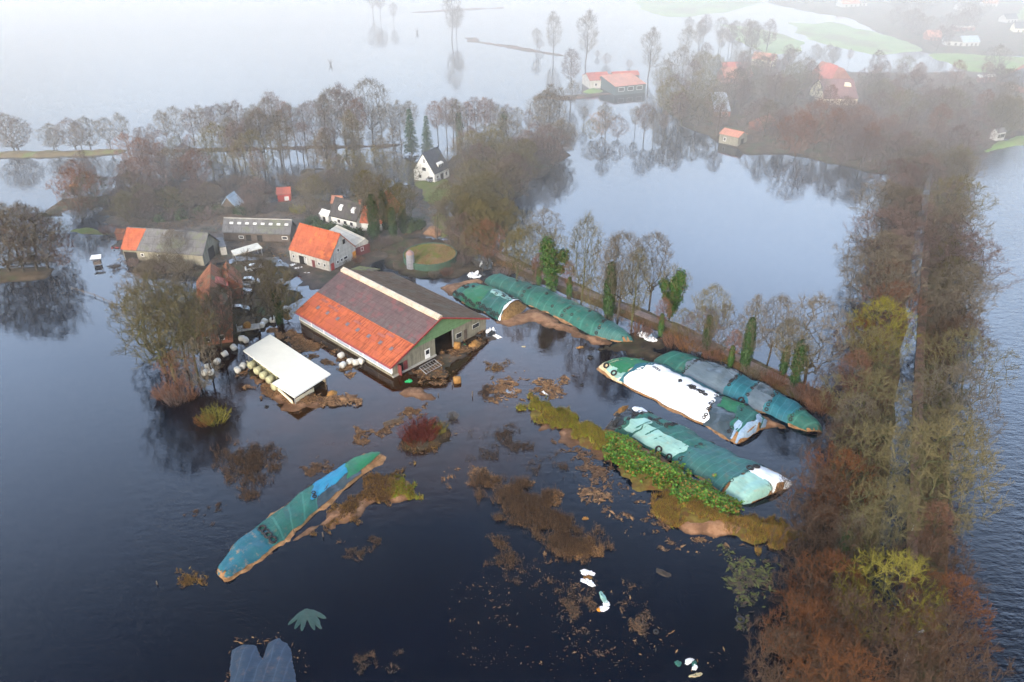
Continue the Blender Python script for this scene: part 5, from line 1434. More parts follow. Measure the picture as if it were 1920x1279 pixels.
class Clamp:
    def __init__(s, name, label, near, sil, h, caps=(0.06, 0.06), vs=0.62, seed=1, cat='silage clamp', pw=3.0):
        s.h, s.caps, s.seed, s.pw = h, caps, seed, pw
        s.N = [G(*p) for p in near]
        S = [G(*p, 0.95 * h) for p in sil]
        s.F = []
        for n, q in zip(s.N, S):
            d = Vector((q.x - n.x, q.y - n.y, 0)); s.F.append(n + d / vs)
        cum = [0.0]
        for i in range(len(s.N) - 1):
            a = (s.N[i] + s.F[i]) / 2; b = (s.N[i+1] + s.F[i+1]) / 2
            cum.append(cum[-1] + (b - a).length)
        s.L = cum[-1]; s.c = [x / s.L for x in cum]
        s.W = sum((f - n).length for n, f in zip(s.N, s.F)) / len(s.N)
        o = (s.N[0] + s.F[0]) / 2; e = (s.N[-1] + s.F[-1]) / 2
        s.rz = math.atan2(e.y - o.y, e.x - o.x); s.o = Vector((o.x, o.y, 0))
        s.M = Matrix.Rotation(-s.rz, 3, 'Z')
        s.flip = ((s.F[0] - s.N[0]).cross(e - o)).z > 0
        s.t = thing(name, label, cat, s.o, s.rz, 'silage clamps')
        s.sheet('silage_body', M_SIL, 0, 1, 0, 1, -0.03, jit=0)
        s.rim()
    def at(s, u, v, lift=0.0, fold=False):
        u = max(0.0, min(1.0, u)); i = 0
        while i < len(s.c) - 2 and u > s.c[i+1]: i += 1
        k = (u - s.c[i]) / max(1e-6, s.c[i+1] - s.c[i])
        n = s.N[i].lerp(s.N[i+1], k); f = s.F[i].lerp(s.F[i+1], k)
        e = 1.0
        c0, c1 = s.caps
        if u < c0: e = math.sqrt(max(0, 1 - (1 - u / c0) ** 2))
        if u > 1 - c1: e = min(e, math.sqrt(max(0, 1 - (1 - (1 - u) / c1) ** 2)))
        w = (0.62 + 0.38 * e) * (1 + .16 * mnoise.noise(Vector((u * s.L * .28, s.seed * 2.0, 1.0))))
        vv = 0.5 + (v - 0.5) * w
        p = n + (f - n) * vv
        x = abs(2 * v - 1)
        z = (s.h * (1 - x ** s.pw)) * (0.10 + 0.90 * e)
        q = Vector((p.x * 0.55, p.y * 0.55, s.seed))
        z += (0.30 * mnoise.noise(q * .6) + 0.18 * mnoise.noise(q * 1.2) + 0.09 * mnoise.noise(q * 2.7) + 0.05 * mnoise.noise(Vector((p.x * 2.3, p.y * 2.3, s.seed)))) * (1 - x ** 6)
        if fold and lift > 0:   # slack sheeting: creases running down the flanks, sagging between them
            uu = u * s.L
            cr = mnoise.noise(Vector((uu * 1.5 + .6 * mnoise.noise(Vector((uu * .4, v * 2, 7))), v * 1.2, s.seed * 3.0 + lift * 9)))
            z += (0.16 * abs(cr) + 0.22 * mnoise.noise(Vector((uu * .55, v * 1.6, s.seed * 5.0))) + 0.05 * mnoise.noise(Vector((uu * 3.1, v * 5, lift * 20)))) * (1 - x ** 8)
        return Vector((p.x, p.y, z - 0.12 * (x > 0.999) + lift))
    def rim(s):
        """spilt silage along the foot of the clamp, right at the water line"""
        m = MB(); n = 64; rows = 4
        for side in (0, 1):
            b = len(m.v)
            for i in range(n + 1):
                u = i / n
                for j in range(rows + 1):
                    k = j / rows
                    w_ = .02 + 1.5 * max(0, mnoise.noise(Vector((u * s.L * .22, side * 9, s.seed))) + .05 + .4 * mnoise.noise(Vector((u * s.L * .9, side * 9, s.seed))))
                    p0 = s.at(u, 0 if not side else 1); q = s.at(u, .04 if not side else .96)
                    d = Vector((p0.x - q.x, p0.y - q.y, 0))
                    if d.length > 1e-5: d.normalize()
                    p = Vector((q.x, q.y, 0)).lerp(Vector((p0.x, p0.y, 0)) + d * w_, k)
                    m.v.append(tuple(s.loc(Vector((p.x, p.y, .30 * (1 - k) - .06 + .05 * mnoise.noise(Vector((p.x * 1.5, p.y * 1.5, 1))))))))
            for i in range(n):
                for j in range(rows):
                    a = b + i * (rows + 1) + j
                    m.f.append((a, a + 1, a + rows + 2, a + rows + 1)); m.m.append(0)
        m.build('spilt_edge', M_SIL, s.t, True)
    def loc(s, p): return s.M @ (p - s.o)
    def sheet(s, name, mat, u0, u1, v0, v1, lift, jit=0.022, label=None):
        lift = lift * 2.4 if lift > 0 else -.05
        nu = max(2, int((u1 - u0) * s.L / 0.36)); nv = max(3, int((v1 - v0) * s.W / 0.34))
        m = MB(); uv = []
        for i in range(nu + 1):
            for j in range(nv + 1):
                u = u0 + (u1 - u0) * i / nu; v = v0 + (v1 - v0) * j / nv
                if jit and i in (0, nu): u += jit * mnoise.noise(Vector((v * 5, lift * 40, s.seed + i))) * 2
                if jit and j in (0, nv) and 0.02 < v < 0.98: v += 0.03 * mnoise.noise(Vector((u * 25, lift * 40, s.seed + j)))
                m.v.append(tuple(s.loc(s.at(u, v, lift, True)))); uv.append((u * s.L, v * s.W))
        for i in range(nu):
            for j in range(nv):
                a = i*(nv+1)+j; q = (a, a+nv+1, a+nv+2, a+1)
                m.f.append(q if not s.flip else q[::-1]); m.m.append(0)
        o = m.build(name, mat, s.t, True)
        ul = o.data.uv_layers.new(name='UVMap')
        for l in o.data.loops: ul.data[l.index].uv = uv[l.vertex_index]
        if label: o['label'] = label
        return o

ca = Clamp('silage_clamp', 'longest silage clamp, all green netting, running beside the farm track', [(903,529),(1001,577),(1042,594),(1112,630),(1158,642)], [(922,510),(1020,545),(1075,570),(1130,598),(1182,627)], 1.9, (.05,.08), seed=1)
ca.sheet('netting', S_TEAL, 0.0, 0.30, 0, 1, .02); ca.sheet('netting', S_TEAL, .29, .62, 0, 1, .035); ca.sheet('netting', S_TEAL, .61, .84, 0, 1, .05); ca.sheet('netting', S_TEAL_L, .83, 1, 0, 1, .06)
cb = Clamp('silage_clamp', 'short open-ended silage clamp behind the barn with a pale patch', [(841,553),(890,578),(939,602)], [(878,530),(920,545),(964,566)], 2.0, (.10,.0), seed=2)
cb.sheet('netting', S_TEAL, 0, .22, 0, 1, .02); cb.sheet('netting', S_GREEN, .20, .55, .0, 1, .035); cb.sheet('netting', S_TEAL, .52, .97, 0, 1, .05); cb.sheet('pale_patch', S_PALE, .50, .94, .50, .92, .07); cb.sheet('white_edge', S_WHITE, .955, 1.0, 0, 1, .075)
m = MB(); n = 14
ring = [cb.loc(cb.at(1.0, k / n, -.05)) for k in range(n + 1)]
m.v = [tuple(p) for p in ring] + [(p.x + .9 * (p.z > .2), p.y, max(-.2, p.z * .45)) for p in ring] + [(p.x + 2.2, p.y, -.2) for p in ring]
for j in range(2):
    for k in range(n): m.f.append((j*(n+1)+k, j*(n+1)+k+1, (j+1)*(n+1)+k+1, (j+1)*(n+1)+k)); m.m.append(0)
m.build('cut_face', m_noise('cut_silage', (0.13,0.075,0.03), (0.26,0.155,0.06), 1.6, .95, .1, None, .8, 7), cb.t, True)
cc = Clamp('silage_clamp', 'silage clamp with a long dazzling white sheet and green far end', [(1113,690),(1153,714),(1235,758),(1304,790),(1366,824),(1382,836)], [(1152,667),(1204,682),(1270,712),(1325,740),(1392,772),(1426,796)], 1.6, (.06,.02), seed=3)
cc.sheet('cream_edge', S_CREAM, .0, .22, 0, 1, .01); cc.sheet('netting', S_GREEN, .012, .20, .16, .97, .03); cc.sheet('pale_strip', S_PALE, .09, .2, .05, .20, .04); cc.sheet('white_sheet', S_WHITE, .195, .71, 0.02, .86, .05); cc.sheet('blue_band', S_TEAL_B, .185, .222, .02, .95, .065); cc.sheet('blue_strip', S_TEAL_B, .20, .74, .80, 1, .075)
cc.sheet('dark_sheet', S_DARK, .70, .90, 0, 1, .03); cc.sheet('netting', S_GREEN, .745, .88, .45, .97, .055); cc.sheet('netting', S_TEAL, .855, .97, .15, 1, .075); cc.sheet('torn_edge', S_ICE, .955, 1, .0, 1, .09); cc.sheet('torn_edge', S_ICE, .885, .925, .02, .35, .085)
cd = Clamp('silage_clamp', 'rightmost silage clamp of alternating green, grey and blue covers', [(1216,678),(1270,703),(1342,734),(1373,750),(1414,769),(1466,789),(1508,809)], [(1252,656),(1304,673),(1366,697),(1404,717),(1435,730),(1487,757),(1537,798)], 1.6, (.09,.10), seed=4)
cd.sheet('netting', S_TEAL, 0, .205, 0, 1, .02); cd.sheet('grey_sheet', S_GREY, .19, .47, 0, .62, .035); cd.sheet('dark_sheet', S_DARK, .20, .47, .58, 1, .045); cd.sheet('blue_netting', S_TEAL_B, .455, .59, 0, 1, .06); cd.sheet('grey_sheet', S_GREY, .575, .70, 0, .5, .035); cd.sheet('dark_sheet', S_DARK, .57, .71, .46, 1, .045); cd.sheet('blue_netting', S_TEAL_B, .69, .875, 0, 1, .06); cd.sheet('netting', S_TEAL, .86, 1, 0, 1, .075)
ce = Clamp('silage_clamp', 'silage clamp behind the bramble bank with pale panels and ribbed netting', [(1127,806),(1154,810),(1191,827),(1270,872),(1308,896),(1362,926),(1394,950)], [(1174,764),(1199,777),(1251,798),(1317,835),(1364,860),(1412,882),(1461,910)], 1.6, (.03,.03), seed=5)
ce.sheet('black_sheet', S_BLACK, .01, .13, 0, .8, .03); ce.sheet('white_flap', S_WHITE, .035, .10, .62, 1, .05); ce.sheet('netting', S_TEAL, .10, .55, 0, 1, .045); ce.sheet('pale_panel', S_PALE, .135, .215, .07, .52, .065); ce.sheet('pale_panel', S_PALE, .235, .50, .02, .37, .065)
ce.sheet('ribbed_netting', S_TEAL_L, .52, .84, 0, 1, .07); ce.sheet('white_sheet', S_WHITE, .82, 1, .52, 1, .05); ce.sheet('pale_panel', S_PALE, .83, 1, .0, .54, .06)
cf = Clamp('silage_clamp', 'lone low silage clamp in the water at lower left, blue and green', [(425,1096),(503,1040),(555,999),(604,952),(686,887),(722,856)], [(403,1066),(454,1012),(547,939),(600,902),(665,858),(706,842)], 1.0, (.05,.10), vs=.80, seed=6, pw=3.2)
cf.sheet('blue_netting', m_sheet('plain_blue_netting', (0.009,0.085,0.115), (0.018,0.120,0.155), dirt=(.33,.2,.1), dirt_amt=.6), .01, .275, .05, 1, .02); cf.sheet('netting', S_TEAL, .262, .60, .05, 1, .035); cf.sheet('dark_sheet', S_DARK, .57, .84, .05, 1, .03); cf.sheet('blue_tarp', S_BLUE, .565, .80, .30, 1, .06); cf.sheet('netting', S_GREEN, .79, .98, .12, 1, .07)

# ------------------------------------------------------------------ heaps: low shaped mounds that are things of their own
def heap(name, label, cat, px, h, mat, cell=.5, amp=.06, ns=.35, edge=.8, seed=1, part='heap', group=None, ridges=0.0, rag=.25):
    P = [(G(x, y).x, G(x, y).y) for x, y in px]
    cx = sum(p[0] for p in P) / len(P); cy = sum(p[1] for p in P) / len(P)
    t = thing(name, label, cat, (cx, cy, 0), 0, group)
    Q = [(x - cx, y - cy) for x, y in P]
    x0 = min(p[0] for p in Q) - edge; x1 = max(p[0] for p in Q) + edge; y0 = min(p[1] for p in Q) - edge; y1 = max(p[1] for p in Q) + edge
    nx = int((x1-x0)/cell)+2; ny = int((y1-y0)/cell)+2
    zz = {}; m = MB(); idx = {}
    for j in range(ny):
        for i in range(nx):
            x, y = x0+i*cell, y0+j*cell
            z = land_z(x, y, Q, h, amp, ns, edge, seed, rag)
            if ridges and z > 0: z += ridges * math.sin(x * 3.0 + .3*math.sin(y))
            zz[i, j] = z
    for j in range(ny-1):
        for i in range(nx-1):
            q = ((i,j),(i+1,j),(i+1,j+1),(i,j+1))
            if max(zz[c] for c in q) < 0: continue
            f = []
            for c in q:
                if c not in idx: idx[c] = len(m.v); m.v.append((x0+c[0]*cell, y0+c[1]*cell, max(-.3, zz[c])))
                f.append(idx[c])
            m.f.append(tuple(f)); m.m.append(0)
    m.build(part, mat, t, True)
    return t
heap('tarpaulin', 'slate-blue double-lobed tarpaulin mound at the bottom edge of the view', 'tarpaulin', [(424,1330),(430,1279),(434,1220),(455,1208),(480,1211),(492,1236),(503,1206),(524,1196),(546,1218),(556,1279),(560,1330)], .65, S_SLATE, .22, .03, .5, 1.3, 3, 'sheet', None, .05, .04)
def petals(name, label, cat, px, tips, mat, wd=.9, z=.12):
    c = G(*px); t = thing(name, label, cat, (c.x, c.y, 0))
    m = MB(); rg = random.Random(int(px[0]))
    for tx, ty in tips:
        e = G(tx, ty) - c; L = e.length; e.normalize(); s = Vector((-e.y, e.x, 0)); n = 7; vs = []
        for i in range(n+1):
            k = i/n; w_ = wd*(.25+.75*math.sin(math.pi*min(1, .12+k*.8))) * (1 if k < .95 else .5)
            for sd in (-1, -.4, .4, 1):
                p = e*(L*k) + s*(w_*sd*.5*(1+.25*rg.random())); vs.append((p.x, p.y, z*(1-abs(sd)*.7) + .07*rg.random() - .03 - .03*(k > .85)))
        m.add(vs, [(i*4+j, i*4+j+1, i*4+j+5, i*4+j+4) for i in range(n) for j in range(3)])
    m.build('sheet', mat, t, True); return t
petals('torn_netting', 'torn green netting floating like a spread fan in open water', 'netting', (574,1143), [(540,1172),(553,1180),(566,1184),(590,1182),(603,1180),(612,1160),(600,1170)], m_sheet('faded_netting', (.008,.030,.025), (.030,.070,.052), dirt=(.03,.03,.03), dirt_amt=.7), .62)

# ------------------------------------------------------------------ bund with brambles, sand and turf
land('bund_ground', [(988,758),(1008,752),(1060,778),(1100,797),(1142,818),(1205,850),(1290,897),(1372,952),(1440,984),(1505,1000),(1470,1024),(1400,1012),(1300,1000),(1236,968),(1222,948),(1248,928),(1170,886),(1140,852),(1080,812),(1012,786)], 1.0, m_noise('bund_turf', (0.070,0.055,0.018), (0.13,0.10,0.026), 1.6, .95, .1, (0.10,0.050,0.020), .8, 8), .7, .18, .15, 2.4, 31)
land('sand_bank', [(1265,978),(1300,972),(1360,975),(1405,990),(1400,1002),(1330,1004),(1285,998)], .95, M_SAND, .6, .08, .25, 2.0, 32)
land('sand_shelf', [(1020,797),(1060,800),(1110,825),(1150,850),(1140,860),(1080,832),(1030,812)], .12, M_SAND, .6, .14, .3, 1.0, 33)
land('sand_shelf', [(1135,812),(1200,835),(1260,872),(1250,882),(1190,850),(1140,828)], .35, M_SAND, .6, .08, .3, 1.0, 34)
land('sand_bank', [(505,1040),(560,1003),(612,958),(668,925),(690,905),(735,892),(766,905),(772,936),(745,942),(722,934),(684,952),(648,980),(606,992),(560,1012)], .5, M_SAND, .6, .12, .25, 1.6, 35)
land('clamp_apron', [(935,604),(968,588),(1000,580),(1045,598),(1115,632),(1150,645),(1110,640),(1060,626),(1000,606),(950,612)], .35, M_SAND, .7, .14, .2, 1.6, 36)
land('clamp_apron', [(822,540),(850,530),(880,525),(900,530),(870,534),(845,552)], .6, M_SAND, .7, .14, .2, 1.6, 37)
land('clamp_apron', [(1150,642),(1190,630),(1240,640),(1262,655),(1230,672),(1190,665),(1150,668),(1120,660)], .10, M_LITTER, .7, .22, .2, 1.6, 38)
land('clamp_apron', [(1235,695),(1330,735),(1400,772),(1460,795),(1490,812),(1430,798),(1370,770),(1280,728)], .35, M_SAND, .7, .14, .2, 1.5, 39)
land('barn_forecourt', [(765,701),(800,688),(830,667),(880,640),(912,625),(919,630),(886,656),(848,677),(826,690),(850,703),(853,716),(820,709),(795,713),(775,716)], .26, M_MUD, .7, .2, .2, 1.6, 40)
land('shed_apron', [(470,700),(520,735),(548,758),(600,745),(640,735),(668,748),(640,756),(590,758),(550,765),(505,740),(465,712)], .16, M_SAND, .6, .22, .2, 1.2, 41)
land('sand_shelf', [(745,738),(768,722),(792,724),(806,738),(816,744),(810,752),(790,746),(760,744)], .18, M_SAND, .5, .06, .3, 1.0, 42)
land('shrub_islet', [(757,838),(765,800),(800,790),(840,800),(845,815),(812,838),(785,852)], .35, M_LITTER, .7, .14, .2, 1.5, 43)

def scatter(name, label, cat, px, n, mats, flat=0.5, size=(.12, .4), up=(.3, .9), seed=1, dens=None, zbase=0.02, r=.025, ground=None, leafy=False):
    """ground cover nobody could count: floating bits, reeds, turf; one object"""
    if not leafy: n = int(n * 2.0); size = (size[0] * .55, size[1] * .62); r = r * .8
    rg = random.Random(seed); P = [(G(x, y).x, G(x, y).y) for x, y in px]; m = MB()
    x0 = min(p[0] for p in P) - 2; x1 = max(p[0] for p in P) + 2; y0 = min(p[1] for p in P) - 2; y1 = max(p[1] for p in P) + 2
    k = 0; tries = 0
    while k < n and tries < n * 30:
        tries += 1
        x = rg.uniform(x0, x1); y = rg.uniform(y0, y1)
        d = poly_dist(x, y, P)
        nz = mnoise.fractal(Vector((x * .35, y * .35, seed * 5.0)), .9, 2, 4)
        if rg.random() > (d + nz * 3.0) / 3.0 + .25: continue
        if dens is not None and rg.random() > .42 + 1.5 * mnoise.noise(Vector((x * dens, y * dens, seed * 9.0))) + 1.1 * mnoise.noise(Vector((x * dens * 4, y * dens * 4, seed))): continue
        zb = ground(x, y) if ground else zbase
        mi = rg.randrange(len(mats)); k += 1
        if rg.random() < flat:
            if leafy: m.leaf((x, y, zb + rg.random() * up[1]), (rg.uniform(-.7,.7), rg.uniform(-.7,.7), 1), rg.uniform(*size), rg, mi)
            else: m.leaf((x, y, zb + rg.random() * .05), (rg.uniform(-.15,.15), rg.uniform(-.15,.15), 1), size[0] + (size[1]-size[0])*1.4*rg.random()**2.5, rg, mi, rg.uniform(1, 4.5))
        else:
            h = rg.uniform(*up); a = rg.random() * 6.283; q = rg.uniform(0, .5) * h
            m.spike((x, y, zb - .1), (x + q*math.cos(a), y + q*math.sin(a), zb + h), r, mi)
            if rg.random() < .6: m.spike((x, y, zb + h*.3), (x + q*math.sin(a)*1.6, y + q*math.cos(a)*1.6, zb + h*.85), r*.8, mi)
    o = m.build(name, mats); tag(o, label, cat, kind='stuff'); return o
B_STRAW = m_island('straw_bit', [(.12,.06,.028),(.22,.12,.055),(.30,.18,.09)], .9, .1)
B_BROWN = m_island('dead_leaf', [(.038,.024,.018),(.075,.045,.029),(.12,.07,.043)], .9, .1)
B_REED = m_island('dead_reed', [(.065,.040,.026),(.115,.068,.040),(.19,.115,.062)], .9, .1)
B_DIM = m_island('submerged_weed', [(.022,.022,.022),(.045,.038,.033),(.075,.05,.038)], .9, .1)
B_GRASS = m_island('winter_grass', [(.10,.11,.018),(.185,.18,.026),(.24,.165,.04)], .9, .1)
B_RUST = m_island('rusty_grass', [(.11,.058,.02),(.19,.105,.028),(.26,.16,.04)], .9, .1)
B_LIME = m_island('lime_grass', [(.12,.17,.014),(.19,.24,.022),(.15,.15,.022)], .9, .1)
PB = [(988,758),(1008,752),(1060,778),(1100,797),(1142,818),(1205,850),(1290,897),(1372,952),(1440,984),(1505,1000),(1470,1024),(1400,1012),(1300,1000),(1236,968),(1222,948),(1248,928),(1170,886),(1140,852),(1080,812),(1012,786)]
PBW = [(G(x, y).x, G(x, y).y) for x, y in PB]
def bund_z(x, y): return max(0, land_z(x, y, PBW, 1.0, .18, .15, 2.4, 31))
scatter('bank_turf', 'yellow-green turf on the upper left end of the bund', 'grass', [(990,758),(1008,753),(1060,779),(1142,820),(1150,845),(1080,810),(1012,784)], 11000, [B_GRASS, B_LIME, B_RUST, B_GRASS, B_BROWN], .3, (.15,.4), (.3,1.0), 3, None, 0, .05, bund_z)
scatter('bramble_thicket', 'deep green brambles sprawling over the middle of the bund', 'brambles', [(1146,838),(1165,832),(1215,862),(1290,900),(1372,952),(1376,968),(1330,968),(1270,935),(1235,912),(1190,895),(1150,865)], 30000, [M_BRAMBLE, M_BRAMBLE, M_BRAMBLE, M_BRAMBLE, M_BRAMBLE, B_RUST], .9, (.10,.42), (.4,1.5), 4, None, .2, .04, bund_z, True)
scatter('bank_turf', 'rusty brown turf round the sand at the lower right end of the bund', 'grass', [(1225,950),(1250,930),(1290,948),(1340,970),(1390,975),(1440,986),(1500,1001),(1470,1022),(1410,1010),(1395,995),(1300,970),(1275,985),(1240,968)], 11000, [B_RUST, B_GRASS, B_RUST, B_BROWN], .3, (.15,.4), (.3,1.0), 5, None, 0, .05, bund_z)
PI_ = [(505,1040),(560,1003),(612,958),(668,925),(690,905),(735,892),(766,905),(772,936),(745,942),(722,934),(684,952),(648,980),(606,992),(560,1012)]
PIW = [(G(x, y).x, G(x, y).y) for x, y in PI_]
def isl_z(x, y): return max(0, land_z(x, y, PIW, .5, .12, .25, 1.6, 35))
scatter('bank_turf', 'rust and grey weeds on the sand spit beside the lone clamp', 'grass', [(612,985),(640,955),(680,930),(712,896),(735,893),(745,905),(720,932),(680,950),(648,978)], 3800, [B_RUST, B_REED, B_BROWN], .3, (.15,.35), (.2,.7), 6, None, 0, .045, isl_z)
scatter('lime_weeds', 'bright lime weeds on the tip of the sand spit', 'grass', [(735,905),(752,900),(768,912),(770,934),(748,936),(738,925)], 1100, [B_LIME, B_RUST], .3, (.15,.35), (.2,.6), 7, None, 0, .045, isl_z)
# floating weed, reeds and litter
scatter('drowned_brushwood', 'round patch of drowned purple-brown brushwood left of the lone clamp', 'brushwood', [(402,842),(430,824),(470,832),(500,820),(540,846),(522,882),(486,940),(455,936),(424,892)], 2600, [B_DIM, B_BROWN, B_REED], .25, (.1,.3), (.3,1.2), 11, .16)
scatter('reed_bed', 'long bed of dead brown reeds in the middle foreground', 'reeds', [(868,894),(915,898),(985,912),(1030,940),(1070,975),(1102,1008),(1130,1018),(1090,1040),(1042,1038),(1000,1002),(950,962),(900,925)], 9000, [B_BROWN, B_DIM, B_REED], .22, (.1,.3), (.4,1.3), 12, .12)
scatter('reed_fringe', 'pale straw fringe on the upper rim of the foreground reed bed', 'reeds', [(850,896),(890,890),(960,904),(1020,928),(1050,950),(1030,950),(960,918),(890,902)], 1300, [B_STRAW, B_REED], .5, (.12,.35), (.3,.9), 13, .2)
scatter('reed_fringe', 'pale straw fringe at the lower right tip of the foreground reed bed', 'reeds', [(1080,1010),(1110,995),(1140,1020),(1100,1042),(1050,1046),(1040,1036)], 1000, [B_STRAW, B_REED], .5, (.12,.35), (.3,.9), 14, .2)
scatter('thin_reeds', 'thin line of drowned reeds trailing below the reed bed', 'reeds', [(925,1018),(950,1020),(1000,1055),(1060,1110),(1050,1130),(985,1085),(935,1045)], 900, [B_REED, B_BROWN, B_DIM], .3, (.1,.25), (.2,.7), 15, .2)
scatter('sunken_weed', 'faint sunken weed in the lower middle of the flood', 'weed', [(1060,1110),(1130,1100),(1220,1130),(1190,1180),(1110,1210),(1070,1180)], 900, [B_DIM, B_BROWN, B_REED], .6, (.1,.3), (.1,.5), 16, .14)
scatter('dark_tufts', 'dark grass tufts standing in the water above the reed bed', 'grass', [(890,815),(960,800),(1000,840),(1060,880),(1040,895),(960,860),(900,850)], 1100, [B_DIM, B_DIM, B_BROWN], .2, (.1,.3), (.3,.9), 17, .28)
scatter('straw_litter', 'orange straw litter floating in front of the barn', 'straw', [(900,735),(950,705),(1010,705),(1070,715),(1050,745),(990,745),(930,752)], 1500, [B_STRAW, B_BROWN, B_STRAW], .85, (.12,.45), (.1,.3), 18, .20)
scatter('straw_litter', 'orange straw afloat between the white shed and the barn', 'straw', [(515,622),(545,622),(600,652),(640,672),(672,700),(640,690),(590,668),(540,645)], 3600, [B_STRAW, B_BROWN, B_STRAW], .9, (.15,.55), (.1,.3), 19, .13)
scatter('straw_litter', 'straw litter on the forecourt of the barn gable', 'straw', [(770,706),(800,690),(850,662),(905,630),(915,633),(880,656),(828,688),(852,706),(835,714),(790,712)], 1300, [B_STRAW, B_BROWN], .9, (.12,.4), (.1,.3), 20, .25, .3)
scatter('straw_litter', 'straw trodden round the foot of the white shed', 'straw', [(465,700),(520,732),(548,756),(600,744),(645,736),(668,750),(600,758),(548,764),(505,742)], 2200, [B_STRAW, B_STRAW, B_BROWN], .9, (.12,.4), (.1,.3), 21, .25, .2)
scatter('weed_mat', 'brown weed mats in front of the crimson shrub', 'weed', [(655,808),(690,798),(720,800),(745,778),(790,760),(785,775),(745,795),(720,812),(668,820)], 1500, [B_BROWN, B_REED, B_STRAW], .6, (.12,.4), (.1,.5), 22, .22)
scatter('weed_mat', 'small brown weed mat just above the lone clamp', 'weed', [(565,885),(590,868),(614,860),(610,875),(580,890)], 500, [B_BROWN, B_REED], .6, (.12,.35), (.1,.5), 23, .25)
scatter('leaf_litter_float', 'specks of dead leaves scattered on the bottom water', 'leaves', [(840,1080),(1000,1050),(1330,1180),(1380,1260),(1000,1279),(870,1279)], 260, [B_BROWN, B_DIM, B_STRAW], .97, (.08,.25), (.1,.3), 24, .2)
scatter('algae_mat', 'olive algae afloat left of the avenue trees', 'algae', [(1360,1050),(1430,1040),(1450,1140),(1400,1180),(1370,1130)], 700, [B_DIM, m_island('olive_algae', [(.06,.07,.025),(.10,.11,.04)], .9, .1)], .95, (.15,.5), (.1,.3), 25, .2)
scatter('weed_mat', 'rusty weed fragments between the bund and the reed bed', 'weed', [(1080,925),(1130,910),(1230,960),(1250,1005),(1330,1015),(1420,1035),(1300,1030),(1180,985)], 800, [B_BROWN, B_REED, B_STRAW], .8, (.12,.45), (.1,.4), 26, .2)
scatter('weed_mat', 'pale weed rising where the bund meets the open water', 'weed', [(1040,830),(1090,845),(1140,880),(1180,905),(1150,915),(1090,880)], 600, [B_BROWN, B_REED], .8, (.12,.45), (.1,.4), 27, .2)
for i, (x, y, lab) in enumerate([(352,1086,'rusty weed raft with a dark stub at the far left bottom'),(105,492,'pale reeds in the shallows by the old grey barn'),(918,740,'brown weed hump with dark twigs out in front of the barn'),(930,690,'little straw tuft with a stick off the barn corner'),(700,1250,'dark weed clump near the bottom edge'),(380,965,'faint brown weed patch left of the lone clamp'),(660,1035,'dark weed specks below the sand spit')]):
    scatter('weed_raft', lab, 'weed', [(x-26,y-4),(x,y-9),(x+24,y-5),(x+22,y+6),(x-6,y+9)] if i != 1 else [(205,500),(235,490),(240,505),(215,515)], 420, [B_RUST, B_BROWN] if i in (0, 3) else [B_DIM, B_BROWN], .4, (.1,.3), (.1,.6), 40+i, .3)
scatter('woodland_floor', 'low brown undergrowth filling the flooded thicket', 'undergrowth', [(135,395),(330,386),(560,366),(700,340),(690,322),(560,330),(430,330),(330,330),(240,352),(140,372)], 5200, [B_BROWN, B_REED, B_DIM], .15, (.2,.4), (.5,1.8), 51, .07, 0, .045)
scatter('woodland_floor', 'brown undergrowth on the floor of the lakeside grove', 'undergrowth', [(840,330),(880,290),(965,262),(1040,262),(1064,290),(1030,318),(985,342),(960,388),(950,420),(905,452),(868,452),(850,400)], 6000, [B_BROWN, B_REED, B_RUST], .2, (.2,.4), (.4,1.6), 52, .08, .3, .045)
scatter('woodland_floor', 'brown undergrowth between the village trees', 'undergrowth', [(1232,205),(1345,262),(1500,292),(1690,330),(1800,284),(1990,235),(2000,145),(1700,136),(1500,142),(1300,150)], 9000, [B_BROWN, B_REED, M_TW_PURPLE], .1, (.3,.6), (.6,2.4), 53, .04, .3, .07)
scatter('verge_brush', 'russet undergrowth along the left verge of the avenue', 'undergrowth', [(1590,1330),(1420,1330),(1440,1200),(1500,1040),(1560,880),(1600,700),(1650,700),(1655,850),(1635,1000),(1612,1150)], 9000, [M_TW_RED, B_BROWN, M_TW_BROWN, B_DIM, B_DIM], .1, (.2,.4), (.5,2.4), 54, .09, .1, .035)
scatter('verge_brush', 'brown undergrowth along the right verge of the avenue', 'undergrowth', [(1724,1330),(1738,1150),(1748,850),(1755,560),(1780,300),(1800,300),(1790,560),(1790,850),(1800,1150),(1820,1330)], 6000, [M_TW_RED, B_BROWN, M_TW_PURPLE], .1, (.2,.4), (.4,1.8), 55, .09, .1, .035)
scatter('track_weeds', 'dead brown weeds along both edges of the farm track', 'weeds', [(870,455),(930,475),(1080,540),(1260,612),(1400,680),(1545,748),(1600,790),(1545,772),(1400,704),(1260,640),(1080,566),(930,500),(880,470)], 5500, [B_BROWN, B_REED, B_RUST], .2, (.15,.3), (.3,1.1), 56, .1, .25, .035)
stand('on the small islet in front of the barn', 'crimson shrubs on the islet', [(772,822,None,'brush5',2.2),(786,815,None,'brush5',2.5),(800,812,None,'brush5',2.3),(780,832,None,'brush5',1.9),(797,824,None,'brush5',2.0),(820,812,None,'brush6',1.6),(832,806,None,'brush2',1.3),(815,826,None,'brush2',1.2),(850,785,None,'brush2',1.0),(792,842,None,'brush2',1.0)], 60, .1)
stand('in the water below the farmhouse trees', 'shrubs below the farmhouse trees', [(405,790,None,'brush6',2.4),(385,795,None,'brush4',1.6),(352,745,None,'brush1',2.4),(330,755,None,'brush3',2.2),(312,745,None,'brush1',2.2)], 61)

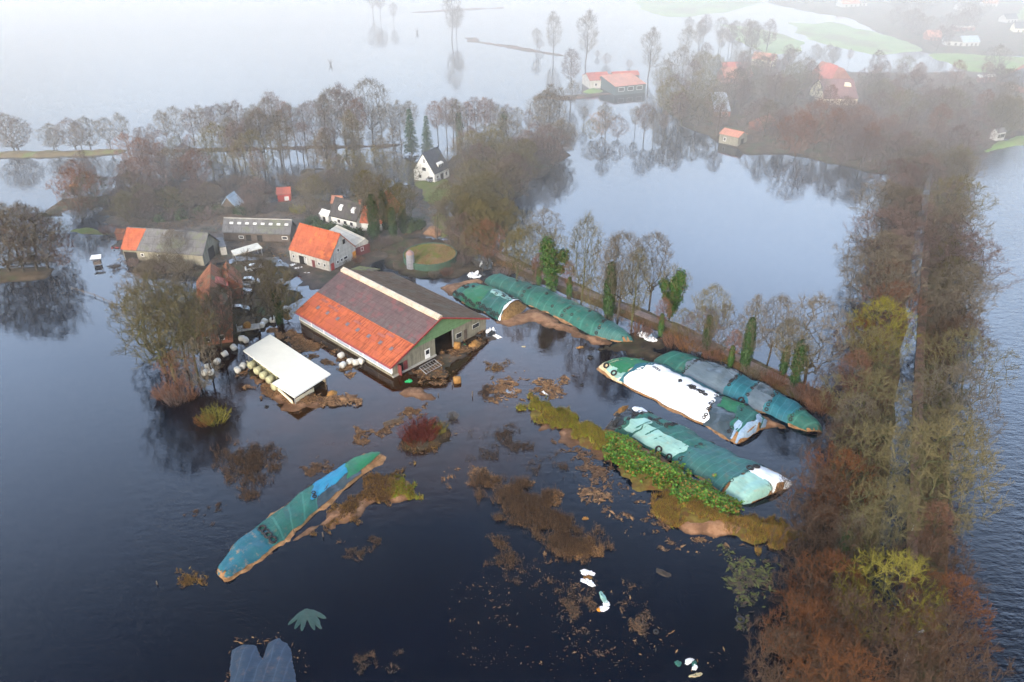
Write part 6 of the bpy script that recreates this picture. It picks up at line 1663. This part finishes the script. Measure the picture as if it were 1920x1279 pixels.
scatter('straw_edge', 'straw scum round the rim of the bottom slate-blue tarpaulin', 'straw', [(422,1290),(430,1222),(452,1204),(482,1207),(492,1228),(502,1202),(526,1192),(550,1216),(560,1290)], 160, [B_STRAW, B_BROWN], .95, (.08,.3), (.1,.3), 71, .3, .03)

YG = [(222,492),(300,518),(372,505),(432,485),(500,472),(540,505),(560,522),(600,535),(640,520),(690,482),(738,462),(775,440),(842,446),(800,352),(720,352),(640,372),(540,372),(430,396),(320,402),(210,408),(205,440)]
scatter('yard_weeds', 'trodden weeds, twigs and straw littering the farmyard ground', 'weeds', YG, 5200, [B_BROWN, B_REED, B_RUST, B_DIM], .45, (.2,.6), (.15,.7), 72, .08, .28, .035)
scatter('islet_weeds', 'brown weeds fringing the islet of the crimson shrubs', 'weeds', [(755,838),(765,800),(800,788),(840,798),(850,812),(815,842),(785,856)], 700, [B_BROWN, B_REED, B_RUST], .3, (.2,.5), (.2,.8), 73, None, .1, .035)
stand('round the slurry tank and the old barn front', 'low shrubs round tank and old barn', [(x, y, None, k, h) for x, y, k, h in [(702,470,'brush2',2.2),(720,462,'brush3',2.4),(742,456,'brush2',2.0),(756,476,'brush3',1.6),(862,478,'brush2',2.0),(872,492,'brush3',2.2),(858,504,'brush2',1.6),(838,516,'brush1',1.6),(815,520,'brush2',1.4),(250,498,'brush3',1.6),(276,506,'brush2',1.8),(306,508,'brush3',1.8),(352,504,'brush2',1.8),(655,500,'brush2',1.4),(672,492,'brush1',1.5)]], 63, .15)
# ------------------------------------------------------------------ tyres
M_RUBBER = m_plain('rubber', (0.018, 0.018, 0.02), .7, .3, 0, .3, 4)
def torus(R0, r, n=14, k=7):
    m = MB(); vs = []
    for i in range(n):
        a = 6.2832*i/n
        for j in range(k):
            b = 6.2832*j/k; q = R0 + r*math.cos(b)*.9
            vs.append((q*math.cos(a), q*math.sin(a), r*math.sin(b)*1.15))
    m.add(vs, [(i*k+j, ((i+1) % n)*k+j, ((i+1) % n)*k+(j+1) % k, i*k+(j+1) % k) for i in range(n) for j in range(k)])
    return mesh_only(m, 'tyre', M_RUBBER)
TYRE, BIGTYRE = torus(.26, .11), torus(.46, .17)
for me in (TYRE, BIGTYRE): me.polygons.foreach_set('use_smooth', [True]*len(me.polygons))
def tyre(me, loc, nrm, label, group):
    o = bpy.data.objects.new('tyre', me); COL.objects.link(o)
    o.location = loc; o.rotation_euler = Vector(nrm).to_track_quat('Z', 'Y').to_euler()
    return tag(o, label, 'tyre', group)
def on_clamp(c, u, v, me, label, group, off=.13, flat=False):
    p = c.at(u, v); a = c.at(min(1, u+.005), v) - p; b = c.at(u, min(1, v+.03)) - p
    n = a.cross(b)
    if n.z < 0: n = -n
    n.normalize()
    tyre(me, p + n*off, n, label, group)
rg = random.Random(3)
def many(c, lst, label, group, me=TYRE, off=.13):
    for u, v in lst: on_clamp(c, u, v, me, label, group, off)
many(cb, [(rg.uniform(.52,.93), rg.uniform(.54,.90)) for _ in range(26)], 'black tyre scattered on the pale patch of the short open-ended clamp', 'tyres on the pale patch')
many(cb, [(.02+.034*k, rg.uniform(.04,.10)) for k in range(28)], 'black tyre in the row along the foot of the short open-ended clamp', 'tyres along the short clamp')
many(cb, [(rg.uniform(.03,.2), rg.uniform(.3,.85)) for _ in range(9)], 'black tyre on the dark green end of the short open-ended clamp', 'tyres on the dark green end')
many(cc, [(.25+.02*rg.random()+.009*k, .62+.06*rg.random()) for k in range(4)] , 'black tyre near the upper end of the dazzling white sheet', 'tyres at the upper end of the white sheet')
many(cc, [(.46+.009*k+.004*rg.random(), .55+.10*rg.random()) for k in range(22)], 'black tyre in the straggling row along the white sheet', 'tyres along the white sheet')
many(ce, [(rg.uniform(.14,.30), rg.uniform(.52,.86)) for _ in range(15)], 'black tyre on the teal netting above the pale panels', 'tyres above the pale panels')
many(ce, [(.02+.01*k, rg.uniform(.1,.6)) for k in range(9)], 'black tyre in the heap on the black sheeted clamp end', 'tyres on the black sheeted end')
many(cf, [(.27,.18),(.268,.34),(.272,.5),(.275,.66)], 'black tyre in the row of four across the lone low clamp', 'tyres across the lone clamp', BIGTYRE, .2)
many(cf, [(.575,.38),(.572,.5)], 'black tyre on the lower corner of the bright blue tarp', 'tyres on the blue tarp', TYRE)
many(cd, [(.1+.06*k, -.02) for k in range(9)], 'black tyre on the bare strip between the white and the rightmost clamp', 'tyres between the clamps')
many(ca, [(.42,.5),(.60,.55),(.66,.2),(.72,.6),(.2,.55),(.52,.15),(.85,.7)], 'stray black tyre on the longest green clamp', 'tyres on the longest clamp')
for c, us, nm in [(ca,(.295,.615,.835),'longest green clamp'),(cd,(.2,.46,.58,.7,.868),'rightmost clamp'),(ce,(.105,.525,.828),'pale-panelled clamp'),(cc,(.70,.87),'white-sheeted clamp')]:
    many(c, [(u_ + rg.uniform(-.004,.004), v_) for u_ in us for v_ in [.08 + .84*k/8 + rg.uniform(-.03,.03) for k in range(9)] if rg.random() < .75], f'black tyre in a line across a sheet seam of the {nm}', f'seam tyres of the {nm}')
for c, u, v, lab in [(cc,.06,.12,'large tyre low on the green end of the white-sheeted clamp'),(cc,.14,.10,'large tyre by the pale strip of the white-sheeted clamp'),(cc,.86,.62,'large tyre on the green netting right of the white sheet'),(cc,.80,.9,'large tyre at the back edge beside the white sheet end'),
    (ce,.40,.05,'large grey tyre on the long pale panel'),(ce,.47,.02,'large black tyre below the end of the long pale panel'),(ce,.83,.60,'large tyre on the netting edge beside the small white sheet'),(ce,.84,.72,'second large tyre just above it at the small white sheet'),(cf,.80,.93,'large tyre at the back of the lone clamp between blue and green'),(cf,.56,.93,'large tyre at the back of the lone clamp where the blue tarp starts'),(cd,.57,.06,'large tyre at the foot of the first blue netting')]:
    on_clamp(c, u, v, BIGTYRE, lab, 'large tyres', .18)
for x, y, me, lab in [(1107,670,BIGTYRE,'tractor tyre floating off the green clamp end'),(1091,722,TYRE,'small dark tyre afloat in the middle of the flood'),(1388,1163,BIGTYRE,'pale-rimmed tyre afloat near the avenue trees'),(500,763,TYRE,'grey ring afloat left of the shed reflection'),(897,629,BIGTYRE,'tractor tyre leaning by the barn gable window'),(760,497,BIGTYRE,'tractor tyre by the feed silo'),(1230,1185,TYRE,'black tyre half sunk in the lower flood')]:
    p = G(x, y); tyre(me, p + Vector((0,0,.06)), (rg.uniform(-.1,.1), rg.uniform(-.1,.1), 1), lab, None)

# ------------------------------------------------------------------ bales
M_WRAP = m_plain('white_bale_wrap', (.56,.55,.50), .4, .4, 0, .12, 1.5)
M_WRAPO = m_sheet('olive_bale_wrap', (.34,.34,.20), (.46,.45,.28), dirt=(.55,.5,.36), dirt_amt=.5, rough=.4, wr=.4)
M_HAY = m_noise('straw_bale', (.24,.12,.04), (.34,.19,.065), 3, .95, .1, (.16,.08,.03), .8, 6)
def bale_mesh(R0, L, mat, name):
    m = MB(); n = 18; prof = [(.01,-L/2),(R0*.86,-L/2),(R0,-L/2+.12),(R0*1.02,0),(R0,L/2-.12),(R0*.86,L/2),(.01,L/2)]
    vs = []
    for r, x in prof:
        for k in range(n):
            a = 6.2832*k/n; q = r*(1+.03*math.sin(3*a+x*2)); vs.append((x, q*math.cos(a), q*math.sin(a)))
    m.add(vs, [(i*n+k, i*n+(k+1) % n, (i+1)*n+(k+1) % n, (i+1)*n+k) for i in range(len(prof)-1) for k in range(n)])
    me = mesh_only(m, name, mat); me.polygons.foreach_set('use_smooth', [True]*len(me.polygons)); return me
BALE, OLIVE, HAY = bale_mesh(.58,1.1,M_WRAP,'wrapped_bale'), bale_mesh(.68,1.3,M_WRAPO,'olive_bale'), bale_mesh(.75,1.3,M_HAY,'straw_bale')
def bale(me, p, rz, label, group, tilt=0.0, cat='bale'):
    o = bpy.data.objects.new(me.name, me); COL.objects.link(o); o.location = p; o.rotation_euler = (0, tilt, rz)
    return tag(o, label, cat, group)
rg = random.Random(9)
WB = [(535.7,583,'single white bale by the barn corner, nearest the orange heap'),(519,597,'white bale at the water edge below the yard trees'),(512,604,'flattened white bale left of the one below the yard trees'),(497,606,'upper bale of the close pair below the dark yard tree'),(492,613,'lower bale of the close pair below the dark yard tree'),
 (454,638,'white bale farthest up the line left of the white shed'),(461,641,'second white bale touching the top one of the line'),(439,655,'white bale in the line level with the shed roof top'),(422,667,'white bale midway down the line left of the shed'),(408,681,'round white bale low in the line left of the shed'),
 (396,701,'right bale in the cluster of three at the foot of the line'),(386,702,'left bale in the cluster of three at the foot of the line'),(391,691,'top bale in the cluster of three at the foot of the line'),(446,697,'white bale just left of the olive bales'),(456,690,'white bale leaning on the first olive bale'),
 (640,670,'upright cream bale along the barn curtain, farthest up'),(657,681,'left of two touching cream bales by the barn curtain'),(668,683,'middle cream bale by the barn curtain'),(677,681,'right cream bale by the barn curtain'),(643,688,'flat cream bale lying in the water off the barn curtain')]
for x, y, lab in WB:
    p = G(x, y); bale(BALE, p + Vector((0,0,.42)), rg.random()*3.1, lab, 'white wrapped bales afloat', rg.uniform(-.3,.3))
# olive bales stacked in the front bay of the shed
def shed_world(u, v, z):
    q = SHED[2](u, v); M_ = Matrix.Rotation(SHED[1], 3, 'Z'); p = M_ @ Vector((q.x, q.y, 0)); return Vector((SHED[0].x + p.x, SHED[0].y + p.y, z))
for i, (x, y) in enumerate([(472,684),(484,694),(495,703),(507,711),(517,724)]):
    p = G(x, y, .85)
    d = (shed_world(.5,1,0) - shed_world(.5,0,0)); d.normalize(); ang = math.atan2(d.y, d.x)
    for j in range(2 if i < 4 else 1):
        bale(OLIVE, p + d*(1.42*j) + Vector((0,0,.02)), ang + rg.uniform(-.06,.06), f"olive wrapped bale in the white shed, {ORD[i]} row from the left, {'front' if j == 0 else 'behind the front one'}", 'olive bales in the white shed')
for x, y, z, lab, g in [(857,648,.75,'round orange straw bale on the barn forecourt',None),(857,713,.35,'square-looking brown straw bale floating off the forecourt tip',None),(463,611,1.3,'orange straw bale lying on the grey trailer',None)]:
    bale(HAY, G(x, y, z), rg.random()*3, lab, g)
heap('straw_heap', 'pale yellow straw heap by the barn gable wall', 'straw heap', [(876,652),(882,640),(898,636),(904,646),(894,653)], .9, M_HAY, .3, .1, .6, 1.2, 5)
heap('straw_heap', 'rusty orange straw heap by the barn corner and single white bale', 'straw heap', [(527,597),(533,590),(542,591),(546,597),(537,602)], .8, M_HAY, .3, .1, .6, 1.0, 6)
heap('straw_heap', 'straw heap beside a post at the right foot of the white shed', 'straw heap', [(612,742),(620,733),(632,733),(634,741),(622,747)], .7, M_HAY, .3, .1, .6, 1.0, 7)
heap('straw_heap', 'flat brown straw heap at the outer tip of the shed apron', 'straw heap', [(628,752),(636,745),(650,745),(654,751),(642,757)], .45, M_SIL, .3, .1, .6, 1.0, 8)
heap('brush_heap', 'brown rubble heap behind the round tank', 'heap', [(790,440),(800,425),(828,424),(842,438),(820,446)], 1.1, M_SAND, .6, .2, .3, 2.2, 9)
# ------------------------------------------------------------------ crumpled plastic
def crumple(px, w_, l_, rz, mat, name, label, cat='plastic sheet', h=.35, group=None, seed=1, extra=()):
    p = G(*px); t = thing(name, label, cat, (p.x, p.y, 0), rz, group)
    for q, (mt, nm, ox, oy, ww, ll) in enumerate([(mat, 'sheet', 0, 0, w_, l_)] + list(extra)):
        m = MB(); n = 12; vs = []
        for i in range(n+1):
            for j in range(n+1):
                u, v = i/n*2-1, j/n*2-1
                rr = 1 + .45*mnoise.noise(Vector((u*1.3+seed, v*1.3, 3+q)))
                f = Vector((u*1.9, v*1.9, seed*2.0+q))
                z = h*(abs(mnoise.noise(f))*1.6 + .5*mnoise.noise(f*2.7)) * (1.15-max(abs(u), abs(v))**3)
                if q: z *= .8
                vs.append((ox+u*ll/2*rr*(1-.25*v*v), oy+v*ww/2*rr*(1-.25*u*u), max(-.04, z)))
        m.add(vs, [(i*(n+1)+j, (i+1)*(n+1)+j, (i+1)*(n+1)+j+1, i*(n+1)+j+1) for i in range(n) for j in range(n)])
        m.build(nm, mt, t, True)
    return t
crumple((1101,1074), .9, 2.0, -.3, S_WHITE, 'plastic_sheet', 'upper white plastic scrap afloat in the lower middle', seed=1, extra=((M_HAY,'straw_clot',.4,-.7,.6,.9),))
crumple((1103,1092), .9, 2.0, -.6, S_WHITE, 'plastic_sheet', 'lower white plastic scrap of the pair in the lower middle', seed=2, extra=((M_HAY,'straw_clot',-.7,.4,.5,.6),))
crumple((1132,1122), .7, 2.3, -1.2, S_PALE, 'plastic_sheet', 'green and white plastic strip afloat below the two scraps', seed=3, extra=((S_WHITE,'white_end',.9,-.1,.9,.8),))
crumple((1132,1141), .9, 1.3, .2, S_WHITE, 'plastic_sheet', 'white and yellow plastic wad at the end of the green strip', seed=4, extra=((M_ORANGEDOOR,'yellow_lump',-.7,-.1,.5,.5),))
crumple((1292,1240), .7, 1.2, .6, S_WHITE, 'plastic_sheet', 'white bag scrap afloat at the bottom right', seed=5, extra=((S_TEAL,'green_rag',-1.3,.5,.7,.8),))
crumple((1303,1252), .6, .9, 1.1, S_WHITE, 'plastic_sheet', 'white bag with a green rag at the bottom right', seed=6, extra=((S_TEAL,'green_rag',.5,.2,.5,.8),))
crumple((1305,1266), .5, 1.6, .25, S_CREAM, 'plastic_sheet', 'curled tan sheet afloat below the white bags', seed=7)
crumple((1205,630), 2.0, 3.0, -.4, S_WHITE, 'plastic_sheet', 'heap of white sheeting at the right end of the longest clamp', h=.9, seed=8, extra=((S_WHITE,'fold',2.0,-.9,1.6,2.4),(S_ICE,'blue_fold',1.4,.3,1.0,1.4)))
crumple((921,622), 1.8, 2.2, .2, S_WHITE, 'plastic_sheet', 'white and black wrap heap in the water off the barn corner', h=.8, seed=9, extra=((S_BLACK,'dark_fold',-.2,-.9,1.2,1.8),))
crumple((932,631), 1.1, 2.0, -.7, S_WHITE, 'plastic_sheet', 'white wrap trailing right of the wrap heap off the barn corner', seed=10)
crumple((889,517), 2.4, 3.0, -.1, S_WHITE, 'plastic_sheet', 'white sheet bundle at the top of the longest clamp', h=1.1, seed=11, extra=((S_BLACK,'dark_fold',1.4,.8,1.6,2.6),))
crumple((913,501), 2.4, 2.8, .3, S_DARK, 'tarp_bundle', 'big dark tarp bundle with white rims above the longest clamp', 'tarp', h=2.0, seed=12, extra=((S_WHITE,'white_rim',.9,.9,.7,1.6),(S_WHITE,'white_rim',-1.2,.6,.6,.9)))
crumple((1165,770), 1.2, 3.6, .9, M_HAY, 'straw_edge', 'orange straw strip at the upper end of the pale-panelled clamp', 'straw', h=.6, seed=13)
crumple((577,512), 1.3, 2.8, -.12, S_WHITE, 'plastic_sheet', 'white sheet with an orange corner in front of the orange-roofed building', seed=14, extra=((M_REDWALL,'orange_corner',1.5,-.1,.7,.7),))
crumple((563,503), .9, 2.6, .2, S_WHITE, 'plastic_sheet', 'pale sheet along the wall of the orange-roofed building', seed=15)
crumple((551,497), 1.2, 1.8, .2, S_WHITE, 'plastic_sheet', 'white sheet against the left corner of the orange-roofed building', seed=16)
crumple((1022,738), .5, 1.6, -.9, S_WHITE, 'plastic_sheet', 'thin white strip afloat beside the straw litter', seed=17)
crumple((955,734), 1.4, 2.6, -.3, S_ICE, 'plastic_sheet', 'bluish foil drifting under the straw in front of the barn', h=.12, seed=18)
crumple((1097,973), .5, 1.0, .2, M_HAY, 'straw_clot', 'orange straw clot afloat right of the reed bed', 'straw', seed=19)
crumple((982,650), .5, .9, 0, S_CREAM, 'plastic_sheet', 'tiny cream scrap between barn and longest clamp', h=.15, seed=20)
crumple((1087,652), .5, 1.6, .2, M_HAY, 'straw_clot', 'orange straw clot afloat below the longest clamp', 'straw', seed=21)
crumple((767,715), .9, 1.3, .3, m_plain('bright_green_tarp', (.02,.36,.12), .5, .3), 'green_tarp', 'small bright green tarp by the barn corner', 'tarp', h=.5, seed=22)
crumple((871,650), .6, .9, .3, m_plain('dark_green_tarp', (.012,.10,.05), .5, .3), 'green_tarp', 'dark green tarp between the straw bale and the straw heap', 'tarp', h=.8, seed=23)
crumple((1245,1075), .9, 2.4, -.5, B_DIM, 'dark_rag', 'dark rags afloat near the avenue, right of the white scraps', 'rag', h=.2, seed=24)
for x, y, lab in [(217,465,'orange boards stacked under the old barn eave'),(703,469,'orange tarp piece by the dark water below the ivy trees')]:
    crumple((x, y), .9, 2.2, .1, M_REDWALL, 'orange_boards', lab, 'boards', h=.4, seed=25)

# ------------------------------------------------------------------ driftwood, posts, rack, fence, poles
def sticks(px, n, L, rz, name, label, cat, r=.06, seed=1):
    p = G(*px); t = thing(name, label, cat, (p.x, p.y, 0), rz); rg = random.Random(seed)
    for i in range(n):
        m = MB(); y = (i - n/2)*.22; a = rg.uniform(-.08,.08)
        m.tube((-L/2*rg.uniform(.7,1), y - a, .06+.05*rg.random()), (L/2*rg.uniform(.7,1), y + a, .06+.1*rg.random()), r, r*.8, 6)
        m.build('pole', M_WOOD, t)
sticks((738,790), 6, 4.2, .55, 'driftwood', 'raft of grey planks caught in the weed left of the crimson shrub', 'driftwood')
sticks((922,708), 2, 1.2, 1.3, 'driftwood', 'short pale plank standing off the barn forecourt', 'driftwood', .1)
def post(px, h, lab, r=.09, tilt=(0,0), mat=None, cat='post', group=None):
    p = G(*px); m = MB(); m.tube((0,0,-.4), (tilt[0],tilt[1],h), r, r*.8, 7)
    o = m.build('post', mat or M_WOOD); o.location = (p.x, p.y, 0); tag(o, lab, cat, group)
for px, h, lab in [((552,1001),.9,'dark stub post at the edge of the lone clamp'),((606,1006),.8,'dark stub post just off the sand spit'),((295,1096),.6,'small dark stub in the open water at far left'),((378,1087),.8,'dark stub at the right end of the rusty weed raft'),((886,743),1.1,'black stick standing left of the brown weed hump'),((931,690),1.2,'stick standing in the straw tuft off the barn corner'),((612,730),1.6,'brown post at the right foot of the white shed'),((822,742),.5,'black stub below the forecourt'),((848,722),1.0,'dark post at the tip of the barn forecourt'),((1205,722),.8,'grey stub near the clamps')]:
    post(px, h, lab)
for x, yb, yt, lab in [(818,450,400,'bare wooden utility pole behind the round tank'),(843,446,405,'second utility pole right of the first behind the tank'),(739,505,490,'short post in the dark channel left of the silo')]:
    p = G(x, yb); h = height_for(x, yb, yt); t = thing('utility_pole', lab, 'pole', (p.x, p.y, 0))
    m = MB(); m.tube((0,0,-.4),(0,0,h), .12, .09, 7); m.build('pole', M_WOOD, t)
    m = MB(); m.box(-.5,.5,-.04,.04,h-.5,h-.4); m.build('cross_arm', M_WOOD, t)
p = G(1693,1246); t = thing('street_lamp', 'slim grey street lamp on the verge at the bottom of the avenue', 'street lamp', (p.x, p.y, .3), .4)
m = MB(); m.tube((0,0,-.4),(0,0,4.6), .07, .05, 8); m.build('pole', M_STEEL, t)
m = MB(); m.tube((0,0,4.6),(.9,0,4.85), .045, .04, 6); m.build('arm', M_STEEL, t)
m = MB(); m.hexa([(.6,-.12,4.72),(1.4,-.1,4.82),(1.4,.1,4.82),(.6,.12,4.72)],[(.6,-.12,4.92),(1.4,-.1,4.96),(1.4,.1,4.96),(.6,.12,4.92)]); m.build('lamp_head', M_FRAMEW, t)
p = G(1708,1000); t = thing('marker_post', 'white reflector post beside the red cycle path', 'post', (p.x, p.y, .4)); m = MB(); m.box(-.06,.06,-.05,.05,-.3,1.0); m.build('post', M_FRAMEW, t); m = MB(); m.box(-.065,.065,-.055,.055,.72,.88); m.build('band', M_BLACK_BAND if False else M_RUBBER, t)
def fence(pts, lab, h=1.1, n=None, rails=(.55,.95)):
    P = [G(*q) for q in pts]; o = P[0]; t = thing('fence', lab, 'fence', (o.x, o.y, 0))
    for i in range(len(P)-1):
        k = n or max(1, int((P[i+1]-P[i]).length/2.5))
        for j in range(k + (i == len(P)-2)):
            q = P[i].lerp(P[i+1], j/k) - o; m = MB(); m.tube((q.x,q.y,-.4),(q.x+.03,q.y,h), .07, .06, 6); m.build('post', M_WOOD, t)
        for z in rails:
            a, b = P[i]-o, P[i+1]-o; m = MB(); m.tube((a.x,a.y,z),(b.x,b.y,z-.04), .035, .035, 5); m.build('rail', M_WOOD, t)
fence([(135,543),(178,556),(228,579),(262,574),(300,570)], 'flooded fence line running out of the island trees to the farmhouse', .75, None, (.32,.6))
fence([(135,456),(180,452),(228,450)], 'flooded rail fence between the island and the old barn')
fence([(880,512),(930,508),(985,520)], 'wire fence posts under the track trees above the longest clamp', 1.0)
p = G(808,694); t = thing('feeder_rack', 'tipped steel feeder rack lying on the barn forecourt', 'rack', (p.x, p.y, .35), .75)
m = MB()
for k in range(7): m.tube((-1.8+.6*k,-1,.12+.05*k), (-1.8+.6*k,1.1,.5), .035, .035, 5)
for y, z in ((-1,.15),(0,.35),(1.1,.52)): m.tube((-1.8,y,z),(1.8,y,z+.25), .04, .04, 5)
m.build('frame', M_STEEL, t)
m = MB(); m.tube((-1.8,-1,0),(-1.8,1.1,.5),.05,.05,6); m.tube((1.8,-1,.3),(1.8,1.1,.7),.05,.05,6); m.build('end_bar', M_STEEL, t)
# cars, trailer, buoy
M_CARS = m_plain('silver_paint', (.26,.27,.29), .3, .5, .3, .06); M_CARD = m_plain('dark_green_paint', (.03,.05,.05), .3, .5, 0, .1); M_CARW = m_plain('white_car_paint', (.50,.50,.48), .3, .5, 0, .06)
def car(px, rz, paint, lab, z=.1, roofm=None):
    p = G(*px); t = thing('parked_car', lab, 'car', (p.x, p.y, z), rz, 'cars in the farmyard')
    m = MB(); S_ = [(-2.1,.35,.78),(-1.95,.30,.92),(-.9,.28,.98),(.75,.28,.98),(1.6,.30,.88),(2.1,.35,.66)]
    vs = []
    for x, zb, zt in S_:
        w_ = .84 if abs(x) < 1.8 else .74
        vs += [(x,-w_,zb),(x,-w_*.98,zt*.8),(x,-w_*.86,zt),(x,w_*.86,zt),(x,w_*.98,zt*.8),(x,w_,zb)]
    fs = [(i*6+j, i*6+j+1, (i+1)*6+j+1, (i+1)*6+j) for i in range(5) for j in range(5)] + [(i*6+5, i*6, (i+1)*6, (i+1)*6+5) for i in range(5)] + [(5,4,3,2,1,0), tuple(30+k for k in range(6))]
    m.add(vs, fs); m.build('body', paint, t)
    m = MB(); m.hexa([(-1.75,-.74,.94),(1.0,-.74,.94),(1.0,.74,.94),(-1.75,.74,.94)],[(-1.3,-.6,1.42),(.35,-.6,1.42),(.35,.6,1.42),(-1.3,.6,1.42)]); cab = m.build('window', M_GLASS, t)
    m = MB(); m.hexa([(-1.32,-.61,1.425),(.37,-.61,1.425),(.37,.61,1.425),(-1.32,.61,1.425)],[(-1.2,-.55,1.48),(.25,-.55,1.48),(.25,.55,1.48),(-1.2,.55,1.48)]); m.build('roof', roofm or paint, t)
    for x in (-1.3, 1.3):
        for y in (-.8, .8):
            m = MB(); m.tube((x,y-.1,.32),(x,y+.1,.32), .32, .32, 14); wh = m.build('wheel', M_RUBBER, t)
            m = MB(); m.tube((x,y-.11,.32),(x,y+.11,.32), .18, .18, 10); m.build('rim', M_STEEL, wh)
    for y in (-.6,.6):
        m = MB(); m.box(2.0,2.12,y-.14,y+.14,.5,.64); m.build('headlight', M_FRAMEW, t)
car((454,552), .25, M_CARS, 'silver car beside the farmhouse wall'); car((452,541), .2, M_CARD, 'dark green car parked above the silver one'); car((470,532), .1, M_CARW, 'white car under the yard tree behind the dark car'); car((450,585), .15, M_CARD, 'dark car with a white roof low beside the farmhouse', .1, M_CARW); car((478,507), .4, M_CARW, 'white car half hidden in the upper yard')
car((813,343), .5, M_CARS, 'pale car on the drive below the white house', .6)
p = G(467,622); t = thing('farm_trailer', 'grey flat trailer standing in water below the farmhouse', 'trailer', (p.x, p.y, .1), .35)
m = MB(); m.box(-2.2,2.2,-1.05,1.05,.75,.95); m.box(-2.2,-2.1,-1.05,1.05,.95,1.45); m.build('deck', M_CONCRETE, t)
for x in (-1.2,1.2):
    for y in (-.85,.85): m = MB(); m.tube((x,y-.12,.4),(x,y+.12,.4), .42, .42, 12); m.build('wheel', M_RUBBER, t)
p = G(139,352); t = thing('duck_raft', 'small orange-topped box afloat beside the purple thicket', 'raft', (p.x, p.y, 0), .1)
m = MB(); m.hexa([(-.9,-.5,-.1),(.9,-.5,-.1),(.9,.5,-.1),(-.9,.5,-.1)],[(-.9,-.5,.6),(.9,-.5,.6),(.9,.5,.6),(-.9,.5,.6)]); m.build('box', M_BOARD, t)
m = MB(); slab(m, [(-1.1,-.7,.62),(1.1,-.7,.62),(1.1,.7,1.0),(-1.1,.7,1.0)], .1); m.build('lid', M_ORANGEDOOR, t)
for x, y, lab in [(782,62,'dark snag of a drowned tree far out in the lake'),(620,122,'tiny dark stump far out on the pale lake')]:
    p = G(x, y); t = thing('tree_snag', lab, 'snag', (p.x, p.y, 0)); m = MB()
    for k in range(5):
        a = k*1.3; m.path([(0,0,-.3),(.5*math.cos(a),.5*math.sin(a),1.2),(1.5*math.cos(a),1.2*math.sin(a),2.0+.3*k)],[.35,.2,.05],5)
    m.build('stump', M_BARK, t)
